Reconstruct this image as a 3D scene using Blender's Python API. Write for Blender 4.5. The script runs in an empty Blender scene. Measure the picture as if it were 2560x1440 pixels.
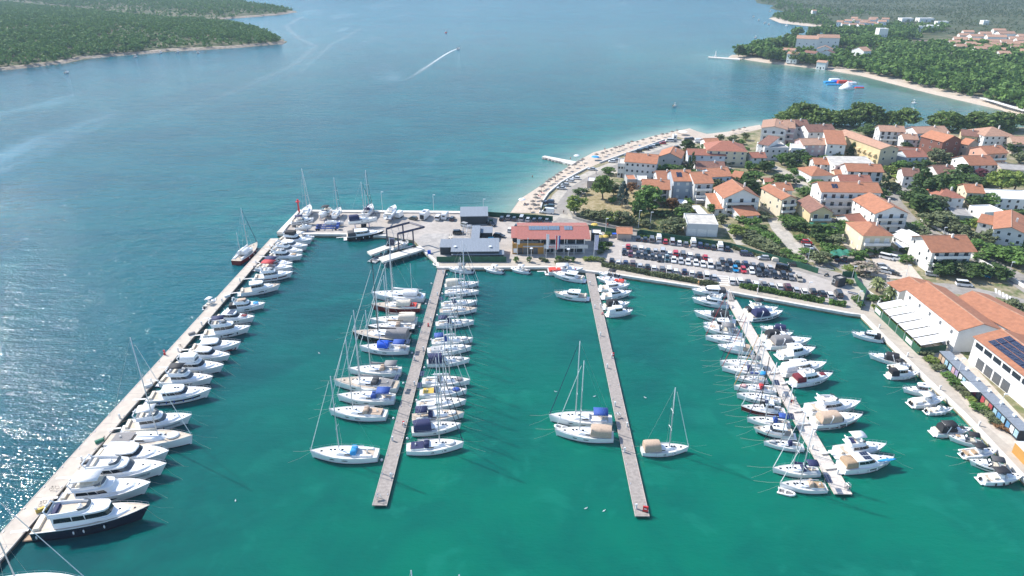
import bpy, math, random
import numpy as np
from mathutils import Vector, Matrix
R = math.radians
rnd = random.Random(7)
sc = bpy.context.scene
col = sc.collection
# ---------------------------------------------------------------- camera, sky, sun, exposure
W, H, F = 2560.0, 1440.0, 1730.0
PITCH, CAMH = R(25.3), 96.0
SP, CP = math.sin(PITCH), math.cos(PITCH)
cd = bpy.data.cameras.new('camera'); cam = bpy.data.objects.new('camera', cd); col.objects.link(cam)
cam.location = (0, 0, CAMH); cam.rotation_euler = (math.pi / 2 - PITCH, 0, 0)
cd.sensor_width = 36; cd.lens = F / W * 36; cd.clip_start = 1; cd.clip_end = 20000
sc.camera = cam
SUN_EL, SUN_AZ = 42.5, -60.0          # degrees; azimuth from +Y, negative towards -X
w = bpy.data.worlds.new('World'); sc.world = w; w.use_nodes = True
nt = w.node_tree; bg = nt.nodes['Background']
sky = nt.nodes.new('ShaderNodeTexSky'); sky.sky_type = 'NISHITA'; sky.sun_disc = False
sky.sun_elevation = R(SUN_EL); sky.sun_rotation = R(SUN_AZ % 360); sky.altitude = 50; sky.dust_density = .35; sky.ozone_density = 2.5
nt.links.new(sky.outputs[0], bg.inputs[0]); bg.inputs[1].default_value = 0.142
ld = bpy.data.lights.new('sun', 'SUN'); sun = bpy.data.objects.new('sun', ld); col.objects.link(sun)
ld.energy = 4.2; ld.angle = R(0.5); ld.color = (1.0, 0.945, 0.87)
S = Vector((math.sin(R(SUN_AZ)) * math.cos(R(SUN_EL)), math.cos(R(SUN_AZ)) * math.cos(R(SUN_EL)), math.sin(R(SUN_EL))))
sun.rotation_euler = S.to_track_quat('Z', 'Y').to_euler(); sun.location = (0, 0, 200)
sc.view_settings.view_transform = 'Standard'; sc.view_settings.look = 'None'
sc.view_settings.exposure = 0.73; sc.view_settings.gamma = 1.0
sc.cycles.max_bounces = 6; sc.cycles.diffuse_bounces = 2; sc.cycles.glossy_bounces = 3
sc.cycles.transmission_bounces = 3; sc.cycles.volume_bounces = 0; sc.cycles.transparent_max_bounces = 6
sc.cycles.sample_clamp_indirect = 4.0
sc.cycles.use_denoising = True
HAZE = 0.00011


def G(px, py, z=0.0):
    """the point at height z seen at photo pixel (px, py)"""
    a, b = (px - 1280.0) / F, (py - 720.0) / F
    d = (CAMH - z) / (SP + CP * b)
    return Vector((a * d, d * (CP - b * SP), z))


def PX(v):
    zc = v[1] * CP + (CAMH - v[2]) * SP
    yc = v[1] * SP - (CAMH - v[2]) * CP
    return (1280 + F * v[0] / zc, 720 - F * yc / zc)


# ---------------------------------------------------------------- mesh helpers
class MB:
    def __init__(s): s.v = []; s.f = []

    def add(s, vs, fs):
        n = len(s.v); s.v += [tuple(v) for v in vs]; s.f += [tuple(i + n for i in f) for f in fs]; return s

    def frus(s, x0, x1, y0, y1, z0, z1, a=0, b=0, c=0, d=None):
        """box whose top is drawn in by a at x0, b at x1, c at y0 and d at y1"""
        d = c if d is None else d
        return s.add([(x0, y0, z0), (x1, y0, z0), (x1, y1, z0), (x0, y1, z0), (x0 + a, y0 + c, z1), (x1 - b, y0 + c, z1), (x1 - b, y1 - d, z1), (x0 + a, y1 - d, z1)],
                     [(3, 2, 1, 0), (4, 5, 6, 7), (0, 1, 5, 4), (1, 2, 6, 5), (2, 3, 7, 6), (3, 0, 4, 7)])

    def box(s, c, d, rz=0.0):
        co, si = math.cos(rz), math.sin(rz); vs = []
        for z in (-1, 1):
            for x, y in ((-1, -1), (1, -1), (1, 1), (-1, 1)):
                lx, ly = x * d[0] / 2, y * d[1] / 2
                vs.append((c[0] + lx * co - ly * si, c[1] + lx * si + ly * co, c[2] + z * d[2] / 2))
        return s.add(vs, [(3, 2, 1, 0), (4, 5, 6, 7), (0, 1, 5, 4), (1, 2, 6, 5), (2, 3, 7, 6), (3, 0, 4, 7)])

    def prism(s, poly, z0, z1, top=None):
        n = len(poly); top = top or poly
        g = lambda p, z: (p[0], p[1], z if len(p) < 3 else p[2])
        s.add([(p[0], p[1], z0) for p in poly] + [(p[0], p[1], z1) for p in top],
              [tuple(reversed(range(n))), tuple(range(n, 2 * n))] + [(i, (i + 1) % n, n + (i + 1) % n, n + i) for i in range(n)])
        return s

    def loft(s, secs, closed=False, caps=False):
        n = len(secs[0]); vs = [p for q in secs for p in q]; fs = []
        for i in range(len(secs) - 1):
            for j in range(n if closed else n - 1):
                k = (j + 1) % n
                fs.append((i * n + j, i * n + k, (i + 1) * n + k, (i + 1) * n + j))
        if caps: fs += [tuple(reversed(range(n))), tuple(range((len(secs) - 1) * n, len(secs) * n))]
        return s.add(vs, fs)

    def tube(s, pts, r, n=5, r1=None):
        pts = [Vector(p) for p in pts]; secs = []
        for i, p in enumerate(pts):
            t = (pts[min(i + 1, len(pts) - 1)] - pts[max(i - 1, 0)])
            t = t.normalized() if t.length > 1e-6 else Vector((0, 0, 1))
            a = t.orthogonal().normalized() if abs(t.z) > .95 else t.cross(Vector((0, 0, 1))).normalized()
            b = t.cross(a); rr = r if r1 is None else r + (r1 - r) * i / (len(pts) - 1)
            secs.append([tuple(p + (a * math.cos(k * 2 * math.pi / n) + b * math.sin(k * 2 * math.pi / n)) * rr) for k in range(n)])
        return s.loft(secs, True, True)

    def ell(s, c, r, n=8, m=5):
        secs = []
        for i in range(m + 1):
            th = math.pi * (i / m * .96 + .02)
            secs.append([(c[0] + r[0] * math.sin(th) * math.cos(2 * math.pi * k / n), c[1] + r[1] * math.sin(th) * math.sin(2 * math.pi * k / n), c[2] - r[2] * math.cos(th)) for k in range(n)])
        return s.loft(secs, True, True)

    def cyl(s, c, r, h, n=10, axis='z', r1=None):
        c = Vector(c); d = {'x': Vector((1, 0, 0)), 'y': Vector((0, 1, 0)), 'z': Vector((0, 0, 1))}[axis] * h / 2
        return s.tube([c - d, c + d], r, n, r1)

    def arch(s, x0, x1, w, z0, z1, n=7, pw=.55, thick=None, x0t=0, x1t=0):
        """canvas shell: a rounded arch across y from z0 up to z1, swept from x0 to x1"""
        secs = []
        for k in range(n + 1):
            a = math.pi * k / n; c, q = math.cos(a), math.sin(a)
            y = w * math.copysign(abs(c) ** pw, c); z = q ** pw
            secs.append((y, z))
        xs = [(x0, .94), (x0 + .15 * (x1 - x0), 1), (x0 + .85 * (x1 - x0), 1), (x1, .94)]
        rows = [[(x + (x0t if i < 2 else -x1t) * z, y * f, z0 + (z1 - z0) * z * f) for (y, z) in secs] for i, (x, f) in enumerate(xs)]
        s.loft(rows)
        s.add(rows[0], [tuple(range(n + 1))]); s.add(rows[-1], [tuple(range(n + 1))])
        return s

    def slab(s, x0, x1, w, z, h, t=.07, n=5):
        """thin curved awning: crown h across y"""
        up = [(y, z + h * (1 - (y / w) ** 2)) for y in [w * (2 * k / n - 1) for k in range(n + 1)]]
        ring = up + [(y, zz - t) for y, zz in reversed(up)]
        return s.loft([[(x, y, zz) for y, zz in ring] for x in (x0, x1)], True, True)

    def mesh(s, name):
        m = bpy.data.meshes.new(name); m.from_pydata(s.v, [], s.f); return m

    def build(s, name, mat, parent=None, smooth=False, label=None):
        m = s.mesh(name); m.materials.append(mat)
        if smooth: m.shade_smooth()
        return link(name, m, parent, label)


def link(name, m, parent=None, label=None):
    o = bpy.data.objects.new(name, m); col.objects.link(o)
    if parent: o.parent = parent
    if label: o['label'] = label
    return o


def thing(name, label, cat, loc=(0, 0, 0), rz=0.0, group=None):
    o = bpy.data.objects.new(name, None); col.objects.link(o); o.location = loc; o.rotation_euler = (0, 0, rz)
    o.empty_display_size = .5
    return tag(o, label, cat, group)


def tag(o, label, cat, group=None):
    o['label'] = label; o['category'] = cat
    if group: o['group'] = group
    return o


def struct(o, kind='structure', label=None):
    o['kind'] = kind
    if label: o['label'] = label
    return o


def npmesh(name, V, Fq, mat, kind=None):
    """fast mesh from an (n,3) array and an (m,k) face array"""
    m = bpy.data.meshes.new(name); n, k = Fq.shape
    m.vertices.add(len(V)); m.vertices.foreach_set('co', V.astype(np.float32).ravel())
    m.loops.add(n * k); m.loops.foreach_set('vertex_index', Fq.astype(np.int32).ravel())
    m.polygons.add(n); m.polygons.foreach_set('loop_start', np.arange(0, n * k, k, dtype=np.int32)); m.polygons.foreach_set('loop_total', np.full(n, k, dtype=np.int32))
    m.update(calc_edges=True); m.materials.append(mat)
    return m


WORDS = 'zeroth first second third fourth fifth sixth seventh eighth ninth tenth eleventh twelfth thirteenth fourteenth fifteenth sixteenth seventeenth eighteenth nineteenth twentieth'.split()
def nth(n):
    if n <= 20: return WORDS[n]
    tens = {20: 'twenty', 30: 'thirty', 40: 'forty', 50: 'fifty', 60: 'sixty', 70: 'seventy'}
    t = n // 10 * 10
    return tens[t] + '-' + WORDS[n - t] if n % 10 else {30: 'thirtieth', 40: 'fortieth', 50: 'fiftieth', 60: 'sixtieth'}[t]
NUM = 'zero one two three four five six seven eight nine ten eleven twelve thirteen fourteen fifteen sixteen'.split()


def uniquify(items):
    """items: [(object, label)]; look-alikes are told apart by their order seen from the left"""
    by = {}
    for o, l in items: by.setdefault(l, []).append(o)
    for l, os in by.items():
        if len(os) == 1: os[0]['label'] = l; continue
        os.sort(key=lambda o: PX(o.location)[0])
        for i, o in enumerate(os):
            o['label'] = l + (', left one of two' if i == 0 else ', right one of two') if len(os) == 2 else l + ', ' + nth(i + 1) + ' from left'


# ---------------------------------------------------------------- materials
M = {}
def mk(name, c, rough=.55, metal=0.0, var=.1, scale=2.0, spec=.5, bump=0.0, coords='Object', rand=0.0, coat=0.0):
    m = bpy.data.materials.new(name); m.use_nodes = True; t = m.node_tree; b = t.nodes['Principled BSDF']
    b.inputs['Roughness'].default_value = rough; b.inputs['Metallic'].default_value = metal; b.inputs['Specular IOR Level'].default_value = spec
    if coat: b.inputs['Coat Weight'].default_value = coat; b.inputs['Coat Roughness'].default_value = .08
    tc = t.nodes.new('ShaderNodeTexCoord'); nz = t.nodes.new('ShaderNodeTexNoise'); nz.inputs['Scale'].default_value = scale; nz.inputs['Detail'].default_value = 5
    t.links.new(tc.outputs[coords], nz.inputs['Vector'])
    mr = t.nodes.new('ShaderNodeMapRange'); mr.inputs[1].default_value = .3; mr.inputs[2].default_value = .7; mr.inputs[3].default_value = 1 - var; mr.inputs[4].default_value = 1 + var
    t.links.new(nz.outputs['Fac'], mr.inputs[0])
    hs = t.nodes.new('ShaderNodeHueSaturation'); hs.inputs['Color'].default_value = (*c, 1)
    t.links.new(mr.outputs[0], hs.inputs['Value']); t.links.new(hs.outputs[0], b.inputs['Base Color'])
    if rand:
        oi = t.nodes.new('ShaderNodeObjectInfo'); m2 = t.nodes.new('ShaderNodeMapRange'); m2.inputs[3].default_value = 1 - rand; m2.inputs[4].default_value = 1 + rand
        t.links.new(oi.outputs['Random'], m2.inputs[0]); mu = t.nodes.new('ShaderNodeMath'); mu.operation = 'MULTIPLY'
        t.links.new(m2.outputs[0], mu.inputs[0]); t.links.new(mr.outputs[0], mu.inputs[1]); t.links.new(mu.outputs[0], hs.inputs['Value'])
    if bump:
        bp = t.nodes.new('ShaderNodeBump'); bp.inputs['Strength'].default_value = bump; bp.inputs['Distance'].default_value = .1
        t.links.new(nz.outputs['Fac'], bp.inputs['Height']); t.links.new(bp.outputs[0], b.inputs['Normal'])
    M[name] = m
    return m


def bands(name, c, c2, period, axis=0, rough=.6, width=.12, var=.12, scale=1.5, coords='Object'):
    """a surface crossed by regular dark lines (planks, tiles, standing seams) along one of its own axes"""
    m = mk(name, c, rough, var=var, scale=scale, coords=coords); t = m.node_tree; b = t.nodes['Principled BSDF']
    src = b.inputs['Base Color'].links[0].from_socket
    tc = t.nodes.new('ShaderNodeTexCoord'); sx = t.nodes.new('ShaderNodeSeparateXYZ'); t.links.new(tc.outputs[coords], sx.inputs[0])
    d = t.nodes.new('ShaderNodeMath'); d.operation = 'DIVIDE'; d.inputs[1].default_value = period; t.links.new(sx.outputs[axis], d.inputs[0])
    fr = t.nodes.new('ShaderNodeMath'); fr.operation = 'FRACT'; t.links.new(d.outputs[0], fr.inputs[0])
    ls = t.nodes.new('ShaderNodeMath'); ls.operation = 'LESS_THAN'; ls.inputs[1].default_value = width; t.links.new(fr.outputs[0], ls.inputs[0])
    mx = t.nodes.new('ShaderNodeMixRGB'); mx.inputs[2].default_value = (*c2, 1)
    t.links.new(ls.outputs[0], mx.inputs[0]); t.links.new(src, mx.inputs[1]); t.links.new(mx.outputs[0], b.inputs['Base Color'])
    return m


mk('gelcoat', (.86, .86, .85), .22, var=.03, scale=.6, coat=.3)
mk('offwhite', (.72, .70, .66), .4, var=.05)
mk('greyhull', (.38, .40, .42), .3, var=.05)
mk('navyhull', (.012, .016, .035), .15, var=.1, coat=.5)
mk('blackhull', (.018, .018, .02), .2, var=.1)
mk('redhull', (.20, .018, .015), .25, var=.1)
mk('maroon', (.13, .012, .018), .3, var=.1)
mk('bluehull', (.02, .12, .42), .3, var=.1)
mk('brownhull', (.13, .045, .03), .3, var=.1)
mk('glass', (.012, .016, .022), .06, var=.2, spec=.6)
mk('greyglass', (.10, .11, .12), .25, var=.1)
mk('steel', (.62, .63, .64), .3, metal=.6, var=.05)
mk('alu', (.58, .59, .60), .4, metal=.3, var=.05)
mk('blackmast', (.02, .02, .022), .4)
mk('rope', (.50, .47, .38), .8)
mk('rubber', (.02, .02, .022), .7)
for n_, c_ in dict(navy=(.016, .022, .085), blue=(.02, .07, .30), brightblue=(.01, .10, .62), skyblue=(.03, .30, .62), beige=(.50, .37, .27), cream=(.66, .59, .48), black=(.022, .022, .026),
                   grey=(.22, .21, .21), white=(.80, .79, .77), red=(.42, .03, .035), redbright=(.62, .06, .04), burgundy=(.16, .015, .025), darkgrey=(.07, .07, .075), green=(.02, .16, .10),
                   yellow=(.60, .42, .08), lightgrey=(.45, .45, .45), tan=(.42, .29, .18), orange=(.62, .28, .04), pink=(.7, .4, .38)).items():
    mk('cv_' + n_, c_, .75, var=.12, scale=3)
bands('teak', (.40, .25, .14), (.16, .10, .06), .25, 1, .6, .12)
bands('paletrim', (.54, .45, .35), (.32, .25, .18), .25, 1, .6, .12)
bands('solar', (.018, .026, .06), (.30, .32, .36), .55, 0, .15, .07)
# ---------------------------------------------------------------- setting: water, land, quays, roads
ZQ = 1.2
def pxpoly(pts, z): return [tuple(G(x, y, z))[:2] for x, y in pts]
def sheet(name, pts, z, mat, z0=None):
    b = MB()
    if z0 is None:
        b.add([tuple(G(x, y, z)) for x, y in pts], [tuple(range(len(pts)))])
    else:
        b.prism(pxpoly(pts, z), z0, z)
    return struct(b.build(name, mat))
def ribbon(name, pts, width, z, mat):
    P = [G(x, y, z) for x, y in pts]; L, Rr = [], []
    for i, p in enumerate(P):
        t = P[min(i + 1, len(P) - 1)] - P[max(i - 1, 0)]; n = Vector((-t.y, t.x, 0)).normalized() * width / 2
        L.append(p + n); Rr.append(p - n)
    b = MB(); b.loft([[tuple(a), tuple(c)] for a, c in zip(L, Rr)])
    return struct(b.build(name, mat))

BEACH_W = [(1277, 532), (1302, 497), (1345, 469), (1390, 439), (1424, 414), (1440, 405), (1484, 381), (1559, 362), (1634, 340), (1690, 328), (1724, 321), (1742, 328), (1767, 335), (1821, 329), (1866, 318), (1900, 312)]
BEACH_I = [(1349, 534), (1356, 506), (1371, 484), (1403, 457), (1440, 436), (1471, 420), (1499, 408), (1587, 377), (1662, 350), (1690, 341), (1712, 334), (1725, 338), (1761, 347), (1821, 341), (1866, 331), (1905, 322)]
QUAY = [(693, 585), (869, 586), (965, 590), (1000, 596), (1035, 601), (1058, 627), (1091, 656), (1092, 669), (1371, 668), (1464, 677), (1552, 688), (1780, 723), (1830, 731), (2120, 783), (2153, 787), (2298, 932), (2407, 1034), (2560, 1197), (2800, 1450)]
BACK = [(4000, 1450), (4000, 312), (2700, 308), (2560, 318), (2440, 322), (2340, 324), (2262, 323), (2100, 312), (1960, 312), (1905, 322)]
near_land = [tuple(G(x, y, ZQ)) for x, y in QUAY + BACK + BEACH_I[::-1][1:] + [(1220, 532), (1116, 530), (747, 527)]]

# --- water: one grid, finer near the marina, carrying how shallow and how sheltered it is
def seg_dist(X, Y, pts):
    D = np.full(X.shape, 1e9)
    for (ax, ay), (bx, by) in zip(pts[:-1], pts[1:]):
        dx, dy = bx - ax, by - ay; t = np.clip(((X - ax) * dx + (Y - ay) * dy) / (dx * dx + dy * dy + 1e-9), 0, 1)
        D = np.minimum(D, np.hypot(X - ax - t * dx, Y - ay - t * dy))
    return D
def axis(lo, hi, step, far_lo, far_hi):
    a = list(np.arange(lo, hi, step)); s = step
    while a[-1] < far_hi: s *= 1.12; a.append(a[-1] + s)
    s = step
    while a[0] > far_lo: s *= 1.12; a.insert(0, a[0] - s)
    return np.array(a)
ax = axis(-160, 330, 3.0, -6000, 6000); ay = axis(70, 640, 3.5, -60, 9000)
XX, YY = np.meshgrid(ax, ay)
beach = [tuple(G(x, y))[:2] for x, y in BEACH_W]
FAR_BEACH = [(2800, 400), (2560, 295), (2509, 275), (2332, 234), (2156, 189), (2060, 173), (1919, 157), (1860, 148)]
SAFE = [tuple(G(x, y))[:2] for x, y in [(2262, 325), (2400, 326), (2600, 322)]]
d1 = seg_dist(XX, YY, beach); d2 = seg_dist(XX, YY, [tuple(G(x, y))[:2] for x, y in FAR_BEACH]); d3 = seg_dist(XX, YY, SAFE)
seawall = seg_dist(XX, YY, [tuple(G(x, y))[:2] for x, y in [(747, 527), (1277, 532)]])
shallow = np.maximum.reduce([np.exp(-(d1 / 10) ** 1.2), .8 * np.exp(-d2 / 30), .6 * np.exp(-d3 / 22)])
mid = np.maximum.reduce([np.exp(-d1 / 60), .75 * np.exp(-seawall / 50), .8 * np.exp(-d2 / 90)])
# the sheltered basin lies on the village side of the breakwater line
a0, a1 = G(-120, 1470), G(693, 596)
sd = ((a1.x - a0.x) * (YY - a0.y) - (a1.y - a0.y) * (XX - a0.x)) / math.hypot(a1.x - a0.x, a1.y - a0.y)
basin = np.clip(-sd / 6 + .3, 0, 1) * np.clip((G(900, 585).y - YY) / 6 + .5, 0, 1)
glow = basin * np.clip((G(900, 700).y - YY) / 90, 0, 1) * np.clip((-sd - 12) / 55, 0, 1)
for gx, gy, gr, gk in ((1610, 800, 34, .75), (1330, 900, 30, .4), (2150, 1010, 26, .35), (2300, 1250, 30, .6)):   # paler sandy places of the basin floor
    gp = G(gx, gy); glow = np.maximum(glow, gk * basin * np.exp(-((XX - gp.x) ** 2 + (YY - gp.y) ** 2) / gr ** 2))
gridV = np.stack([XX, YY, np.zeros_like(XX)], -1).reshape(-1, 3)
ny, nx = XX.shape; ii = np.arange(ny * nx).reshape(ny, nx)
gridF = np.stack([ii[:-1, :-1], ii[:-1, 1:], ii[1:, 1:], ii[1:, :-1]], -1).reshape(-1, 4)

wm = bpy.data.materials.new('sea_water'); wm.use_nodes = True; t = wm.node_tree; B_ = t.nodes['Principled BSDF']
def N(t, k, **kw):
    n = t.nodes.new(k)
    for a, v in kw.items(): setattr(n, a, v)
    return n
def attr(nm): n = N(t, 'ShaderNodeAttribute'); n.attribute_name = nm; return n.outputs['Fac']
def mixc(fac, a, b):
    n = N(t, 'ShaderNodeMixRGB')
    for i, s in ((0, fac), (1, a), (2, b)):
        if isinstance(s, (tuple, float, int)): n.inputs[i].default_value = (*s, 1) if isinstance(s, tuple) else s
        else: t.links.new(s, n.inputs[i])
    return n.outputs[0]
def mth(op, a, b=0.0, clamp=False):
    n = N(t, 'ShaderNodeMath', operation=op, use_clamp=clamp)
    for i, s in ((0, a), (1, b)):
        if isinstance(s, (float, int)): n.inputs[i].default_value = s
        else: t.links.new(s, n.inputs[i])
    return n.outputs[0]
geo = N(t, 'ShaderNodeNewGeometry').outputs['Position']
def noise(scale, detail=3, rough=.5, sx=1, sy=1, rz=0.0, dist=0.0):
    mp = N(t, 'ShaderNodeMapping'); mp.inputs['Scale'].default_value = (sx, sy, 1); mp.inputs['Rotation'].default_value = (0, 0, rz); t.links.new(geo, mp.inputs['Vector'])
    n = N(t, 'ShaderNodeTexNoise'); n.inputs['Scale'].default_value = scale; n.inputs['Detail'].default_value = detail; n.inputs['Roughness'].default_value = rough; n.inputs['Distortion'].default_value = dist
    t.links.new(mp.outputs[0], n.inputs['Vector']); return n.outputs['Fac']
def ramp(s, a, b, lo=0.0, hi=1.0):
    n = N(t, 'ShaderNodeMapRange'); t.links.new(s, n.inputs[0])
    for i, v in ((1, a), (2, b), (3, lo), (4, hi)): n.inputs[i].default_value = v
    return n.outputs[0]
big = noise(.018, 3, .5); patch = noise(.045, 4, .6, dist=.4); weed = noise(.03, 5, .65, 1, 2.2)
SEA1, SEA2, MIDC, BAS1, BAS2, GLOW, SAND = (.001, .068, .096), (.001, .096, .122), (.003, .185, .170), (.001, .070, .076), (.001, .104, .098), (.0006, .150, .098), (.20, .27, .205)
c = mixc(ramp(big, .35, .65), SEA1, SEA2)
c = mixc(mth('MULTIPLY', attr('mid'), ramp(weed, .42, .58, .35, 1.0)), c, MIDC)
bas = mixc(ramp(patch, .4, .65), BAS1, BAS2)
bas = mixc(mth('MULTIPLY', attr('glow'), ramp(patch, .3, .6, .55, 1.0)), bas, GLOW)
bas = mixc(mth('MULTIPLY', attr('glow'), ramp(noise(.11, 3, .55, dist=.6), .56, .68, 0, .34)), bas, (.010, .21, .15))
c = mixc(attr('basin'), c, bas)
c = mixc(attr('shallow'), c, SAND)
# pale trails left by boats far out
tr = ramp(noise(.006, 4, .6, 1, .22, R(-24), dist=1.6), .56, .66)
trail = mth('MULTIPLY', tr, mth('SUBTRACT', 1.0, attr('basin')))
t.links.new(c, B_.inputs['Base Color'])
B_.subsurface_method = 'RANDOM_WALK' if hasattr(B_, 'subsurface_method') else None; B_.inputs['Subsurface Weight'].default_value = 1.0; B_.inputs['Subsurface Radius'].default_value = (.4, 1.0, .9); B_.inputs['Subsurface Scale'].default_value = 3.2
B_.inputs['IOR'].default_value = 1.33; B_.inputs['Specular IOR Level'].default_value = .32
sepx = N(t, 'ShaderNodeSeparateXYZ'); t.links.new(geo, sepx.inputs[0])   # waves too small to resolve far out act as roughness
t.links.new(mth('SUBTRACT', ramp(sepx.outputs['Y'], 300, 1300, .06, .25), mth('MULTIPLY', trail, .02)), B_.inputs['Roughness'])
wv = mth('ADD', mth('ADD', mth('MULTIPLY', noise(.30, 3, .55, .45, 1.35, R(14)), .8), mth('MULTIPLY', noise(.10, 2, .5, .45, 1.3, R(8)), 1.3)), mth('MULTIPLY', noise(1.3, 2, .6, .7, 1.2, R(-20)), .34))
amp = mth('MULTIPLY', ramp(attr('basin'), 0, 1, 1.0, .2), ramp(trail, 0, 1, 1.0, .35))
amp = mth('MULTIPLY', amp, ramp(attr('shallow'), 0, .6, 1.0, .3))
bp = N(t, 'ShaderNodeBump'); bp.inputs['Distance'].default_value = .72; t.links.new(amp, bp.inputs['Strength']); t.links.new(wv, bp.inputs['Height'])
t.links.new(bp.outputs[0], B_.inputs['Normal'])
wmesh = npmesh('water', gridV, gridF, wm)
for nm, A in (('shallow', shallow), ('mid', mid), ('basin', basin), ('glow', glow)):
    at = wmesh.attributes.new(nm, 'FLOAT', 'POINT'); at.data.foreach_set('value', A.astype(np.float32).ravel())
struct(link('water', wmesh), label='blue green sea water, rippled outside and smooth emerald inside the marina')

# --- land
def ground_mat(name, c1, c2, c3, s1, s2, rough=.9):
    m = bpy.data.materials.new(name); m.use_nodes = True; t2 = m.node_tree; b = t2.nodes['Principled BSDF']; b.inputs['Roughness'].default_value = rough; b.inputs['Specular IOR Level'].default_value = .2
    g = t2.nodes.new('ShaderNodeNewGeometry'); cols = [c1, c2, c3]; prev = None
    for k, s in enumerate((s1, s2)):
        n = t2.nodes.new('ShaderNodeTexNoise'); n.inputs['Scale'].default_value = s; n.inputs['Detail'].default_value = 6; n.inputs['Roughness'].default_value = .65; t2.links.new(g.outputs['Position'], n.inputs['Vector'])
        mr = t2.nodes.new('ShaderNodeMapRange'); mr.inputs[1].default_value = .42; mr.inputs[2].default_value = .6; t2.links.new(n.outputs['Fac'], mr.inputs[0])
        mx = t2.nodes.new('ShaderNodeMixRGB'); t2.links.new(mr.outputs[0], mx.inputs[0]); mx.inputs[2].default_value = (*cols[k + 1], 1)
        if prev is None: mx.inputs[1].default_value = (*c1, 1)
        else: t2.links.new(prev, mx.inputs[1])
        prev = mx.outputs[0]
    t2.links.new(prev, b.inputs['Base Color']); M[name] = m; return m
ground_mat('earth', (.24, .21, .12), (.10, .135, .045), (.33, .28, .19), .06, .35)
ground_mat('grassy', (.10, .13, .04), (.055, .085, .022), (.22, .19, .09), .12, .5)
ground_mat('drygrass', (.33, .26, .14), (.20, .17, .07), (.38, .31, .19), .09, .6)
ground_mat('concrete', (.40, .375, .345), (.46, .43, .395), (.34, .32, .30), .05, .5)
ground_mat('palequay', (.46, .405, .335), (.51, .45, .375), (.42, .37, .31), .06, .7)
ground_mat('yardslab', (.43, .385, .34), (.49, .445, .40), (.37, .335, .30), .05, .4)
ground_mat('lot', (.44, .40, .36), (.49, .445, .405), (.39, .355, .32), .05, .6)
ground_mat('asphalt', (.32, .295, .265), (.37, .34, .305), (.27, .25, .225), .05, .5)
ground_mat('drive', (.46, .42, .36), (.53, .48, .41), (.38, .35, .30), .09, .6)
ground_mat('shingle', (.50, .42, .345), (.56, .475, .39), (.44, .37, .30), .12, .9)
ground_mat('courtyard', (.56, .49, .41), (.62, .55, .46), (.5, .44, .37), .1, .7)
mk('wallstone', (.33, .31, .28), .85, var=.25, scale=1.5)
mk('whitewall', (.74, .72, .68), .7, var=.06, scale=.5)
mk('concretewall', (.50, .47, .42), .85, var=.15, scale=.8)
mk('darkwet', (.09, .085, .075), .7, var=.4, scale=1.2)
b = MB(); b.prism([p[:2] for p in near_land], -1.4, ZQ); o = struct(b.build('ground', M['earth']))
MAR = QUAY[:7] + [(1091, 669)] + QUAY[8:15] + [(2168, 770), (2140, 735), (2119, 712), (2063, 693), (1990, 672), (1905, 653), (1828, 618), (1780, 606), (1700, 594), (1600, 579), (1560, 600), (1540, 582), (1450, 566), (1385, 560), (1382, 545), (1220, 532), (1116, 530), (747, 527)]
sheet('marina_ground', MAR, ZQ + .004, M['yardslab'])
sheet('parking_ground', [(1500, 640), (1520, 612), (1595, 583), (1828, 620), (1905, 655), (2062, 695), (2130, 737), (2146, 772), (2120, 768), (1820, 716), (1502, 668)], ZQ + .008, M['lot'])
PROM = [(1093, 668), (1371, 667), (1464, 676), (1552, 687), (1780, 722), (1830, 730), (2120, 782), (2153, 786), (2166, 772), (2125, 763), (1835, 711), (1792, 704), (1500, 660), (1450, 645), (1266, 645), (1093, 646)]
sheet('promenade', PROM, ZQ + .012, M['palequay'])
sheet('shop_promenade', [(2154, 786), (2298, 931), (2407, 1033), (2562, 1196), (2640, 1280), (2640, 1200), (2560, 1105), (2330, 862), (2190, 758), (2170, 762)], ZQ + .008, M['palequay'])
def edge_strip(name, pts, width, z, mat, h=.06):
    """the pale coping along a quay edge, a real kerb standing on the quay"""
    P = [G(x, y, z) for x, y in pts]; rows = []
    for i, p in enumerate(P):
        tt = P[min(i + 1, len(P) - 1)] - P[max(i - 1, 0)]; n = Vector((-tt.y, tt.x, 0)).normalized()
        a, c2 = p - n * .12, p + n * width
        rows.append([(a.x, a.y, z - .7), (a.x, a.y, z + h), (c2.x, c2.y, z + h), (c2.x, c2.y, z - .02)])
    return struct(MB().loft(rows).build(name, mat))
mk('coping', (.66, .62, .56), .8, var=.12, scale=.7)
edge_strip('quay_kerb', [(1093, 669), (1371, 668), (1464, 677), (1552, 688), (1780, 723), (1830, 731), (2120, 783), (2153, 787), (2298, 932), (2407, 1034), (2560, 1197), (2700, 1345)], .9, ZQ, M['coping'])
edge_strip('yard_kerb', [(693, 585), (869, 586), (965, 590)], 1.3, ZQ, M['coping'], .12)
edge_strip('basin_kerb', [(1058, 627), (1091, 656), (1092, 667)], .8, ZQ, M['coping'], .1)
edge_strip('sea_kerb', [(1220, 532), (1116, 530), (747, 527), (693, 584)], 2.2, ZQ, M['coping'], .5)
sheet('slipway_ground', [(1062, 584), (1240, 583), (1262, 642), (1095, 645), (1060, 626), (1037, 601)], ZQ + .012, M['concrete'])
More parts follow.
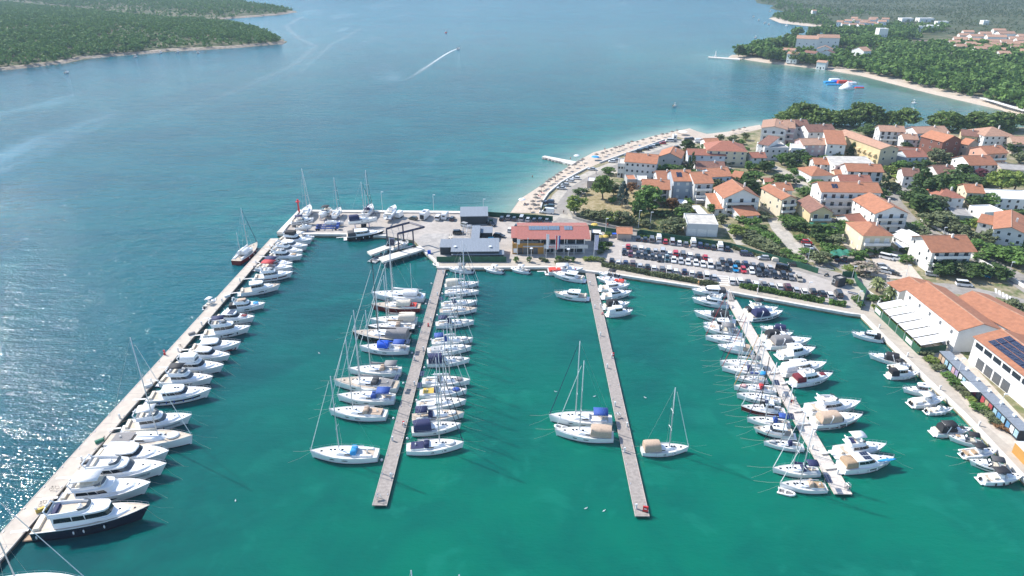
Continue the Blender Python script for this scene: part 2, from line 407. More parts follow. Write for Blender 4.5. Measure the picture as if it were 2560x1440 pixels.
# beach, sloping from the promenade wall into the water
rows = []
for (x0, y0), (x1, y1) in zip(BEACH_I, BEACH_W):
    a, c2 = G(x0, y0, ZQ + .03), G(x1, y1, 0); out = c2 + (c2 - Vector((a.x, a.y, 0))).normalized() * 5
    rows.append([tuple(a), tuple(a.lerp(c2, .5) + Vector((0, 0, .12))), tuple(c2 + Vector((0, 0, .03))), (out.x, out.y, -.6)])
struct(MB().loft(rows).build('beach', M['shingle'], smooth=True))
sheet('beach_point', [(1690, 341), (1712, 334), (1725, 338), (1761, 347), (1800, 344), (1790, 352), (1760, 362), (1730, 352)], ZQ + .016, M['shingle'])
# roads, paths, gardens
Z1 = ZQ + .02
ribbon('beach_road', [(1410, 562), (1403, 545), (1404, 520), (1416, 490), (1452, 458), (1500, 432), (1560, 408), (1620, 388), (1670, 370), (1705, 357), (1740, 350)], 12.5, Z1, M['drive'])
ribbon('beach_lane', [(1402, 535), (1414, 505), (1437, 474), (1480, 446), (1530, 422), (1590, 400), (1650, 380), (1690, 366)], 6, Z1 + .004, M['asphalt'])
ribbon('marina_road', [(1388, 551), (1430, 557), (1500, 569), (1580, 583), (1640, 591), (1700, 600), (1800, 612), (1880, 632), (1960, 656), (2030, 675), (2100, 695), (2190, 708), (2290, 716), (2390, 722), (2490, 742), (2600, 770)], 8, Z1 + .008, M['asphalt'])
ribbon('village_lane', [(2190, 700), (2140, 716), (2170, 745), (2160, 775)], 7, Z1 + .012, M['drive'])
ribbon('side_street', [(2600, 735), (2540, 695), (2470, 655), (2400, 620), (2330, 588), (2265, 550), (2225, 500), (2248, 470), (2300, 456)], 9, Z1 + .004, M['asphalt'])
ribbon('back_street', [(2060, 500), (2010, 468), (1990, 447), (1950, 424), (1910, 408), (1880, 400)], 6, Z1, M['drive'])
ribbon('garden_path', [(1935, 545), (1950, 575), (1985, 615), (2022, 655)], 6, Z1, M['drive'])
ribbon('driveway', [(1815, 560), (1840, 590), (1855, 612)], 4, Z1 + .002, M['drive'])
ribbon('house_drive', [(2080, 545), (2100, 580), (2150, 640), (2180, 690)], 5, Z1 + .002, M['drive'])
ribbon('car_path', [(2005, 595), (2040, 640), (2060, 668)], 5, Z1 + .001, M['asphalt'])
sheet('courtyard', [(2170, 625), (2245, 622), (2300, 690), (2310, 700), (2200, 695)], Z1 + .016, M['courtyard'])
sheet('carport_ground', [(2070, 655), (2130, 628), (2170, 668), (2110, 680)], Z1 + .013, M['asphalt'])
sheet('dry_meadow', [(1438, 500), (1480, 470), (1610, 470), (1640, 520), (1600, 560), (1470, 545)], ZQ + .008, M['drygrass'])
sheet('meadow', [(1590, 530), (1680, 520), (1705, 575), (1690, 590), (1600, 575)], ZQ + .01, M['grassy'])
sheet('vegetable_garden', [(1832, 575), (1900, 560), (1960, 600), (2010, 650), (1900, 618)], ZQ + .01, M['grassy'])
sheet('orchard_ground', [(1960, 545), (2080, 560), (2110, 640), (2070, 640), (1990, 600)], ZQ + .01, M['grassy'])
sheet('lawn', [(2490, 742), (2545, 760), (2560, 790), (2530, 790), (2480, 760)], ZQ + .035, M['grassy'])
sheet('park_ground', [(2340, 668), (2430, 662), (2560, 700), (2540, 712), (2440, 706), (2340, 700)], ZQ + .012, M['drygrass'])
sheet('planting_bed', [(2325, 865), (2375, 930), (2480, 1060), (2545, 1105), (2530, 1120), (2430, 1035), (2340, 905)], ZQ + .014, M['courtyard'])
sheet('shop_yard', [(2330, 858), (2400, 880), (2425, 905), (2600, 1090), (2600, 1130), (2545, 1105), (2370, 900)], ZQ + .011, M['courtyard'])
# painted bay lines of the car park
mk('roadpaint', (.78, .77, .74), .7, var=.15)
b = MB()
def stripe(b, p, q, wd=.12):
    tt = (q - p); n = Vector((-tt.y, tt.x, 0)).normalized() * wd / 2
    b.add([tuple(p + n), tuple(q + n), tuple(q - n), tuple(p - n)], [(0, 1, 2, 3)])
for (xa, ya, xb, yb, n) in ((1590, 594, 1820, 624, 14), (1562, 622, 1765, 655, 12), (1556, 632, 1780, 668, 13), (1800, 655, 2000, 690, 11)):
    for k in range(n + 1):
        p = G(xa + (xb - xa) * k / n - 8, ya + (yb - ya) * k / n, ZQ + .016); stripe(b, p + Vector((0, -2.4, 0)), p + Vector((.6, 2.4, 0)))
struct(b.build('parking_markings', M['roadpaint']))
b = MB()
for k in range(5): p = G(1805 + k * 1.0, 690 + k * 5.5, ZQ + .02); b.box((p.x, p.y, p.z), (4.5, .5, .004), R(-8))
for k in range(7): p = G(2490 + k * 9, 727 + k * 5, Z1 + .012); b.box((p.x, p.y, p.z), (.6, 4.0, .004), R(-30))
struct(b.build('crossing_markings', M['roadpaint']))

# --- far shores: hilly terrain clad in woods
def inpoly(X, Y, poly):
    r = np.zeros(X.shape, bool); n = len(poly)
    for i in range(n):
        x0, y0 = poly[i]; x1, y1 = poly[(i + 1) % n]
        r ^= ((y0 > Y) != (y1 > Y)) & (X < (x1 - x0) * (Y - y0) / (y1 - y0 + 1e-12) + x0)
    return r
def far_terrain(name, pts, top, reach, step, mat, bank=1.5):
    """land inside a shoreline traced on the water, rising to 'top' within 'reach' metres of the shore"""
    poly = [tuple(G(x, y))[:2] for x, y in pts]; A = np.array(poly)
    xs = np.arange(A[:, 0].min() - step, A[:, 0].max() + 2 * step, step); ys = np.arange(A[:, 1].min() - step, A[:, 1].max() + 2 * step, step)
    X, Y = np.meshgrid(xs, ys); D = seg_dist(X, Y, poly + [poly[0]]); ins = inpoly(X, Y, poly); Dn = np.where(ins, D, -D)
    hz = np.where(Dn > 0, bank * np.clip(Dn / step, 0, 1) + top * (1 - np.exp(-np.clip(Dn, 0, None) / reach)), np.clip(Dn / step, -1, 0) * 1.0)
    V = np.stack([X, Y, hz + .04], -1).reshape(-1, 3); r, c = X.shape; I = np.arange(r * c).reshape(r, c)
    Q = np.stack([I[:-1, :-1], I[:-1, 1:], I[1:, 1:], I[1:, :-1]], -1).reshape(-1, 4)
    Q = Q[(Dn.reshape(-1)[Q] > -step * 1.2).any(1)]
    m = npmesh(name, V, Q, mat); m.shade_smooth(); struct(link(name, m))
    def height(x, y):
        d = seg_dist(x, y, poly + [poly[0]]); return bank * np.clip(d / step, 0, 1) + top * (1 - np.exp(-d / reach))
    return poly, height
ground_mat('wildland', (.06, .085, .03), (.045, .07, .022), (.17, .15, .09), .012, .05)
ground_mat('scrubland', (.055, .08, .032), (.04, .062, .024), (.10, .105, .055), .008, .06)
HEAD1 = [(-900, 250), (-200, 192), (0, 176), (80, 168), (160, 158), (210, 147), (300, 139), (370, 134), (420, 128), (500, 125), (600, 119), (650, 114), (706, 110), (712, 104), (690, 92), (640, 74), (600, 64), (560, 57), (480, 53), (360, 46), (250, 33), (100, 18), (0, 8), (-300, -8), (-900, -20)]
HEAD2 = [(-600, -14), (0, 5), (60, 8), (250, 29), (360, 44), (480, 50), (560, 48), (640, 42), (700, 37), (741, 30), (700, 19), (640, 12), (600, 2), (560, -10), (0, -50), (-900, -60)]
RFAR = [(1890, 1), (1896, 8), (1940, 14), (1925, 20), (1960, 28), (1925, 46), (1955, 58), (2010, 64), (2080, 70), (2170, 75), (2240, 74), (2700, 130), (3600, 200), (3600, -75), (2300, -80), (2000, -50), (1900, -30)]
RMID = [(1820, 145), (1860, 148), (1919, 157), (2060, 173), (2156, 189), (2332, 234), (2509, 275), (2562, 296), (2700, 350), (3300, 420), (3600, 220), (2700, 118), (2240, 78), (2140, 84), (2060, 84), (1960, 92), (1930, 104), (1965, 110), (1900, 120), (1850, 132)]
p_head1, h_head1 = far_terrain('headland', HEAD1, 14, 260, 14, M['wildland'])
p_head2, h_head2 = far_terrain('headland', HEAD2, 16, 400, 22, M['wildland'])
p_rfar, h_rfar = far_terrain('scrub_plain', RFAR, 8, 700, 22, M['scrubland'])
p_rmid, h_rmid = far_terrain('wooded_shore', RMID, 3, 150, 9, M['wildland'])
# the hills added out of frame so the sea reflects land, not bright horizon
b = MB(); rows = []
for k in range(61):
    a = R(-100 + 200 * k / 60); d_ = 2500 + 180 * math.sin(k * .9); hh = 84 + 12 * math.sin(k * .7) + 8 * math.sin(k * 1.9)
    rows.append([(d_ * math.sin(a) * 1.2, d_ * math.cos(a), -.5), ((d_ + 160) * math.sin(a) * 1.2, (d_ + 160) * math.cos(a), hh * .6), ((d_ + 400) * math.sin(a) * 1.2, (d_ + 400) * math.cos(a), hh)])
b.loft(rows); struct(b.build('unseen_hills', M['scrubland'], smooth=True))
# pale strips of shore rock and bathing beach
def shore_strip(name, pts, w_in, w_out, mat, z=.9):
    P = [G(x, y) for x, y in pts]; rows = []
    for i, p in enumerate(P):
        tt = P[min(i + 1, len(P) - 1)] - P[max(i - 1, 0)]; n = Vector((-tt.y, tt.x, 0)).normalized()
        rows.append([tuple(p + n * w_in + Vector((0, 0, z + .6))), tuple(p + n * (w_in * .3) + Vector((0, 0, z))), tuple(p - n * w_out + Vector((0, 0, -.3)))])
    return struct(MB().loft(rows).build(name, mat))
ground_mat('shorerock', (.33, .27, .21), (.42, .36, .29), (.22, .18, .14), .05, .3)
shore_strip('rocky_shore', [(x, y) for x, y in HEAD1[1:14]], 9, 3, M['shorerock'], 1.6)
shore_strip('rocky_shore', [(x, y) for x, y in HEAD2[5:10]], 12, 4, M['shorerock'], 1.6)
shore_strip('bathing_beach', list(reversed(RMID[0:9])), -14, -3, M['shingle'], 1.5)
shore_strip('far_beach', list(reversed(RFAR[5:11])), -16, -4, M['shingle'], 1.6)
# ---------------------------------------------------------------- boats
def hull_side(L, Bm, fs, fb, kind):
    sail = kind == 'sail'
    def f(t):
        if sail: return .66 + .34 * math.sin(math.pi / 2 * min(t / .42, 1)) if t < .42 else max(.02, 1 - ((t - .42) / .58) ** 2.1)
        return .90 + .10 * min(t / .3, 1) if t < .38 else max(.05, 1 - ((t - .38) / .62) ** 2.7)
    def side(t, s, off=0.0):
        wl = (.92 if sail else .94) - (.25 if sail else .5) * t ** 3
        k = wl + (1 - wl) * max(s, 0) ** .8 if s >= 0 else wl * (1 + s * .8)
        zs = fs + (fb - fs) * t ** 1.7
        xs = L * (t - .5); xw = L * (t * (.97 if sail else .90) - .5 + (.0 if sail else .0))
        x = xw + (xs - xw) * max(s, 0)
        return (x, Bm / 2 * f(t) * k + off, zs * s if s >= 0 else s * 1.6)
    side.L, side.B, side.sheer, side.f = L, Bm, (lambda t: fs + (fb - fs) * t ** 1.7), f
    return side
TS = [0, .06, .16, .28, .40, .52, .63, .73, .82, .89, .95, .985, 1.0]
def make_hull(side, mat, root, deckmat, keel=False):
    b = MB(); SS = [-.28, 0, .35, .7, 1.0]
    secs = []
    for tt in TS:
        q = [side(tt, s) for s in SS]
        secs.append([(x, -y, z) for x, y, z in reversed(q)] + q)
    b.loft(secs); b.add(secs[0], [tuple(range(10))])
    h = b.build('hull', mat, root, smooth=True)
    d = MB(); rows = []
    for tt in TS:
        x, y, z = side(tt, 1.0); y *= .965
        rows.append([(x, y * k, z - .03 + .05 * (1 - k * k)) for k in (-1, -.5, 0, .5, 1)])
    d.loft(rows); d.build('deck', deckmat, root, smooth=True)
    g = MB()
    for sg in (1, -1): g.loft([[(x, sg * y, z + .05), (x, sg * y * .95, z + .05), (x, sg * y * .95, z - .06), (x, sg * (y + .03), z - .06)] for x, y, z in (side(tt, 1.0) for tt in TS)], True)
    g.build('toe_rail', M['offwhite'] if mat.name != 'brownhull' else M['teak'], root)
    return h
def band(side, a, c, t0, t1, name, mat, root, off=.025, n=8, both=True):
    for sg in (1, -1):
        rows = []
        for k in range(n + 1):
            tt = t0 + (t1 - t0) * k / n; e = .5 * abs(2 * k / n - 1) ** 4 * (c - a) if name == 'hull_window' else 0
            rows.append([(x, sg * y, z) for x, y, z in (side(tt, a + e * .9, off), side(tt, c - e * .9, off))])
        MB().loft(rows).build(name, mat, root)
def deckhouse(b, x0, x1, w, z0, z1, rake=.8, aft=.1, nose=.45, tum=.12, lo=0.0, hi=1.0, off=0.0, wnose=.62):
    """rounded cabin block between heights lo..hi of its walls; off pushes it outward (for window bands)"""
    l = x1 - x0; h = z1 - z0
    plan = [(0, 1), (.35, 1), (1 - nose, .97), (1 - nose * .45, .86), (1 - nose * .12, wnose), (1, wnose * .55)]
    def ring(k):
        z = z0 + h * k; xs0 = x0 + aft * h * k; xs1 = x1 - rake * h * k
        r = [(xs0 + (xs1 - xs0) * px + (off if px > .8 else (-off if px == 0 else 0)), (w - tum * h * k) * py + off, z) for px, py in plan]
        return r + [(x, -y, z) for x, y, z in reversed(r)]
    a, c = ring(lo), ring(hi); n = len(a)
    return a, c, n
def cabin(root, name, mat, x0, x1, w, z0, z1, **k):
    a, c, n = deckhouse(None, x0, x1, w, z0, z1, **k); b = MB(); m = [tuple(np.array(p) * [1, 1, 1]) for p in c]
    cx = sum(p[0] for p in c) / n; top = [(cx + (p[0] - cx) * .93, p[1] * .9, p[2] + .06) for p in c]
    b.loft([a, c, top], True, True); return b.build(name, mat, root)
def glaze(root, x0, x1, w, z0, z1, lo, hi, side_mat, front_mat, front=True, sides=True, seg=(0, 2), **k):
    a, c, n = deckhouse(None, x0, x1, w, z0, z1, lo=lo, hi=hi, off=.025, **k); h = n // 2
    if sides:
        for sg in (0, 1):
            b = MB()
            for j in range(seg[0], seg[1]):
                i = j if sg == 0 else n - 1 - j; i2 = i + 1 if sg == 0 else i - 1
                p, q, r, s = (Vector(v) for v in (a[i], a[i2], c[i2], c[i])); e = .06 if j == seg[0] else 0
                b.add([tuple(p.lerp(q, e + .03)), tuple(q), tuple(r), tuple(s.lerp(r, e + .1))], [(0, 1, 2, 3)])
            b.build('side_window', side_mat, root)
    if front:
        b = MB()
        for i in range(3, n - 4): b.add([a[i], a[i + 1], c[i + 1], c[i]], [(0, 1, 2, 3)])
        b.build('windscreen', front_mat, root)
def pulpit(root, side, t0=.5, h=.6, t1=1.0, name='bow_rail', r=.022):
    b = MB(); n = 7; L_ = []
    for sg in (1, -1):
        pts = []
        for k in range(n + 1):
            tt = t0 + (t1 - t0) * k / n; x, y, z = side(tt, 1.0); pts.append((x - .05, sg * max(y - .08, .06), z + h)); b.tube([(x - .05, sg * max(y - .08, .06), z), pts[-1]], r * .8, 4)
        L_.append(pts)
    b.tube(L_[0] + L_[1][::-1], r, 4); b.build(name, M['steel'], root)
def fenders(root, side, ts, mat='white', sg=-1):
    for tt in ts:
        x, y, z = side(tt, .55); MB().ell((x, sg * (y + .14), z), (.15, .15, .38), 7, 5).build('fender', M['cv_' + mat], root, True)
def lines(root, side, ln=5.0):
    for sg in (1, -1):
        x, y, z = side(.96, 1.0); MB().tube([(x, sg * y, z), (x + ln * .5, sg * (y + .8), z * .35), (x + ln, sg * (y + 1.6), .02)], .017, 4).build('mooring_line', M['rope'], root)
        x, y, z = side(.01, 1.0); MB().tube([(x, sg * y, z), (x - 1.6, sg * (y + .2), .9)], .017, 4).build('mooring_line', M['rope'], root)
def bimini(root, x0, x1, w, z, mat, zb, name='bimini', h=.28):
    MB().slab(x0, x1, w, z, h).build(name, M['cv_' + mat], root, True)
    b = MB()
    for x in (x0 + .1, x1 - .1):
        for sg in (1, -1): b.tube([((x0 + x1) / 2, sg * w * .95, zb), (x, sg * w * .95, z)], .025, 4)
    for x in (x0 + .1, x1 - .1): b.tube([(x, -w * .95, z), (x, w * .95, z)], .02, 4)
    b.build('bimini_frame', M['steel'], root)
def outboard(root, x, y, z=.75, mat='rubber'):
    b = MB(); b.frus(x - .55, x + .05, y - .2, y + .2, z + .1, z + .65, .12, .1, .06); b.frus(x - .35, x - .08, y - .09, y + .09, -.4, z + .12); b.build('outboard_motor', M[mat], root)
def hatch(root, x, y, z, s=.55): MB().frus(x - s / 2, x + s / 2, y - s / 2, y + s / 2, z, z + .05, .05, .05, .05).build('hatch', M['glass'], root)

def sailboat(root, L, o):
    Bm = o.get('beam', L * .335 if L < 13 else L * .315); fs, fb = .095 * L, .12 * L + .15
    side = hull_side(L, Bm, fs, fb, 'sail'); z0 = side.sheer(.4)
    make_hull(side, M[o.get('hull', 'gelcoat')], root, M[o.get('deck', 'offwhite')])
    if o.get('stripe'): band(side, .78, .88, .02, .97, 'hull_stripe', M[o['stripe']], root)
    band(side, .0, .09, .0, .98, 'waterline_stripe', M[o.get('boot', 'navyhull')], root)
    if L > 10: band(side, .52, .68, .42, .52, 'hull_window', M['glass'], root); band(side, .52, .68, .62, .70, 'hull_window', M['glass'], root)
    cx0, cx1, cw = -.14 * L, .24 * L, .30 * Bm
    cabin(root, 'coachroof', M['gelcoat'], cx0, cx1, cw, z0 - .03, z0 + .042 * L, rake=2.2, nose=.7, aft=0, wnose=.5)
    glaze(root, cx0, cx1, cw, z0 - .03, z0 + .042 * L, .35, .85, M['glass'], M['glass'], front=False, rake=2.2, nose=.7, aft=0)
    zr = z0 + .045 * L + .05
    for hx in (.02, .13, .19)[: o.get('hatches', 3)]: hatch(root, hx * L, 0, zr - (.06 if hx > .15 else .0), .5)
    hatch(root, .33 * L, 0, side.sheer(.83) + .02, .5)
    # cockpit
    k = MB(); k.frus(-.44 * L, -.14 * L, -Bm * .20, Bm * .20, fs + .02, fs + .05); k.build('cockpit_floor', M[o.get('sole', 'paletrim')], root)
    for sg in (1, -1): MB().frus(-.42 * L, -.14 * L, min(sg * Bm * .20, sg * Bm * .33), max(sg * Bm * .20, sg * Bm * .33), fs, fs + .38, .1, 0, .03).build('cockpit_seat', M['gelcoat'], root)
    MB().tube([(-.34 * L + .1 * math.cos(a) * .2, .5 * math.cos(a), fs + .75 + .5 * math.sin(a)) for a in [i * math.pi / 5 for i in range(11)]], .03, 4).build('steering_wheel', M['steel'], root)
    MB().frus(-.34 * L - .15, -.34 * L + .15, -.18, .18, fs, fs + .8, .03, .03, .03).build('wheel_pedestal', M['offwhite'], root)
    # rig
    mx = o.get('mastx', .08) * L; mh = o.get('mast', 1.22 * L + 1.0); mm = M[o.get('mastm', 'alu')]
    if mh:
        MB().tube([(mx, 0, z0), (mx - .012 * mh, 0, z0 + mh)], .125, 7, .09).build('mast', mm, root, True)
        s = MB()
        for q in (.34, .62):
            for sg in (1, -1): s.tube([(mx - .012 * mh * q, 0, z0 + mh * q), (mx - .25, sg * (1.25 - .5 * q), z0 + mh * q + .1)], .05, 4)
        s.build('spreaders', mm, root)
        s = MB()
        for sg in (1, -1):
            s.tube([(mx - .1, sg * Bm * .45, z0), (mx - .25, sg * 1.08, z0 + mh * .34), (mx - .25, sg * .94, z0 + mh * .62), (mx - .012 * mh, 0, z0 + mh * .97)], .014, 3)
        s.tube([(-.49 * L, 0, fs), (mx - .012 * mh, 0, z0 + mh)], .014, 3)
        s.build('rigging', M['steel'], root)
        MB().tube([(.485 * L, 0, fb + .15), (mx + .3, 0, z0 + mh * .93)], .085, 5, .05).build('furled_sail', M['cv_' + o.get('genoa', 'white')], root)
        zb = z0 + .045 * L + 1.0; bx1 = -.30 * L
        MB().tube([(mx - .1, 0, zb), (bx1, 0, zb + .12)], .09, 5).build('boom', mm, root)
        if o.get('bag', 'offw') != 'none': MB().tube([(mx - .25, 0, zb + .35), (mx - .35 * L * .5, 0, zb + .28), (bx1 + .5, 0, zb + .25)], .26, 6, .14).build('sail_cover', M['cv_' + o.get('bag', 'white')], root, True)
        if o.get('mizzen'):
            zx = -.27 * L; hz = mh * .56
            MB().tube([(zx, 0, z0), (zx - .1, 0, z0 + hz)], .09, 6, .07).build('mizzen_mast', mm, root, True)
            MB().tube([(zx, 0, z0 + 2), (-.47 * L, 0, z0 + 2.1)], .08, 5).build('mizzen_boom', mm, root)
    if o.get('hood'):
        MB().arch(-.19 * L, -.09 * L, Bm * .30, fs + .25, fs + 1.45, x0t=.0, x1t=.35).build('sprayhood', M['cv_' + o['hood']], root, True)
    if o.get('bim'): bimini(root, -.43 * L, -.20 * L, Bm * .34, fs + 2.0, o['bim'], fs + .3)
    if o.get('tent'): MB().arch(-.46 * L, -.10 * L, Bm * .38, fs + .2, fs + 2.1, x1t=.3).build('cockpit_tent', M['cv_' + o['tent']], root, True)
    if o.get('awning'): MB().arch(o['awning'][1] * L, o['awning'][2] * L, Bm * .33, z0 + .5, z0 + 2.0, pw=.9).build('awning', M['cv_' + o['awning'][0]], root, True)
    if o.get('solar'):
        for sg in (1, -1): MB().box((-.49 * L, sg * .62, fs + 2.1), (1.1, 1.15, .05)).build('solar_panel', M['solar'], root)
        s = MB()
        for sg in (1, -1): s.tube([(-.47 * L, sg * 1.0, fs), (-.49 * L, sg * 1.0, fs + 2.1)], .03, 4)
        s.build('stern_arch', M['steel'], root)
    if o.get('raft'): MB().ell((.27 * L, 0, side.sheer(.75) + .28), (.085 * L, .22 * Bm, .26), 10, 5).build('upturned_tender', M['cv_' + o['raft']], root, True)
    if o.get('cush'): MB().frus(-.42 * L, -.2 * L, -Bm * .3, Bm * .3, fs + .39, fs + .47).build('cushion', M['cv_' + o['cush']], root)
    if o.get('house'):
        cabin(root, 'pilothouse', M['gelcoat'], -.24 * L, .02 * L, Bm * .34, z0, z0 + 1.9, rake=.25, nose=.2, wnose=.8); glaze(root, -.24 * L, .02 * L, Bm * .34, z0, z0 + 1.9, .5, .88, M['glass'], M['glass'], rake=.25, nose=.2, wnose=.8)
        for sg in (-1, 1): MB().box((-.06 * L, sg * .4, z0 + 2.0), (.9, .7, .05)).build('solar_panel', M['solar'], root)
    pulpit(root, side, .0, .62, 1.0, 'guard_rail', .016)
    fenders(root, side, o.get('fend', (.3, .5, .65)), o.get('fendc', 'white'))
    if o.get('lines', 1): lines(root, side)
    return side

def motor(root, L, o, kind):
    Bm = o.get('beam', L * .36 if L < 11 else L * .335); fs, fb = .095 * L + .2, .14 * L + .4
    side = hull_side(L, Bm, fs, fb, 'power'); z0 = side.sheer(.45)
    make_hull(side, M[o.get('hull', 'gelcoat')], root, M[o.get('deck', 'gelcoat')])
    if o.get('stripe'): band(side, .45, .72, .03, .86, 'hull_stripe', M[o['stripe']], root)
    if o.get('bottom'): band(side, -.05, .38, .0, .96, 'antifouling_band', M[o['bottom']], root)
    else: band(side, .0, .08, .0, .97, 'waterline_stripe', M['navyhull'], root)
    if L > 9 and not o.get('stripe'): band(side, .5, .72, .42, .68, 'hull_window', M['glass'], root)
    wm_, gm = M[o.get('wind', 'glass')], M[o.get('glass', 'glass')]
    # swim platform and cockpit
    MB().frus(-.5 * L - .09 * L, -.49 * L, -Bm * .40, Bm * .40, .28, .42, .1, 0, .15).build('swim_platform', M[o.get('plat', 'gelcoat')], root)
    MB().frus(-.485 * L, -.24 * L, -Bm * .34, Bm * .34, fs + .02, fs + .05).build('cockpit_floor', M[o.get('sole', 'paletrim')], root)
    MB().frus(-.48 * L, -.43 * L, -Bm * .34, Bm * .34, fs + .04, fs + .5, .05, 0, .05).build('stern_bench', M['cv_' + o.get('seat', 'cream')], root)
    # raised foredeck
    cabin(root, 'foredeck_trunk', M['gelcoat'], .05 * L, .36 * L, Bm * .36, side.sheer(.7) - .12, side.sheer(.7) + .42, rake=1.6, nose=.75, aft=0, wnose=.45)
    if o.get('pad'): MB().frus(.16 * L, .30 * L, -Bm * .19, Bm * .19, side.sheer(.7) + .45, side.sheer(.7) + .58, .05, .15, .06).build('sunpad', M['cv_' + o['pad']], root)
    else: hatch(root, .24 * L, 0, side.sheer(.7) + .46, .5)
    hatch(root, .37 * L, 0, side.sheer(.87) + .03, .4)
    if kind in ('fly', 'hard', 'trawler', 'pilot'):
        x0, x1 = ((-.25 * L, .19 * L) if L < 15 else (-.30 * L, .20 * L)) if kind != 'pilot' else (-.22 * L, .12 * L)
        hh = (1.25 if L < 11 else 1.55 if L < 17 else 1.8) + (.5 if kind in ('pilot', 'trawler') else 0); rk = .35 if kind in ('pilot', 'trawler') else 1.25
        zc = fs + .1; w_ = Bm * .40; kw = dict(rake=rk, nose=.42, aft=-.1, wnose=.72)
        cabin(root, 'cabin', M['gelcoat'], x0, x1, w_, zc, zc + hh, **kw)
        glaze(root, x0, x1, w_, zc, zc + hh, .48 if kind != 'trawler' else .5, .9, gm, wm_, seg=(0, 3), **kw)
        zt = zc + hh + .07
        ro = .5 if kind == 'fly' else .25
        cabin(root, 'roof', M['gelcoat'], x0 - ro * 2.2, x1 - rk * hh + .25, w_ - .1 * hh + .12, zt - .05, zt + .09, rake=.3, nose=.5, wnose=.7)
        if o.get('roofhatch'):
            for j in range(o['roofhatch']): hatch(root, (x0 + x1) / 2 - .2 + .75 * (j - .5), 0, zt + .15, .6)
        if o.get('solar'):
            for sg in (1, -1): MB().box(((x0 + x1) / 2 - .5, sg * .65, zt + .18), (1.7, 1.1, .05)).build('solar_panel', M['solar'], root)
        zf = zt + .1
        if kind in ('fly', 'trawler'):
            fx0, fx1 = x0 - .6, x0 + (x1 - x0) * .62
            a, c, n = deckhouse(None, fx0, fx1, w_ * .86, zf - .02, zf + .62, rake=.7, nose=.5, aft=-.15, wnose=.7)
            b = MB(); inn = [(p[0] * .97 + (fx0 + fx1) / 2 * .03, p[1] * .9, p[2]) for p in c]; b.loft([a, c, inn, [(p[0], p[1], zf + .02) for p in inn]], True); b.build('flybridge', M['gelcoat'], root)
            MB().frus(fx0 + .3, fx1 - .9, -w_ * .62, w_ * .62, zf + .03, zf + .07).build('flybridge_floor', M[o.get('flysole', 'offwhite')], root)
            MB().frus(fx0 + .5, fx0 + 1.3, -w_ * .6, w_ * .6, zf + .05, zf + .55, .1, .1, .05).build('flybridge_seat', M['cv_' + o.get('flyseat', 'cream')], root)
            MB().frus(fx1 - 1.9, fx1 - 1.3, -w_ * .5, w_ * .05, zf + .05, zf + .95, .0, .3, .05).build('helm_console', M['gelcoat'], root)
            a, c, n = deckhouse(None, fx0, fx1, w_ * .86, zf + .55, zf + .95, rake=1.2, nose=.5, aft=0, wnose=.7); b = MB()
            for i in range(3, n - 4): b.add([a[i], a[i + 1], c[i + 1], c[i]], [(0, 1, 2, 3)])
            b.build('flybridge_screen', M[o.get('flyscreen', 'greyglass')], root)
            ar = MB(); 
            for sg in (1, -1): ar.tube([(fx0 + .2, sg * w_ * .82, zf + .3), (fx0 - .5, sg * w_ * .7, zf + 1.25)], .13, 5)
            ar.tube([(fx0 - .5, -w_ * .7, zf + 1.25), (fx0 - .5, w_ * .7, zf + 1.25)], .14, 5); ar.build('radar_arch', M['gelcoat'], root)
            MB().ell((fx0 - .5, 0, zf + 1.5), (.28, .28, .16), 8, 4).build('radar_dome', M['gelcoat'], root, True)
            if o.get('bim'): bimini(root, fx0 + .3, fx1 - .5, w_ * .8, zf + 2.05, o['bim'], zf + .6)
            if o.get('flytent'): MB().arch(fx0 + .2, fx1 - .4, w_ * .8, zf + .4, zf + 1.9).build('flybridge_tent', M['cv_' + o['flytent']], root, True)
            if o.get('cover'): MB().arch(fx0 + .9, fx1 - .4, w_ * .66, zf + .2, zf + 1.0).build('helm_cover', M['cv_' + o['cover']], root, True)
        else:
            m_ = MB(); m_.tube([(x0 + .3, 0, zt + .1), (x0, 0, zt + 1.3)], .05, 4); m_.build('aerial', M['gelcoat'], root)
        if o.get('tent'): MB().arch(-.47 * L, x0 + .1, Bm * .38, fs + .1, zc + hh - .1, pw=.4).build('cockpit_tent', M['cv_' + o['tent']], root, True)
    elif kind == 'express':
        x0, x1 = -.06 * L, .17 * L; w_ = Bm * .38; zc = z0 - .05; hh = 1.0; kw = dict(rake=1.5, nose=.6, aft=0, wnose=.7)
        MB().frus(-.30 * L, -.02 * L, -w_ * .8, w_ * .8, fs + .06, fs + .5, .1, .1, .1).build('cockpit_seats', M['cv_' + o.get('seat', 'cream')], root)
        MB().frus(-.02 * L, .04 * L, -w_ * .8, w_ * .1, fs + .06, fs + 1.1, .0, .2, .05).build('dashboard', M['gelcoat'], root)
        glaze(root, x0, x1, w_, zc, zc + hh, .05, .9, gm, wm_, seg=(1, 3), **kw)
        ar = MB(); ax_ = -.20 * L
        for sg in (1, -1): ar.tube([(ax_ - .5, sg * Bm * .44, fs + .2), (ax_ + .2, sg * Bm * .38, fs + 1.75)], .11, 5)
        ar.tube([(ax_ + .2, -Bm * .38, fs + 1.75), (ax_ + .2, Bm * .38, fs + 1.75)], .12, 5); ar.build('radar_arch', M['gelcoat'], root)
        if o.get('tent'):
            MB().arch(-.40 * L, .02 * L, Bm * .41, fs + .25, fs + 1.95, x1t=.3, x0t=.3).build('cockpit_tent', M['cv_' + o['tent']], root, True)
        if o.get('bim'): bimini(root, -.32 * L, .01 * L, Bm * .40, fs + 1.95, o['bim'], fs + .4)
    elif kind == 'open':
        w_ = Bm * .2
        MB().frus(-.10 * L, .02 * L, -w_, w_, fs + .02, fs + 1.05, .1, .25, .08).build('console', M['gelcoat'], root)
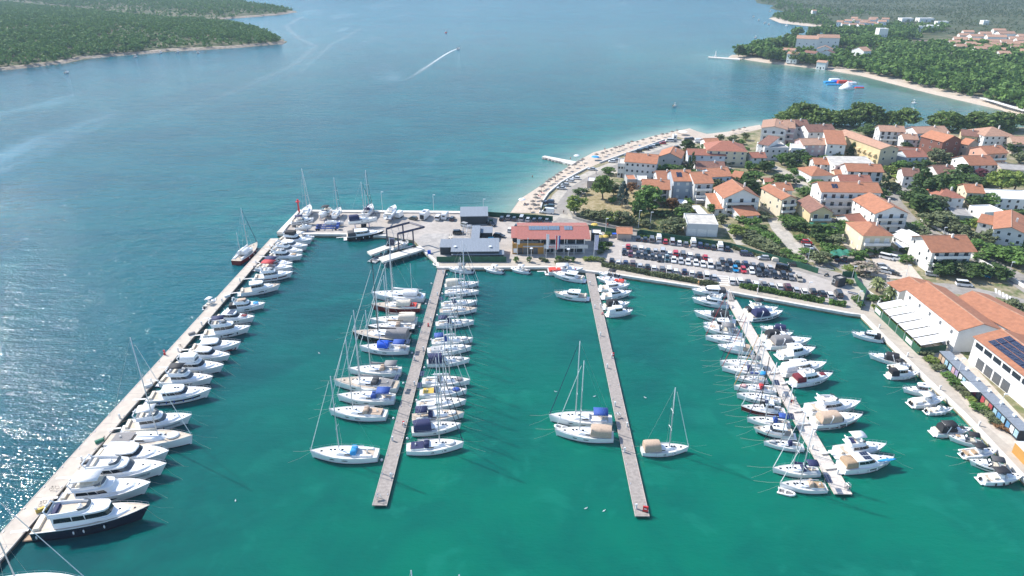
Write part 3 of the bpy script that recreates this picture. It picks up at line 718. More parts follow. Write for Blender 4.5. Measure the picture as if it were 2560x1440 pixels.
        MB().frus(-.03 * L, .02 * L, -w_ * .9, w_ * .9, fs + 1.05, fs + 1.4, .15, .0, .05).build('windscreen', M['greyglass'], root)
        MB().frus(-.25 * L, -.14 * L, -w_ * 1.2, w_ * 1.2, fs + .03, fs + .55, .03, .03, .03).build('helm_seat', M['cv_' + o.get('seat', 'cream')], root)
        if o.get('bim'): bimini(root, -.26 * L, .08 * L, Bm * .36, fs + 2.0, o['bim'], fs + .1, 'sun_top', .12)
        if o.get('tubes'):
            for sg in (1, -1):
                pts = [side(tt, .95) for tt in (0, .2, .4, .6, .78, .9, .97)]
                MB().tube([(-.54 * L, sg * pts[0][1], pts[0][2])] + [(x, sg * y, z) for x, y, z in pts] + [(.5 * L, 0, pts[-1][2] + .05)], .26 if L > 5 else .2, 7).build('inflatable_tube', M['cv_' + o['tubes']], root, True)
        for j in range(o.get('motors', 1)): outboard(root, -.5 * L - .1, (j - (o.get('motors', 1) - 1) / 2) * .62, .6, o.get('motorm', 'rubber'))
        if o.get('pads'):
            MB().frus(.06 * L, .30 * L, -Bm * .27, Bm * .27, side.sheer(.6), side.sheer(.6) + .5, .05, .4, .08).build('bow_cushion', M['cv_' + o['pads']], root)
            MB().frus(-.44 * L, -.27 * L, -Bm * .33, Bm * .33, fs + .04, fs + .6, .05, .05, .05).build('stern_cushion', M['cv_' + o['pads']], root)
    if L > 11: MB().frus(-.59 * L - 2.6, -.57 * L, -.28, .28, .95, 1.02).build('gangplank', M['planks'] if 'planks' in M else M['offwhite'], root)
    if o.get('board'): MB().ell((.30 * L, -Bm * .24, side.sheer(.7) + .6), (.19 * L, .42, .07), 12, 4).build('paddleboard', M['cv_skyblue'], root, True)
    if o.get('aftmotor'): outboard(root, -.52 * L, 0, .7, 'gelcoat')
    if kind not in ('open',): pulpit(root, side, .5, .62)
    if L > 6: fenders(root, side, o.get('fend', (.25, .45, .62)), o.get('fendc', 'white'))
    if o.get('lines', 1): lines(root, side, 4.0)
    return side

def dinghy(root, L, o):
    w_ = L * .22; b = MB(); m = M['cv_' + o.get('tubes', 'white')]
    for sg in (1, -1):
        MB().tube([(-.5 * L, sg * w_, .22), (-.1 * L, sg * w_, .22), (.22 * L, sg * w_ * .9, .25), (.40 * L, sg * w_ * .5, .32), (.48 * L, 0, .38)], .2, 7).build('inflatable_tube', m, root, True)
    MB().frus(-.42 * L, .33 * L, -w_, w_, .02, .12).build('floor', M['cv_grey'], root)
    MB().frus(-.12 * L, -.02 * L, -w_, w_, .22, .3).build('thwart', M['offwhite'], root)
    MB().frus(-.46 * L, -.41 * L, -w_, w_, .05, .42).build('transom', M['offwhite'], root)
    if o.get('motor', 1): outboard(root, -.47 * L, 0, .35)

BOATS = []
KN = dict(sail='sailing_yacht', fly='flybridge_yacht', hard='motor_yacht', trawler='trawler_yacht', pilot='pilothouse_boat', express='sport_cruiser', open='open_motorboat', dinghy='inflatable_dinghy')
CN = dict(sail='sailboat', fly='motor yacht', hard='motor yacht', trawler='motor yacht', pilot='motorboat', express='motorboat', open='motorboat', dinghy='dinghy')
def boat(group, kind, sx, sy, bx, by, label, **o):
    z = o.get('z', 0.0); zz = z + (1.0 if kind != 'dinghy' else .3)
    s, e = G(sx, sy, zz), G(bx, by, zz); d = e - s; L = o.get('L', d.length)
    if 'L' in o: e = s + d.normalized() * L if o.get('from_stern') else e; s = e - d.normalized() * L
    c = (s + e) / 2
    r = thing(o.get('name', KN[kind]), label, CN[kind], (c.x, c.y, z), math.atan2(d.y, d.x), group)
    if o.get('heel'): r.rotation_euler[0] = R(o['heel'])
    if kind == 'sail': sailboat(r, L, o)
    elif kind == 'dinghy': dinghy(r, L, o)
    else: motor(r, L, o, kind)
    BOATS.append(r); return r
g = 'motorboats moored along the breakwater'
boat(g, 'express', 736, 591, 787, 595, 'small white cabin cruiser tucked under the boatyard quay, farthest on the breakwater', bim='white')
boat(g, 'fly', 700, 600, 782, 605, 'white flybridge boat with enclosed black flybridge tent, second from boatyard quay', flytent='black')
boat(g, 'hard', 690, 614, 771, 620, 'white hardtop cruiser third from the boatyard quay on the breakwater', wind='greyglass')
boat(g, 'fly', 684, 624, 759, 633, 'white flybridge boat with dark grey windscreen cover, fourth from boatyard quay', wind='greyglass')
boat(g, 'fly', 673, 642, 758, 644, 'large white flybridge yacht with tan sunpad, moored beside the blue bimini', pad='tan', fendc='black', fend=(.2, .35, .5, .62))
boat(g, 'express', 655, 657, 733, 664, 'white cruiser under a navy blue bimini, on the breakwater', bim='navy', seat='navy')
boat(g, 'express', 644, 668, 733, 674, 'white cruiser under a red bimini, on the breakwater', bim='red', wind='greyglass')
boat(g, 'fly', 637, 695, 734, 686, 'white flybridge yacht with maroon hull stripe on the breakwater', stripe='maroon', wind='greyglass', fendc='white')
boat(g, 'pilot', 602, 730, 702, 717, 'white classic motor cruiser with small raised wheelhouse and thin dark sheer line', deck='paletrim', wind='greyglass')
boat(g, 'fly', 572, 770, 665, 763, 'white flybridge boat with black aft enclosure and tan flybridge cover', tent='black', cover='beige', pad='skyblue')
boat(g, 'hard', 540, 796, 638, 798, 'white hardtop yacht with dark red sunpads and roof solar panels', pad='burgundy', solar=1)
boat(g, 'trawler', 510, 836, 628, 823, 'white trawler yacht with navy bimini, black fenders and teak platform', bim='navy', fendc='black', fend=(.12, .4, .55, .75))
boat(g, 'hard', 480, 873, 604, 864, 'white hardtop yacht with maroon bottom paint', bottom='maroon', wind='greyglass', beam=4.6)
boat(g, 'hard', 476, 886, 577, 894, 'white rounded hardtop cruiser just behind the enclosed bridge yacht', wind='glass')
boat(g, 'fly', 433, 919, 562, 922, 'white enclosed bridge yacht with black windows and solar panels on top', flytent='white', solar=1)
boat(g, 'fly', 405, 951, 535, 951, 'white flybridge yacht with black bimini and sweeping dark side windows', bim='black', wind='greyglass')
boat(g, 'hard', 375, 996, 531, 983, 'white coupe yacht with dark wraparound windows and navy hull stripe', stripe='navyhull', fendc='blue', fend=(.2, .32, .45, .6, .75), roofhatch=2)
boat(g, 'fly', 315, 1068, 483, 1048, 'white flybridge yacht with white bimini and grey hull stripe', stripe='greyhull', bim='white', wind='greyglass', fendc='black')
boat(g, 'sail', 270, 1105, 484, 1100, 'large white sailing yacht with tan deck and beige sail cover on the breakwater', deck='paletrim', bag='cream', mast=25, mastx=.10, hood=None, raft='white', cush='grey')
boat(g, 'hard', 240, 1145, 426, 1141, 'big plain white hardtop yacht next to the tan decked sailing yacht', beam=5.6, wind='glass')
boat(g, 'fly', 195, 1192, 421, 1176, 'long white flybridge yacht with grey fabric windscreen cover and dark hull band', wind='greyglass', stripe='greyhull', beam=5.6)
boat(g, 'fly', 160, 1242, 381, 1222, 'white flybridge yacht with white bimini beside the navy hulled trawler', bim='white', cover='cream', wind='gelcoat', beam=5.7, fendc='black', fend=(.45, .6))
boat(g, 'trawler', 92, 1322, 380, 1284, 'navy hulled classic trawler yacht with white superstructure and teak decks', hull='navyhull', deck='paletrim', flysole='paletrim', flyseat='navy', fend=(.05, .38, .47, .65), beam=5.5, plat='teak')
boat(g, 'sail', -60, 1484, 238, 1474, 'white sailing yacht cut off by the bottom edge, mast crossing the breakwater', mast=24, mastx=-.12, bag='none', solar=1)
boat(None, 'sail', 590, 656, 644, 612, 'two masted red hulled ketch on the seaward side of the breakwater', hull='redhull', deck='paletrim', mizzen=1, awning=('white', -.25, .0), genoa='navy', lines=0, mast=16)
boat(None, 'open', 512, 768, 540, 746, 'small white motorboat with hard sun top on the seaward side of the breakwater', bim='white', lines=0)
g = 'boats stored ashore in the boatyard'
ZY = ZQ + 1.6
boat(g, 'sail', 757, 541, 775, 514, 'white sailing yacht ashore at the yard corner beside the red beacon', z=ZY, L=12.5, mast=17, lines=0, hood=None, bag='none')
boat(g, 'express', 824, 519, 800, 542, 'white cruiser with grey windscreen ashore, bow towards the marina', z=ZY, L=10, bim='black', lines=0, wind='greyglass')
boat(g, 'sail', 833, 540, 851, 519, 'small sailing yacht ashore between the grey cruiser and the cluttered yacht', z=ZY, L=9.5, mast=14, lines=0, genoa='navy', bag='none')
boat(g, 'sail', 911, 537, 930, 512, 'cluttered sailing yacht ashore with navy sail cover and tall twin masts', z=ZY, L=12, mast=16, mizzen=1, lines=0, bag='navy', hood='navy', genoa='black', cush='grey')
boat(g, 'open', 962, 547, 988, 517, 'white speedboat with bright blue bottom stripe ashore', z=ZY, L=11.5, bottom='bluehull', lines=0, name='speedboat')
boat(g, 'express', 728, 553, 786, 548, 'white sport cruiser with dark side graphics ashore at the seawall', z=ZQ + .9, stripe='blackhull', bim='navy', lines=0)
boat(g, 'open', 740, 566, 780, 564, 'small white open boat ashore next to the blue trailers', z=ZQ + .9, lines=0)
boat(g, 'sail', 812, 553, 860, 553, 'mastless white day sailer hull ashore behind the blue trailers', z=ZQ + .8, mast=0, lines=0)
boat(g, 'sail', 870, 552, 943, 545, 'white keel yacht propped up ashore with blue cockpit cover', z=ZQ + 2.2, tent='navy', lines=0, mast=15, genoa='black')
boat(None, 'hard', 867, 592, 961, 584, 'black hulled motor yacht with grey deck moored along the boatyard quay', hull='blackhull', deck='lightdeck' if 'lightdeck' in M else 'offwhite', wind='greyglass', lines=0, tent='darkgrey')
boat(None, 'dinghy', 934, 652, 955, 638, 'grey inflatable boat between the two travel lift piers', tubes='lightgrey', L=7)
boat(None, 'dinghy', 1098, 663, 1083, 659, 'small white inflatable dinghy at the head of the crowded timber pontoon', L=3.4)
g = 'sailboats on the west side of the crowded pontoon'
boat(g, 'sail', 1061, 744, 929, 738, 'large white ketch with red bottom band and white pilothouse awning', mizzen=1, boot='maroon', awning=('white', -.38, -.12), mastx=.09, mast=19, deck='gelcoat')
boat(g, 'sail', 1051, 768, 929, 766, 'dark red hulled motor sailer with cream cockpit awning and red box', hull='redhull', deck='paletrim', awning=('cream', -.30, -.02), mast=17, mastx=.06, cush='redbright')
boat(g, 'sail', 1043, 801, 925, 802, 'white yacht under long cream cockpit tent beside the red motor sailer', tent='cream', bag='grey', mast=17.5, mastx=.10)
boat(g, 'sail', 1037, 818, 919, 819, 'dark blue hulled yacht with tan boom cover next to the black hulled sloop', hull='navyhull', deck='offwhite', bag='tan', hood='beige', mast=16)
boat(g, 'sail', 1025, 845, 881, 836, 'long black hulled sloop with teak deck and black mast', hull='blackhull', deck='paletrim', mastm='blackmast', bag='darkgrey', tent='grey', mast=21, mastx=.05)
boat(g, 'sail', 1022, 873, 899, 870, 'white yacht with bright blue sail cover and blue bimini', bag='brightblue', awning=('brightblue', -.10, .12), bim='blue', mast=16, solar=1)
boat(g, 'sail', 1003, 927, 872, 926, 'white yacht with taupe sprayhood and bimini, alone after a gap', hood='beige', bim='grey', mast=17, bag='grey')
boat(g, 'sail', 995, 966, 835, 957, 'long yacht with tan side decks, dark roof windows and stern solar panels', deck='paletrim', hood='darkgrey', solar=1, mast=20, cush='grey', bag='grey', fendc='black')
boat(g, 'sail', 987, 996, 843, 993, 'white yacht with blue sprayhood and blue bimini, between tan decked and beige cushioned yachts', hood='blue', bim='blue', mast=19)
boat(g, 'sail', 967, 1036, 823, 1029, 'white yacht with open cockpit and folded beige hoods', hood='beige', cush='beige', mast=19.5, bag='none', fend=(.15, .25, .35, .52, .65))
boat(g, 'sail', 946, 1136, 776, 1134, 'white sloop with light blue sprayhood, nearest berth of the crowded pontoon', hood='skyblue', mast=19, bag='none', fend=(.35, .5, .65), fendc='blue', hatches=3, mastx=.07)
g = 'sailboats on the east side of the crowded pontoon'
boat(None, 'open', 1179, 675, 1120, 672, 'white open motorboat moored bow-in at the head of the crowded pontoon', bim='grey', lines=0)
boat(g, 'sail', 1112, 714, 1198, 708, 'white yacht with cream cockpit tent, first on the east side', tent='cream', mast=15)
boat(g, 'sail', 1112, 730, 1198, 729, 'slim white yacht with navy genoa and open cockpit, second on the east side', genoa='navy', mast=14.5, fendc='black')
boat(g, 'sail', 1103, 762, 1194, 754, 'white yacht with navy dodger and solar panel on stern pole', hood='navy', solar=1, mast=15)
boat(g, 'sail', 1099, 777, 1193, 773, 'white yacht with tan deck line and bare cockpit between two navy hooded yachts', deck='paletrim', mast=15.5, genoa='navy')
boat(g, 'sail', 1089, 810, 1186, 804, 'white yacht with clear and navy cockpit enclosure, alone between gaps', hood='navy', bim='navy', raft='white', mast=16, genoa='navy')
boat(g, 'sail', 1079, 855, 1183, 848, 'white yacht with bright royal blue bimini on the east side', bim='blue', hood='blue', raft='white', mast=16.5)
boat(g, 'sail', 1068, 877, 1179, 869, 'white yacht with cluttered cockpit and upturned tender, behind the royal blue bimini', raft='white', mast=16, genoa='black', cush='lightgrey')
boat(g, 'sail', 1067, 905, 1175, 899, 'white yacht with dark navy cockpit tent and grey tender', tent='navy', raft='lightgrey', mast=16.5, genoa='navy')
boat(g, 'sail', 1055, 953, 1176, 953, 'white yacht with grey sprayhood and solar panels hung on stern arch', hood='grey', solar=1, mast=17.5, raft='greyhull' if False else 'grey')
boat(g, 'sail', 1049, 982, 1168, 977, 'white yacht with yellow cockpit cushions and blue bag on foredeck', cush='yellow', raft='blue', hood='navy', mast=17, solar=1)
boat(g, 'sail', 1041, 1012, 1166, 1003, 'plain white yacht with flush deck and no canvas hood', mast=17.5, bag='none', genoa='navy')
boat(g, 'sail', 1030, 1044, 1161, 1035, 'white yacht with teak roof strips and navy hood and bimini', hood='navy', bim='navy', deck='paletrim', raft='white', mast=18, genoa='black')
boat(g, 'sail', 1029, 1075, 1153, 1062, 'white yacht with one large dark navy cockpit tent and grey boom', tent='navy', mast=18, genoa='black', bag='none')
boat(g, 'sail', 1016, 1120, 1160, 1110, 'white yacht with navy sprayhood and white tender, nearest on the east side', hood='navy', raft='white', mast=18.5, bim=None, bag='none', genoa='navy', cush='navy')
g = 'inflatable boats along the office quay'
boat(g, 'open', 1249, 676, 1212, 672, 'white inflatable boat with white sun top, moored in front of the green fence', tubes='white', bim='white', lines=0, name='inflatable_boat', L=6.2)
boat(g, 'open', 1314, 676, 1278, 672, 'white inflatable boat with white sun top, moored in front of the orange kiosk', tubes='white', bim='white', lines=0, name='inflatable_boat', L=6.2)
g = 'boats on the half empty pontoon'
boat(g, 'open', 1370, 678, 1458, 676, 'white open launch with coral red seats and white sun top', pads='redbright', seat='redbright', bim='white', lines=0, motors=2)
boat(g, 'hard', 1459, 697, 1381, 686, 'white hardtop cruiser with three roof hatches and black fenders beside the red seated launch', roofhatch=3, fendc='black', wind='glass')
boat(g, 'hard', 1467, 742, 1385, 735, 'white and black wheelhouse cruiser lying alone on the half empty pontoon', fendc='black', wind='glass', tent=None, deck='paletrim', roofhatch=1)
boat(g, 'sail', 1530, 1051, 1372, 1044, 'white sloop with blue bimini beside the beige tented sloop', bim='blue', mast=20, genoa='navy', bag='none')
boat(g, 'sail', 1534, 1090, 1387, 1079, 'white sloop with beige cockpit tent on the west side of half empty pontoon', tent='beige', mast=18.5, bag='none', fend=(.05, .2, .32))
boat(g, 'sail', 1604, 1124, 1722, 1119, 'white sloop with beige cockpit tent alone on the east side of half empty pontoon', tent='beige', mast=15.5, bag='none')
boat(None, 'dinghy', 1412, 1070, 1386, 1064, 'small white inflatable dinghy squeezed between the bows of two sloops', L=3, motor=0)
boat(g, 'express', 1550, 692, 1495, 683, 'white open cruiser with folded black bimini nearest the promenade', seat='black', bim='black', lines=0)
boat(g, 'open', 1561, 706, 1493, 697, 'white inflatable boat with coral red seats second from the promenade', pads='redbright', seat='redbright', tubes='white', motors=1, motorm='gelcoat', lines=0)
boat(g, 'hard', 1500, 720, 1574, 715, 'white hardtop cruiser with four small roof windows behind solar roofed cruiser', roofhatch=3)
boat(g, 'hard', 1508, 739, 1579, 732, 'white hardtop cruiser with large black solar roof and teak platform', solar=1)
boat(g, 'express', 1510, 765, 1575, 759, 'white cruiser with black cockpit canopy on half empty pontoon', tent='black')
boat(g, 'pilot', 1519, 783, 1582, 778, 'small white cabin boat next to the black canopied cruiser', sole='offwhite', plat='gelcoat', tent='white')
g = 'boats on the west side of the white pontoon'
boat(g, 'hard', 1815, 731, 1728, 729, 'white sport yacht nearest the promenade beside the gangway', tent='darkgrey')
boat(g, 'fly', 1815, 760, 1729, 749, 'white flybridge boat with high bow and black fenders beside the gangway', fendc='black', fend=(.3, .5, .65, .8))
boat(g, 'express', 1832, 798, 1734, 783, 'white cruiser with black cockpit canopy and covered outboard', tent='black')
boat(g, 'pilot', 1839, 817, 1757, 812, 'white cabin boat with long flat roof between black and grey canopied cruisers', roofhatch=2)
boat(g, 'express', 1849, 832, 1757, 821, 'white cruiser with round beige sunpad on its foredeck', pad='beige', bim='grey')
boat(g, 'sail', 1861, 851, 1763, 842, 'white sloop with black fender just behind the peach canopied boat', mast=15, genoa='red', fendc='black', bag='none')
boat(g, 'hard', 1876, 875, 1793, 866, 'small white boat with peach coloured canopy and rounded cabin', tent='beige', wind='gelcoat', glass='gelcoat')
boat(g, 'sail', 1906, 912, 1799, 905, 'white sloop with grey bimini on the west side of white pontoon', bim='grey', mast=16, genoa='navy')
boat(g, 'sail', 1910, 929, 1804, 919, 'white sloop with navy sprayhood beside the grey bimini sloop', hood='navy', mast=16, genoa='red', bag='none')
boat(g, 'sail', 1919, 948, 1837, 942, 'small older sailboat with blue boom cover and dark stripe', bag='blue', bim='skyblue', stripe='blackhull', mast=12)
boat(g, 'sail', 1940, 974, 1834, 966, 'white sloop with red sprayhood and pink rolled sail on deck', hood='red', genoa='orange', mast=16, bag='none', raft='pink', solar=1)
boat(g, 'sail', 1952, 1000, 1841, 986, 'plain white sloop with open cockpit beside the dark red motor sailer', mast=17, genoa='black', bag='none')
boat(g, 'sail', 1963, 1027, 1852, 1017, 'dark red hulled motor sailer with white pilothouse and black mast', hull='redhull', house=1, mast=14, mastm='blackmast', bag='black', boot='offwhite')
boat(g, 'sail', 1976, 1059, 1867, 1046, 'white sloop with blue bimini and blue sprayhood on white pontoon', bim='blue', hood='blue', mast=15.5, genoa='navy', bag='none', solar=1)
boat(g, 'hard', 1983, 1084, 1883, 1073, 'white cabin cruiser with pale teak foredeck between two blue canvas sloops', deck='paletrim', roofhatch=2, bottom='navyhull')
boat(g, 'sail', 2010, 1115, 1909, 1104, 'white sloop with navy sprayhood and grey tender, third from the tip of white pontoon', hood='navy', raft='lightgrey', mast=15, genoa='black', bag='none')
boat(g, 'sail', 2049, 1176, 1931, 1172, 'white sloop with dark navy boom cover, second from the tip of white pontoon', bag='navy', bim='navy', hood='navy', mast=15, fendc='black', genoa='white')
boat(g, 'sail', 2067, 1216, 1949, 1210, 'white sloop with beige hood and dark stern rack at the tip of white pontoon', hood='beige', cush='tan', solar=1, mast=14, bag='none')
boat(None, 'dinghy', 1962, 1229, 1989, 1237, 'small pale grey dinghy floating beside the tip sloop of white pontoon', L=3.4, motor=0)
g = 'motorboats on the east side of the white pontoon'
boat(g, 'fly', 1863, 779, 1944, 774, 'white flybridge boat with black bimini and black cockpit enclosure', bim='black', tent='black')
boat(g, 'express', 1874, 792, 1956, 783, 'white cruiser with navy canopy and thin navy hull line', tent='navy', stripe='navyhull')
boat(g, 'express', 1973, 830, 1899, 819, 'white cruiser moored bow-in with navy canopy', tent='navy')
boat(g, 'express', 1908, 843, 1982, 836, 'white cruiser with black canopy and wide white arch', tent='black')
boat(g, 'express', 1920, 861, 2026, 854, 'white cruiser with light grey canopy and teak platform', tent='grey', wind='greyglass')
boat(g, 'pilot', 1950, 886, 2037, 875, 'boxy white cabin boat with tall white outboard', roofhatch=2, aftmotor=1, fendc='black', sole='offwhite', beam=4.0)
boat(g, 'hard', 1955, 928, 2064, 914, 'white hardtop boat with three roof windows and enclosed stern cabin', tent='white', roofhatch=3)
boat(g, 'fly', 1983, 954, 2080, 940, 'white boat with burgundy cockpit cover and burgundy foredeck cover', tent='burgundy', pad='burgundy')
boat(g, 'fly', 2020, 1024, 2149, 1013, 'white flybridge yacht with cream seats and dark oval windows', seat='cream', sole='paletrim', wind='greyglass')
boat(g, 'express', 2033, 1056, 2154, 1045, 'white cruiser with beige canopy and brown hull bottom', tent='beige', bottom='brownhull')
boat(g, 'fly', 2092, 1129, 2213, 1118, 'white flybridge boat with raised white bimini and blue seats', bim='white', flyseat='navy', flysole='paletrim')
boat(g, 'hard', 2102, 1166, 2232, 1152, 'white cruiser with tan aft canopy and blue paddleboard on deck', tent='tan', solar=1, board=1)
g = 'motorboats along the shop quay'
boat(g, 'hard', 2203, 846, 2128, 833, 'white hardtop boat with black aft canopy, first on the shop quay', tent='black', roofhatch=2)
boat(g, 'express', 2257, 904, 2170, 887, 'white sport cruiser with black cockpit canopy, second on the shop quay', tent='black', fendc='black')
boat(g, 'open', 2227, 916, 2277, 913, 'inflatable boat with black bimini behind the white twin motor cabin boat', bim='black', tubes='white', lines=0)
boat(g, 'pilot', 2222, 936, 2297, 934, 'white cabin boat with black aft shade and outboards, moored bow to quay', tent='black', aftmotor=0, motors=2, sole='offwhite', plat='gelcoat')
boat(g, 'pilot', 2336, 981, 2255, 972, 'white cabin boat with blue tinted windscreen, moored stern to quay', wind='greyglass', roofhatch=1)
boat(g, 'open', 2280, 1006, 2361, 998, 'white open fishing boat with twin black outboards and hard top', bim='white', motors=2, pads='white', beam=3.3)
boat(g, 'open', 2318, 1025, 2382, 1022, 'small white open boat with bare cockpit, moored bow to shop quay', lines=0)
boat(g, 'express', 2336, 1077, 2428, 1075, 'sport boat completely covered with black canvas', tent='black', bim='black', lines=0, pad='black')
boat(g, 'express', 2460, 1108, 2370, 1091, 'white sport cruiser with black bimini and tan foredeck sunpad', bim='black', pad='tan', fendc='black')
boat(g, 'open', 2410, 1133, 2490, 1128, 'white inflatable boat with black bimini between two sport cruisers', bim='black', tubes='white', seat='tan')
boat(g, 'express', 2524, 1172, 2421, 1152, 'white cruiser with dark foredeck window and grey bimini, second last on shop quay', bim='darkgrey', stripe='blackhull')
boat(g, 'open', 2455, 1195, 2556, 1193, 'white open boat with black sun top and black fenders, last on the shop quay', bim='black', fendc='black', beam=3)
g = 'sailboats whose masts show at the bottom edge'
boat(g, 'sail', 1010, 1700, 1180, 1700, 'sailing yacht below the bottom edge, only its masthead showing, left one of two', mast=21.5, mastx=-.02, L=14)
boat(g, 'sail', 1110, 1712, 1290, 1712, 'sailing yacht below the bottom edge, only its masthead showing, right one of two', mast=21.5, mastx=-.02, L=14)
g = 'small boats out on the bay'
for sx, sy, bx, by, l in ((163, 181, 172, 179, 'small dark boat drifting alone off the wooded headland'), (334, 142, 343, 140, 'small white boat anchored off the headland, first from the left shore'), (396, 132, 405, 130, 'small white boat anchored off the headland beside the sandy landing'),
                          (439, 130, 448, 128, 'small white boat anchored off the middle of the headland'), (488, 133, 498, 130, 'small boat with dark canopy anchored nearest the headland tip'), (1883, 94, 1891, 92, 'white motorboat alone off the hotel shore'), (1880, 42, 1886, 41, 'white boat moored off the far cove'),
                          (1893, 50, 1899, 49, 'white boat moored off the far cove'), (1908, 58, 1914, 57, 'white boat moored off the far cove'), (1918, 61, 1925, 60, 'white boat moored off the far cove'), (1921, 29, 1927, 28, 'white boat moored off the far cove'), (1940, 33, 1946, 32, 'white boat moored off the far cove'),
                          (1963, 63, 1970, 64, 'white boat moored off the far cove'), (1684, 263, 1692, 262, 'small white boat off the shingle point'), (2284, 276, 2291, 277, 'small white boat in the bathing bay'), (2286, 255, 2292, 256, 'small white boat in the bathing bay')):
    boat(g, 'open', sx, sy, bx, by, l, lines=0, L=3.5 if 'bathing' in l or 'point' in l else 6.5, bim='navy' if 'dark' in l else 'white')
boat(None, 'open', 1141, 123, 1148, 120, 'white speedboat racing across the open water with a foam wake', lines=0, L=8, name='speedboat')
# its wake
m = bpy.data.materials.new('foam'); m.use_nodes = True; tt_ = m.node_tree; bb = tt_.nodes['Principled BSDF']; bb.inputs['Base Color'].default_value = (.8, .84, .85, 1); bb.inputs['Roughness'].default_value = .8
ga = tt_.nodes.new('ShaderNodeNewGeometry'); nz = tt_.nodes.new('ShaderNodeTexNoise'); nz.inputs['Scale'].default_value = .25; nz.inputs['Detail'].default_value = 5; tt_.links.new(ga.outputs['Position'], nz.inputs['Vector'])
at_ = tt_.nodes.new('ShaderNodeAttribute'); at_.attribute_name = 'fade'; mu = tt_.nodes.new('ShaderNodeMath'); mu.operation = 'MULTIPLY'; tt_.links.new(nz.outputs['Fac'], mu.inputs[0]); tt_.links.new(at_.outputs['Fac'], mu.inputs[1])
mu2 = tt_.nodes.new('ShaderNodeMath'); mu2.operation = 'MULTIPLY'; mu2.inputs[1].default_value = 1.7; mu2.use_clamp = True; tt_.links.new(mu.outputs[0], mu2.inputs[0]); tt_.links.new(mu2.outputs[0], bb.inputs['Alpha'])
def wake(pts, w0, w1, f0=1.0):
    P = [G(x, y, .07) for x, y in pts]; rows = []; n = len(P) - 1; fade = []
    for i, p in enumerate(P):
        tv = P[min(i + 1, n)] - P[max(i - 1, 0)]; nv = Vector((-tv.y, tv.x, 0)).normalized(); ww = w0 + (w1 - w0) * i / n
        rows.append([tuple(p + nv * ww), tuple(p), tuple(p - nv * ww)]); f = f0 * (1 - i / n); fade += [f * .1, f, f * .1]
    o = MB().loft(rows).build('wake', m); a = o.data.attributes.new('fade', 'FLOAT', 'POINT'); a.data.foreach_set('value', fade); struct(o, 'stuff', 'white foam wake trailing on the open water')
wake([(1146, 121), (1130, 127), (1112, 137), (1092, 150), (1070, 165), (1045, 182), (1010, 205)], 1.2, 4, 1.1)
wake([(760, 40), (715, 65), (745, 95), (790, 115), (740, 160), (620, 215), (480, 270), (330, 325)], 5, 9, .16)
wake([(905, 70), (830, 110), (760, 170), (640, 235)], 4, 8, .12)
# ---------------------------------------------------------------- pontoons and breakwater
bands('planks', (.33, .29, .26), (.17, .15, .135), .45, 1, .8, .10, var=.2)
bands('paleplanks', (.60, .54, .48), (.40, .36, .32), 2.4, 1, .8, .03, var=.12)
bands('slabs', (.52, .455, .38), (.30, .27, .24), 12.0, 1, .85, .008, var=.14, scale=.5)
def pontoon(name, label, l0, r0, l1, r1, z, deck, side, fl='float', n=14):
    """l0/r0 near corners, l1/r1 far corners in photo pixels at deck level"""
    A, Bq, C, D = (G(*p, z) for p in (l0, r0, l1, r1)); m0, m1 = (A + Bq) / 2, (C + D) / 2; d = m1 - m0; Ln = d.length
    w0, w1 = (Bq - A).length / 2, (D - C).length / 2; r = thing(name, label, 'pontoon', (m0.x, m0.y, 0), math.atan2(d.y, d.x) - math.pi / 2)
    MB().prism([(-w0, 0), (w0, 0), (w1, Ln), (-w1, Ln)], z - .18, z).build('deck', M[deck], r)
    for sg in (-1, 1):
        MB().prism([(sg * w0, 0), (sg * w1, Ln), (sg * (w1 + .14), Ln), (sg * (w0 + .14), 0)], z - .25, z + .05).build('edge_beam', M[side], r)
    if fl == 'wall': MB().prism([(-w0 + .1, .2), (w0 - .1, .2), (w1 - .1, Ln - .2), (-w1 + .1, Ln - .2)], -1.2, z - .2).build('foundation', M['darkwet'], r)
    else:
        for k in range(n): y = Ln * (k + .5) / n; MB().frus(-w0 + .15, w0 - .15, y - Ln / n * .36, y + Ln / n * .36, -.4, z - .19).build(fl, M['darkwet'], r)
    for k in range(int(Ln / 6)):
        for sg in (-1, 1):
            b = MB(); y = 3 + k * 6; ww = w0 + (w1 - w0) * y / Ln - .22; b.box((sg * ww, y, z + .1), (.12, .5, .06)); b.box((sg * ww, y, z + .05), (.1, .15, .1)); b.build('cleat', M['steel'], r)
    return r, m0, d.normalized(), Ln, (w0 + w1) / 2
mk('edgegrey', (.42, .38, .34), .8, var=.2)
mk('edgepale', (.58, .52, .45), .8, var=.1)
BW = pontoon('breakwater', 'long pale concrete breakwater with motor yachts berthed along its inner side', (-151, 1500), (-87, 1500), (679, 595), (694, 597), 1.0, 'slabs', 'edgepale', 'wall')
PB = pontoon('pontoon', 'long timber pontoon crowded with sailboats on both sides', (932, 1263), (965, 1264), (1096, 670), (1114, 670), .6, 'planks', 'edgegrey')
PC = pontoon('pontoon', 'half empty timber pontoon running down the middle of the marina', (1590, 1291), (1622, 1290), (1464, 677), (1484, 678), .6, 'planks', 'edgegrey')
PD = pontoon('pontoon', 'pale pontoon lined with sloops and cruisers, nearest the shops', (2089, 1236), (2128, 1234), (1819, 752), (1838, 748), .6, 'paleplanks', 'edgepale')
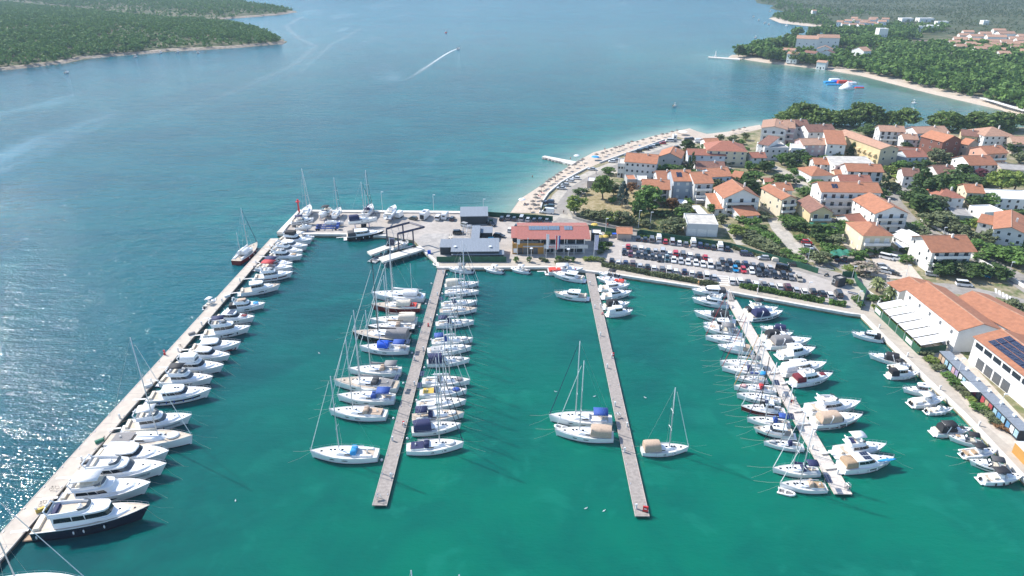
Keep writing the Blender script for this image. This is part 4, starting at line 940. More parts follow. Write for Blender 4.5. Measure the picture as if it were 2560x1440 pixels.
# gangway down to the pale pontoon
a, c = G(1821, 731, ZQ + .1), G(1828, 752, .75); d = c - a
r = thing('gangway', 'short railed gangway from the promenade down to the pale pontoon', 'gangway', a, math.atan2(d.y, d.x))
ln = math.hypot(d.x, d.y); MB().add([(0, -.8, 0), (ln, -.8, d.z), (ln, .8, d.z), (0, .8, 0), (0, -.8, .1), (ln, -.8, d.z + .1), (ln, .8, d.z + .1), (0, .8, .1)], [(0, 1, 2, 3), (4, 5, 6, 7), (0, 1, 5, 4), (2, 3, 7, 6), (1, 2, 6, 5), (3, 0, 4, 7)]).build('walkway', M['planks'], r)
for sg in (-1, 1):
    b = MB(); b.tube([(0, sg * .8, 1.1), (ln, sg * .8, d.z + 1.1)], .04, 4)
    for k in range(6): b.tube([(ln * k / 5, sg * .8, d.z * k / 5), (ln * k / 5, sg * .8, d.z * k / 5 + 1.1)], .03, 4)
    b.build('handrail', M['steel'], r)
# power and water pedestals, fire points, mooring buoys
mk('pedestal', (.74, .73, .70), .4)
mk('firered', (.62, .03, .035), .35)
mk('lampgrey', (.55, .56, .56), .4, metal=.3)
def share(name, b, mat):
    m = b.mesh(name); m.materials.append(mat); return m
PED = (share('pedestal_body', MB().frus(-.17, .17, -.14, .14, 0, 1.0, .02, .02, .02), M['pedestal']), share('pedestal_lamp', MB().frus(-.2, .2, -.17, .17, 1.0, 1.2, .05, .05, .05), M['gelcoat']))
def pedestal(p, label, group):
    r = thing('service_pedestal', label, 'pedestal', p, 0, group); link('body', PED[0], r); link('lamp_cap', PED[1], r); return r
it = []
for (rt, m0, dv, Ln, wd), nm, k0, step, sg in ((PB, 'crowded timber pontoon', 8, 17, 1), (PB, 'crowded timber pontoon', 20, 34, -1), (PC, 'half empty timber pontoon', 2, 17, -1), (PC, 'half empty timber pontoon', 28, 30, 1), (PD, 'pale pontoon', 6, 13, 1), (PD, 'pale pontoon', 14, 20, -1), (BW, 'breakwater', 20, 15, 1)):
    rt_ = Vector((dv.y, -dv.x, 0)); k = 0
    while k0 + k * step < Ln - 4:
        p = m0 + dv * (k0 + k * step) + rt_ * (wd - .4) * sg; p.z = 1.0 if rt is BW[0] else .6; k += 1
        pedestal(p, f"white service pedestal, {'right' if sg > 0 else 'left'} edge of {nm}, {nth(k)} from its near end", 'service pedestals on the pontoons')
for k, (x, y) in enumerate(((2198, 820), (2268, 891), (2349, 974), (2447, 1064), (2202, 795))):
    pedestal(G(x, y, ZQ), 'white service pedestal on the shop quay, ' + nth(k + 1) + ' listed from the corner' if k < 4 else 'white service box at the shop quay corner by the fence', 'service pedestals on the shop quay')
def firepoint(x, y, z, label, h=1.0, w_=.45):
    r = thing('fire_point', label, 'fire point', G(x, y, z), R(rnd.uniform(-20, 20)), 'red fire points')
    MB().frus(-w_ / 2, w_ / 2, -.15, .15, .1, h, .02, .02, .02).build('cabinet', M['firered'], r); MB().frus(-w_ / 2 - .05, w_ / 2 + .05, -.2, .2, 0, .1).build('base', M['rubber'], r); MB().box((0, -.17, h * .6), (w_ * .5, .03, .2)).build('sign_plate', M['gelcoat'], r)
firepoint(1009, 1062, .6, 'red fire point near the lower end of the crowded pontoon'); firepoint(1071, 816, .6, 'red fire point in the middle of the crowded pontoon'); firepoint(1533, 890, .6, 'red fire point on the middle of the half empty pontoon')
firepoint(1613, 1279, .6, 'big red fire box at the near end of the half empty pontoon', 1.3, 1.0); firepoint(1506, 786, .6, 'small red fire point opposite the white cabin boat', .6); firepoint(412, 887, 1.0, 'red fire point on the seaward edge of the breakwater', 1.4); firepoint(1816, 762, .6, 'red hose box at the gangway foot', .8)
# lifebuoy rack and clutter at the near end of pontoons
for (x, y, z, l) in ((948, 1250, .6, 'metal mooring frame at the near end of the crowded pontoon'), (1546, 1045, .6, 'metal frame with bench standing on the half empty pontoon'), (2118, 1222, .6, 'metal ladder frame at the near tip of the pale pontoon')):
    r = thing('metal_frame', l, 'frame', G(x, y, z), R(20)); b = MB()
    for q in (-.5, .5):
        for s in (-.4, .4): b.tube([(q, s, 0), (q * .6, s, 1.3)], .05, 4)
    b.tube([(-.3, -.4, 1.3), (.3, -.4, 1.3), (.3, .4, 1.3), (-.3, .4, 1.3), (-.3, -.4, 1.3)], .05, 4); b.build('frame', M['steel'], r); MB().box((0, 0, .5), (1.3, .5, .06)).build('shelf', M['planks'], r)
buoys = [(992, 868), (960, 1037), (968, 1050), (988, 905)]
BUOY = share('mooring_buoy', MB().ell((0, 0, .1), (.3, .3, .34), 9, 6), M['gelcoat']); BUOY.shade_smooth()
it = []
rt, m0, dv, Ln, wd = PB
for k in range(16):
    s = 1 if k % 2 else -1; p = m0 + dv * (14 + k * 7.4) + Vector((dv.y, -dv.x, 0)) * s * (wd + .9); p.z = .05
    o = link('mooring_buoy', BUOY); o.location = p; tag(o, f"white mooring buoy, {'east' if s > 0 else 'west'} side of crowded pontoon, {nth(k // 2 + 1)} from near end", 'buoy', 'white mooring buoys beside the crowded pontoon')
GULL = None
def gull(x, y, l):
    b = MB(); b.ell((0, 0, .12), (.28, .13, .12), 7, 5); b.ell((.27, 0, .25), (.09, .08, .08), 6, 4); b.tube([(-.2, 0, .14), (-.45, 0, .17)], .06, 4, .02); b.tube([(.33, 0, .25), (.42, 0, .24)], .02, 4)
    o = b.build('gull', M['gelcoat'], smooth=True); o.location = G(x, y, 0); o.rotation_euler[2] = rnd.uniform(0, 6); tag(o, l, 'gull', 'gulls resting on the marina water')
for x, y, l in ((1389, 980, 'white gull floating left of the twin sloops of the half empty pontoon'), (1486, 992, 'white gull floating above the blue bimini sloop'), (1613, 995, 'white gull floating right of the half empty pontoon'), (1465, 1272, 'white gull floating lower left, first of a pair'), (1510, 1278, 'white gull floating lower left, second of a pair'), (798, 884, 'white gull floating between breakwater and crowded pontoon'), (589, 1253, 'white gull floating near the bows of the breakwater yachts')):
    gull(x, y, l)
# travel lift and its two piers
for l0, r0, l1, r1, l in (((918, 635), (928, 643), (1010, 603), (1022, 609), 'concrete travel lift pier on the left with tyre fenders'), ((947, 650), (958, 661), (1050, 620), (1062, 629), 'concrete travel lift pier on the right under the lift wheels')):
    A, Bq, C, D = (G(*p, 1.0) for p in (l0, r0, l1, r1)); r = thing('lift_pier', l, 'pier', A)
    MB().prism([tuple(q - A)[:2] for q in (A, Bq, D, C)], .35, 1.0).build('deck', M['coping'], r)
    for k in range(5):
        p = A.lerp(C, (k + .5) / 5) * .5 + Bq.lerp(D, (k + .5) / 5) * .5 - A; MB().cyl((p.x, p.y, -.5), .35, 1.7, 8).build('pile', M['darkwet'], r)
mk('liftblue', (.045, .045, .085), .4, var=.15)
lw = [G(*p, 1.0) for p in ((970, 621), (998, 634), (1035, 624), (1010, 609))]; cen = sum(lw, Vector()) / 4
r = thing('travel_lift', 'dark blue boat travel lift gantry straddling the lift dock', 'boat lift', (cen.x, cen.y, 1.0)); lw = [p - cen for p in lw]
for i, p in enumerate(lw):
    MB().tube([(p.x, p.y, 1.2), (p.x, p.y, 7.5)], .32, 4).build('leg', M['liftblue'], r); w_ = MB().cyl((p.x, p.y, .85), .85, .6, 14, 'y').build('wheel', M['rubber'], r)
A_, B_2, C_, D_ = lw; top = lambda p: Vector((p.x, p.y, 7.6)); ext = (C_ - B_2).normalized() * 3; corner = [top(A_), top(D_), top(D_) + ext, top(C_) + ext * 1.6, top(C_), top(B_2)]
MB().tube([tuple(p) for p in corner], .42, 4).build('top_frame', M['liftblue'], r)
for p, q in ((A_, D_), (B_2, C_)): MB().tube([(p.x, p.y, 1.7), (q.x, q.y, 1.7)], .2, 4).build('lower_beam', M['alu'], r)
for f_ in (.3, .7):
    p = A_.lerp(D_, f_); q = B_2.lerp(C_, f_); MB().tube([(p.x, p.y, 7.2), (p.x * .7 + q.x * .3, p.y * .7 + q.y * .3, 2.2), (p.x * .3 + q.x * .7, p.y * .3 + q.y * .7, 2.2), (q.x, q.y, 7.2)], .09, 4).build('lifting_sling', M['cv_lightgrey'], r)
mm_ = A_.lerp(D_, .25); MB().frus(mm_.x - 1, mm_.x + 1, mm_.y - .8, mm_.y + .8, 1.2, 3.4, .1, .1, .1).build('engine_housing', M['liftblue'], r)
boat(None, 'express', 988, 616, 1022, 607, 'small white motorboat hanging in the travel lift slings', z=1.2, L=7, lines=0)
# steel stands under the boats ashore
k = 0
for o in [b for b in BOATS if b.get('group') == 'boats stored ashore in the boatyard']:
    L = max((c.dimensions.x for c in o.children if c.name.startswith('hull')), default=9); zt = o.location.z - .2
    r = thing('boat_stand', 'steel cradle under the ' + ' '.join(o['label'].split()[:9]), 'boat stand', (o.location.x, o.location.y, ZQ + .004), o.rotation_euler[2], 'cradles under the boats ashore')
    for fx in (-.28, .2):
        b = MB(); hgt = zt - ZQ + .1
        for sg in (-1, 1): b.tube([(fx * L, sg * 1.5, 0), (fx * L, sg * .95, hgt)], .09, 4)
        b.tube([(fx * L, -1.5, .12), (fx * L, 1.5, .12)], .09, 4); b.build('trestle', M['cv_blue'], r)
    if 'keel' in o['label'] or 'yacht' in o['label']:
        MB().frus(-.08 * L, .10 * L, -.16, .16, -(o.location.z - ZQ - .05), .0, .1, -.3, -.08).build('keel', M['navyhull'], o)
# ---------------------------------------------------------------- cars
CC = dict(black=(.012, .012, .014), dark=(.035, .038, .042), grey=(.14, .145, .15), silver=(.46, .47, .48), white=(.78, .78, .77), red=(.50, .02, .03), navy=(.015, .025, .075), blue=(.0, .22, .46), teal=(.02, .06, .07), maroon=(.10, .015, .02), beige=(.42, .38, .31), brown=(.16, .11, .10), skyblue=(.02, .25, .42), green=(.04, .06, .045))
CN_ = dict(dark='dark grey', teal='dark teal', blue='bright blue')
for n_, c_ in CC.items(): mk('car_' + n_, c_, .22, var=.02, coat=.6)
mk('tyre', (.015, .015, .016), .8); mk('rim', (.4, .4, .41), .35, metal=.6); mk('carglass', (.015, .02, .025), .05, spec=.7)
mk('lamp_clear', (.7, .7, .7), .15); mk('lamp_red', (.4, .01, .01), .2)
def car_kind(L, w_, hb, ht, gl, hood=0.22, hz=.0, tail=.08, box=False):
    """meshes of one kind of car: body shell, glasshouse, roof, wheels, lamps; front towards +x"""
    b = MB(); x0, x1 = -L / 2, L / 2; xs = x1 - hood * L; zb = .28
    prof = [(x0 + .06, zb), (x0, zb + .2), (x0 + .03, hb - .08), (x0 + .1, hb), (xs, hb), (x1 - .22, hb - .14 - hz), (x1 - .02, hb - .3 - hz), (x1, zb + .2), (x1 - .07, zb)]
    secs = []
    for y, k in ((-w_ / 2, .965), (-w_ / 2 + .1, 1), (w_ / 2 - .1, 1), (w_ / 2, .965)):
        secs.append([(x * k, y, (z - .6) * k + .6) for x, z in prof])
    b.loft(secs, True, True)
    gx0, gx1 = x0 + tail * L, xs + .05
    g = MB().frus(gx0, gx1, -w_ / 2 + .09, w_ / 2 - .09, hb - .02, ht - .04, gl[0], gl[1], .16)
    rf = MB().frus(gx0 + gl[0] - .04, gx1 - gl[1] + .04, -w_ / 2 + .22, w_ / 2 - .22, ht - .05, ht + .02, .08, .08, .05)
    if box:  # panel van: the cargo side is sheet metal
        rf.frus(gx0 + .02, gx1 - 1.35, -w_ / 2 + .07, w_ / 2 - .07, hb - .02, ht - .02, .05, .1, .13)
    wh = MB().cyl((0, 0, 0), .32, .22, 12, 'y'); ri = MB().cyl((0, 0, 0), .19, .24, 8, 'y')
    lf = MB(); lr = MB(); lf.box((0, 0, 0), (.1, .34, .13)); lr.box((0, 0, 0), (.06, .22, .22))
    ms = {k: v.mesh('car_' + k) for k, v in dict(body=b, window=g, roof=rf, tyre=wh, rim=ri, headlight=lf, tail_light=lr).items()}
    for k, mm in dict(body='car_white', roof='car_white', window='carglass', tyre='tyre', rim='rim', headlight='lamp_clear', tail_light='lamp_red').items(): ms[k].materials.append(M[mm])
    return dict(ms=ms, L=L, w=w_, hb=hb, hz=hz)
KINDS = dict(hatchback=car_kind(4.0, 1.74, .92, 1.48, (.35, .75), .22, .03, .02), estate=car_kind(4.6, 1.8, .92, 1.48, (.4, .85), .24, .03, .02), SUV=car_kind(4.5, 1.88, 1.05, 1.70, (.3, .7), .24, 0, .02),
             saloon=car_kind(4.5, 1.78, .90, 1.43, (.6, .85), .25, .03, .14), van=car_kind(4.9, 1.92, 1.10, 1.95, (.1, .75), .16, .12, .01), **{'panel van': car_kind(5.5, 2.0, 1.15, 2.4, (.1, .8), .15, .1, .01, True)})
def car(kind, colr, x, y, ang, group, z=ZQ + .03, name='parked_car', pt=None):
    K = KINDS[kind]; p = G(x, y, z + .5) if pt is None else pt; p.z = z
    r = thing(name, '', 'van' if 'van' in kind else 'car', p, ang, group); ms = K['ms']
    for k in ('body', 'roof', 'window'):
        o = link('windows' if k == 'window' else k, ms[k], r)
        if k == 'window': o.name = 'glasshouse'
        else: o.material_slots[0].link = 'OBJECT'; o.material_slots[0].material = M['car_' + colr]
    for sx in (-1, 1):
        for sy in (-1, 1):
            o = link('wheel', ms['tyre'], r); o.location = (sx * K['L'] * .31, sy * (K['w'] / 2 - .1), .32); q = link('rim', ms['rim'], o)
    for sy in (-1, 1):
        o = link('headlight', ms['headlight'], r); o.location = (K['L'] / 2 - .06, sy * (K['w'] / 2 - .3), K['hb'] - .32 - K['hz'])
        o = link('tail_light', ms['tail_light'], r); o.location = (-K['L'] / 2 + .03, sy * (K['w'] / 2 - .22), K['hb'] - .22)
    return r
SHORT = dict(h='hatchback', e='estate', s='SUV', l='saloon', v='van', p='panel van')
def row(group, where, cars, ang, jit=.03, end='far left'):
    out = []
    for i, cstr in enumerate(cars):
        k, c_, x, y = cstr[:4]; a = ang if len(cstr) < 5 else cstr[4]
        o = car(SHORT[k], c_, x, y, a + rnd.uniform(-jit, jit), group)
        o['label'] = f"{CN_.get(c_, c_)} {SHORT[k]} {where}, {nth(i + 1)} from the left"; out.append(o)
    return out
U = lambda x, y: (1480 + x / 5.333, 560 + y / 5.333)
V2 = lambda x, y: (1800 + x / 5.333, 580 + y / 5.333)
AW, TW = R(80), R(-100)     # nose away from / towards the camera
def pk(f, s):
    out = []
    for q in s.split(';'):
        k, c_, x, y = q.split()[:4]; out.append((k, c_, *f(float(x), float(y))))
    return out
row('cars in the back row along the green fence', 'in the back row by the green fence', pk(U, 'h black 620 195;h black 708 205;v grey 798 210;p white 890 205;h red 978 235;v silver 1070 240;h white 1163 255;e grey 1253 268;p white 1347 255;s navy 1440 285;h black 1530 298;h dark 1615 312;p white 1706 308;h black 1802 330'), AW)
row('cars in the middle double row, far side', 'in the middle double row, far side', pk(U, 'h red 482 300;e grey 567 320;s white 655 335;h teal 748 355;h silver 845 362;v silver 942 365;h white 1033 398;s red 1115 392;v grey 1212 412;s white 1305 425;e dark 1410 435;h red 1510 445') +
    pk(V2, 's grey 22 385;s dark 125 400;h teal 232 418;s navy 335 430;e grey 440 445;v dark 548 475;h silver 662 478'), AW)
row('cars in the middle double row, near side', 'in the middle double row, near side', pk(U, 'e black 430 375;h maroon 515 402;e black 615 412;e black 710 427;h dark 805 442;e black 900 462;s teal 995 465;h white 1090 482;h silver 1185 497;h white 1280 512;h white 1385 522;h white 1480 540;v white 1575 548;s grey 1687 572') +
    pk(V2, 'e black 92 480;h blue 205 495;h red 312 508;h white 422 520;s dark 515 548;h black 615 556;e black 730 572;s black 845 585;h grey 945 605;h beige 1058 620'), TW)
row('cars parked nose to the hedge', 'in the row behind the hedge', pk(U, 'h black 265 490;h white 350 518;h navy 448 520;s brown 542 528;h silver 640 562;h dark 740 570;h white 825 592;e grey 935 600;v white 1025 618;h white 1115 635;h navy 1230 635;h white 1330 660;h dark 1435 675;v white 1525 692;h silver 1627 710') +
    pk(V2, 's white 155 655;s white 265 660;h dark 375 672;e white 475 695;h grey 585 700;h silver 680 718;h white 790 730;s maroon 900 735;h silver 1010 775;h white 1120 795;h dark 1240 790;h dark 1360 818;h white 1460 840;v dark 1580 828'), AW)
row('cars in the top row by the beach fence', 'in the row along the beach fence', [(k, c_, 1080 + x / 5.333, 480 + y / 5.333) for k, c_, x, y in (('e', 'black', 935, 352), ('s', 'grey', 1020, 347), ('h', 'dark', 1100, 358), ('v', 'silver', 1198, 352), ('h', 'silver', 1282, 368), ('h', 'dark', 1365, 378), ('s', 'black', 1445, 378), ('h', 'grey', 1535, 382))], AW)
def one(k, c_, x, y, ang, label, z=ZQ + .03, group=None, name='parked_car'):
    o = car(SHORT[k], c_, x, y, R(ang), group, z, name); o['label'] = label; return o
one('s', 'navy', 1865, 635, -8, 'navy SUV parked alone in the lane beside the green fence'); one('h', 'silver', 1909, 645, 172, 'silver hatchback behind the navy SUV along the green fence')
one('p', 'black', 1959, 674, -28, 'big black van parked askew across the middle double row'); one('s', 'dark', 1986, 661, 170, 'dark off-road car with open back beside the green fence')
r = thing('covered_car', 'car under a crumpled pale green cover by the green fence', 'car', G(1944, 652, ZQ + .03), R(-10)); MB().arch(-2.2, 2.2, .95, 0, 1.4, x0t=.5, x1t=.8, pw=.4).build('fabric_cover', M['cv_cream'], r, True)
for sx in (-1.4, 1.4):
    for sy in (-.8, .8): o = link('wheel', KINDS['hatchback']['ms']['tyre'], r); o.location = (sx, sy, .3)
one('e', 'black', 1228, 560, -50, 'black estate with red roof box by the dark workshop shed'); one('s', 'silver', 1165, 564, -35, 'silver SUV driving across the boatyard below the long shed'); one('s', 'black', 1146, 582, 5, 'black SUV standing in the middle of the boatyard')
one('h', 'white', 1275, 575, 80, 'white hatchback left of the red roofed marina office'); one('h', 'skyblue', 1231, 599, 15, 'light blue hatchback between the grey roofed workshops'); one('e', 'dark', 1248, 589, -20, 'dark saloon behind the light blue hatchback at the workshops'); one('h', 'dark', 1292, 566, 80, 'grey hatchback hidden behind the marina office corner')
one('h', 'green', 1033, 546, 150, 'small dark green car alone on the boatyard between trailer and camper'); one('h', 'dark', 1131, 547, 80, 'dark hatchback next to the white caravan in the boatyard'); one('v', 'white', 1096, 545, 80, 'white van left of the caravan in the boatyard')
g = 'cars parked along the beach wall'
BC = lambda x, y: (1240 + x / 5.333, 300 + y / 5.333)
for i, (k, c_, x, y, l) in enumerate((('p', 'white', 690, 1228, 'white panel van at the lower end of the beach wall'), ('e', 'teal', 710, 1150, 'dark estate next to the white panel van at the beach wall'), ('s', 'navy', 712, 1095, 'dark blue SUV second from the white panel van at the beach wall'), ('l', 'silver', 872, 908, 'silver saloon at the bend of the beach wall'), ('h', 'silver', 920, 865, 'silver hatchback second in the bend of the beach wall'),
                                   ('h', 'white', 990, 812, 'silver white car third in the bend of the beach wall'), ('h', 'white', 1065, 775, 'white hatchback fourth in the bend of the beach wall'), ('l', 'silver', 1282, 655, 'silver saloon by the jetty opening of the beach wall'), ('h', 'white', 1547, 552, 'white hatchback at the start of the upper beach wall'), ('h', 'silver', 1602, 533, 'silver hatchback second along the upper beach wall'),
                                   ('e', 'dark', 1767, 472, 'dark estate beside the orange brown car at the beach wall'), ('h', 'brown', 1838, 452, 'orange brown hatchback at the upper beach wall'), ('s', 'black', 1892, 415, 'black SUV at the upper beach wall'), ('e', 'dark', 1985, 388, 'dark estate fifth along the upper beach wall'), ('h', 'navy', 2042, 368, 'navy hatchback sixth along the upper beach wall'), ('h', 'white', 2083, 352, 'white hatchback between navy and dark cars at the upper wall'),
                                   ('h', 'teal', 2142, 333, 'dark teal hatchback left of the red car at the wall'), ('h', 'red', 2222, 308, 'red hatchback at the upper beach wall'), ('v', 'white', 2312, 278, 'white van right of the red car near the kiosk'), ('h', 'silver', 2365, 277, 'silver hatchback beside the beach kiosk'))):
    one(k, c_, *BC(x, y), 172 if y < 600 else 165, l, Z1 + .008, g)
for k, c_, x, y, a, l in (('e', 'dark', 1720, 348, 10, 'dark estate on the shingle point'), ('h', 'black', 1731, 347, 10, 'black hatchback on the shingle point beside the dark estate'), ('p', 'white', 1748, 354, 5, 'white panel van on the shingle point'), ('h', 'dark', 1693, 368, 30, 'dark car by the bushes at the beach road bend'),
                          ('s', 'black', 2176, 639, 5, 'black SUV in the courtyard under the cream hip roofed house'), ('v', 'white', 2217, 644, -40, 'white minibus in the courtyard'), ('s', 'white', 2238, 646, -40, 'white SUV right of the minibus in the courtyard'), ('h', 'silver', 2206, 665, -5, 'silver car under a grey cover in the courtyard'), ('s', 'white', 2212, 678, -35, 'white car in front of the silver covered car'), ('l', 'black', 2232, 682, -35, 'black saloon at the courtyard exit'),
                          ('h', 'red', 2017, 606, -20, 'red car on the garden parking strip'), ('h', 'silver', 2023, 618, -15, 'silver car below the red one on the parking strip'), ('h', 'grey', 2031, 628, -10, 'grey car third on the garden parking strip'), ('h', 'dark', 2028, 641, -5, 'dark car at the bottom of the garden parking strip'),
                          ('h', 'black', 2094, 648, 60, 'black car under the green carport, left of two'), ('h', 'dark', 2113, 649, 60, 'dark car under the green carport, right of two'), ('h', 'white', 1824, 424, 0, 'white car on the lawn behind the dark tiled house'), ('h', 'white', 2103, 546, 160, 'white car beside the small maroon roofed outbuilding'), ('s', 'maroon', 2257, 461, 170, 'maroon car in the shade at the end of the side street'),
                          ('e', 'black', 2346, 594, -20, 'black estate behind the house with wooden balconies'), ('h', 'blue', 2461, 688, -50, 'blue car under the parkland trees'), ('v', 'white', 2410, 711, -15, 'white pickup under the parkland trees'), ('h', 'navy', 2500, 411, 0, 'navy car by the pink salmon house'), ('s', 'white', 2514, 413, 0, 'white car between navy and silver cars by pink house'), ('h', 'silver', 2529, 415, 0, 'silver car by the pink salmon house'),
                          ('h', 'silver', 2330, 686, -20, 'silver car in the brick garage under the balcony house'), ('h', 'dark', 2083, 556, 70, 'dark car beside the yellow gabled house')):
    one(k, c_, x, y, a, l, ZQ + .045)
# caravan, camper, box trailer, forklift, boat trailers
def wheels(r, pts, rad=.33):
    for x, y in pts: MB().cyl((x, y, rad), rad, .22, 12, 'y').build('wheel', M['tyre'], r)
r = thing('caravan', 'white caravan parked end-on in the boatyard row', 'caravan', G(1113, 546, ZQ), R(80)); MB().arch(-2.6, 2.4, 1.1, .45, 2.7, pw=.25, x0t=.2, x1t=.3).build('body', M['car_white'], r); wheels(r, ((0, -1), (0, 1)))
MB().box((-2.5, 0, 1.7), (.08, 1.1, .6)).build('window', M['carglass'], r); MB().tube([(2.3, 0, .45), (3.6, 0, .5)], .06).build('tow_bar', M['steel'], r)
r = thing('camper', 'white camper van with dark rear rack in the boatyard', 'camper van', G(1063, 545, ZQ), R(75)); MB().frus(-3.4, 2.6, -1.15, 1.15, .5, 3.1, .1, .6, .08).build('body', M['car_white'], r); MB().frus(2.2, 3.6, -1.05, 1.05, .5, 1.9, 0, .7, .1).build('cab', M['car_white'], r)
wheels(r, ((-2, -1), (-2, 1), (2.6, -1), (2.6, 1)), .4); MB().box((-3.45, 0, 1.5), (.12, 1.6, 1.7)).build('rear_rack', M['rubber'], r); MB().frus(2.75, 3.2, -.95, .95, 1.35, 1.95, .1, .3, .1).build('windscreen', M['carglass'], r); MB().box((-.6, 0, 3.15), (1.6, 1.2, .06)).build('solar_panel', M['solar'], r)
r = thing('box_trailer', 'white box trailer beside the blue bottomed speedboat', 'trailer', G(998, 544, ZQ), R(70)); MB().frus(-1.8, 1.8, -1.05, 1.05, .55, 2.7, .04, .04, .04).build('box', M['car_white'], r); MB().box((0, 0, .48), (3.7, 2.0, .14)).build('chassis', M['rubber'], r); wheels(r, ((-.4, -1), (-.4, 1), (.4, -1), (.4, 1))); MB().tube([(1.8, 0, .5), (3.0, 0, .5)], .06).build('tow_bar', M['steel'], r)
r = thing('forklift', 'pale yellow forklift beside the grey roofed workshop', 'forklift', G(1127, 607, ZQ), R(100)); MB().frus(-1.2, .8, -.7, .7, .3, 1.2, .2, .0, .05).build('body', M['cv_cream'], r)
b = MB(); [b.tube([(x, y, 1.1), (x * .8, y, 2.2)], .06, 4) for x in (-.6, .6) for y in (-.6, .6)]; b.build('cab_frame', M['rubber'], r); MB().frus(-.7, .7, -.7, .7, 2.2, 2.3).build('roof', M['cv_cream'], r)
b = MB(); [b.tube([(1.0, y, .1), (1.0, y, 3.2)], .08, 4) for y in (-.4, .4)]; b.build('mast', M['rubber'], r); b = MB(); [b.box((1.6, y, .15), (1.1, .12, .06)) for y in (-.3, .3)]; b.build('fork', M['steel'], r); wheels(r, ((-.8, -.6), (-.8, .6), (.6, -.6), (.6, .6)))
for x, y, l in ((820, 567, 'bright blue boat trailer frame on the yard, rear one of two'), (818, 574, 'bright blue boat trailer frame on the yard, front one of two')):
    r = thing('boat_trailer', l, 'trailer', G(x, y, ZQ), R(3)); b = MB()
    for sy in (-.9, .9): b.box((0, sy, .75), (9, .22, .25))
    for sx in (-4, -1.5, 1.5, 4): b.box((sx, 0, .75), (.25, 1.8, .2))
    b.build('frame', M['cv_blue'], r); wheels(r, ((-3.9, -.95), (-3.9, .95), (-3, -.95), (-3, .95), (3.5, -.95), (3.5, .95)), .45); MB().frus(3.6, 4.8, -.8, .8, .9, 1.7, .1, .1, .1).build('power_unit', M['cv_blue'], r)
# ---------------------------------------------------------------- houses
def tiles(name, c, c2, period=.9):
    m = mk(name, c, .85, var=.16, scale=.8); return m
mk('tile_terracotta', (.37, .157, .086), .85, var=.16, scale=.9, rand=.1)
mk('tile_orange', (.44, .185, .10), .85, var=.14, scale=.9, rand=.08)
mk('tile_red', (.33, .13, .085), .85, var=.14, scale=.9, rand=.08)
mk('tile_salmon', (.42, .245, .165), .85, var=.16, scale=.9, rand=.08)
mk('tile_brown', (.22, .11, .08), .85, var=.22, scale=.9)
bands('officeroof', (.38, .135, .105), (.29, .10, .08), .5, 0, .6, .15)
bands('seamroof', (.24, .27, .31), (.14, .16, .18), .55, 0, .5, .12)
for n_, c_ in dict(white=(.76, .75, .72), offwhite=(.66, .64, .60), cream=(.68, .60, .44), grey=(.40, .40, .40), palegrey=(.58, .58, .57), bluegrey=(.36, .41, .47), yellow=(.62, .50, .29), sand=(.58, .50, .36), pink=(.60, .45, .44), salmon=(.64, .36, .26), brown=(.20, .085, .06), taupe=(.42, .35, .30), tan=(.46, .38, .30), lightblue=(.60, .66, .72), charcoal=(.035, .042, .05), darkgreen=(.012, .075, .04), orange=(.46, .235, .055), brick=(.50, .19, .10)).items():
    mk('wall_' + n_, c_, .85, var=.07, scale=.4)
mk('flatroof', (.52, .49, .44), .9, var=.2, scale=.5); mk('whiteroof', (.74, .73, .70), .7, var=.05, scale=.4); mk('greyroof', (.33, .31, .29), .9, var=.2, scale=.5)
mk('winglass', (.03, .04, .05), .08, var=.3, spec=.6); mk('shutter_white', (.70, .69, .66), .6); mk('shutter_dark', (.05, .035, .03), .6); mk('frame_white', (.74, .74, .73), .5)
mk('shutter_blue', (.03, .06, .13), .6)
UNITW = {}
def winmesh(k):
    if k not in UNITW:
        f = MB(); p = MB()
        f.frus(-.5, .5, -.04, .08, 0, 1); p.frus(-.42, .42, -.055, .0, .07, .93)
        UNITW[k] = (share('window_frame', f, M['frame_white']), share('window_pane', p, M[k]))
    return UNITW[k]
HOUSES = []
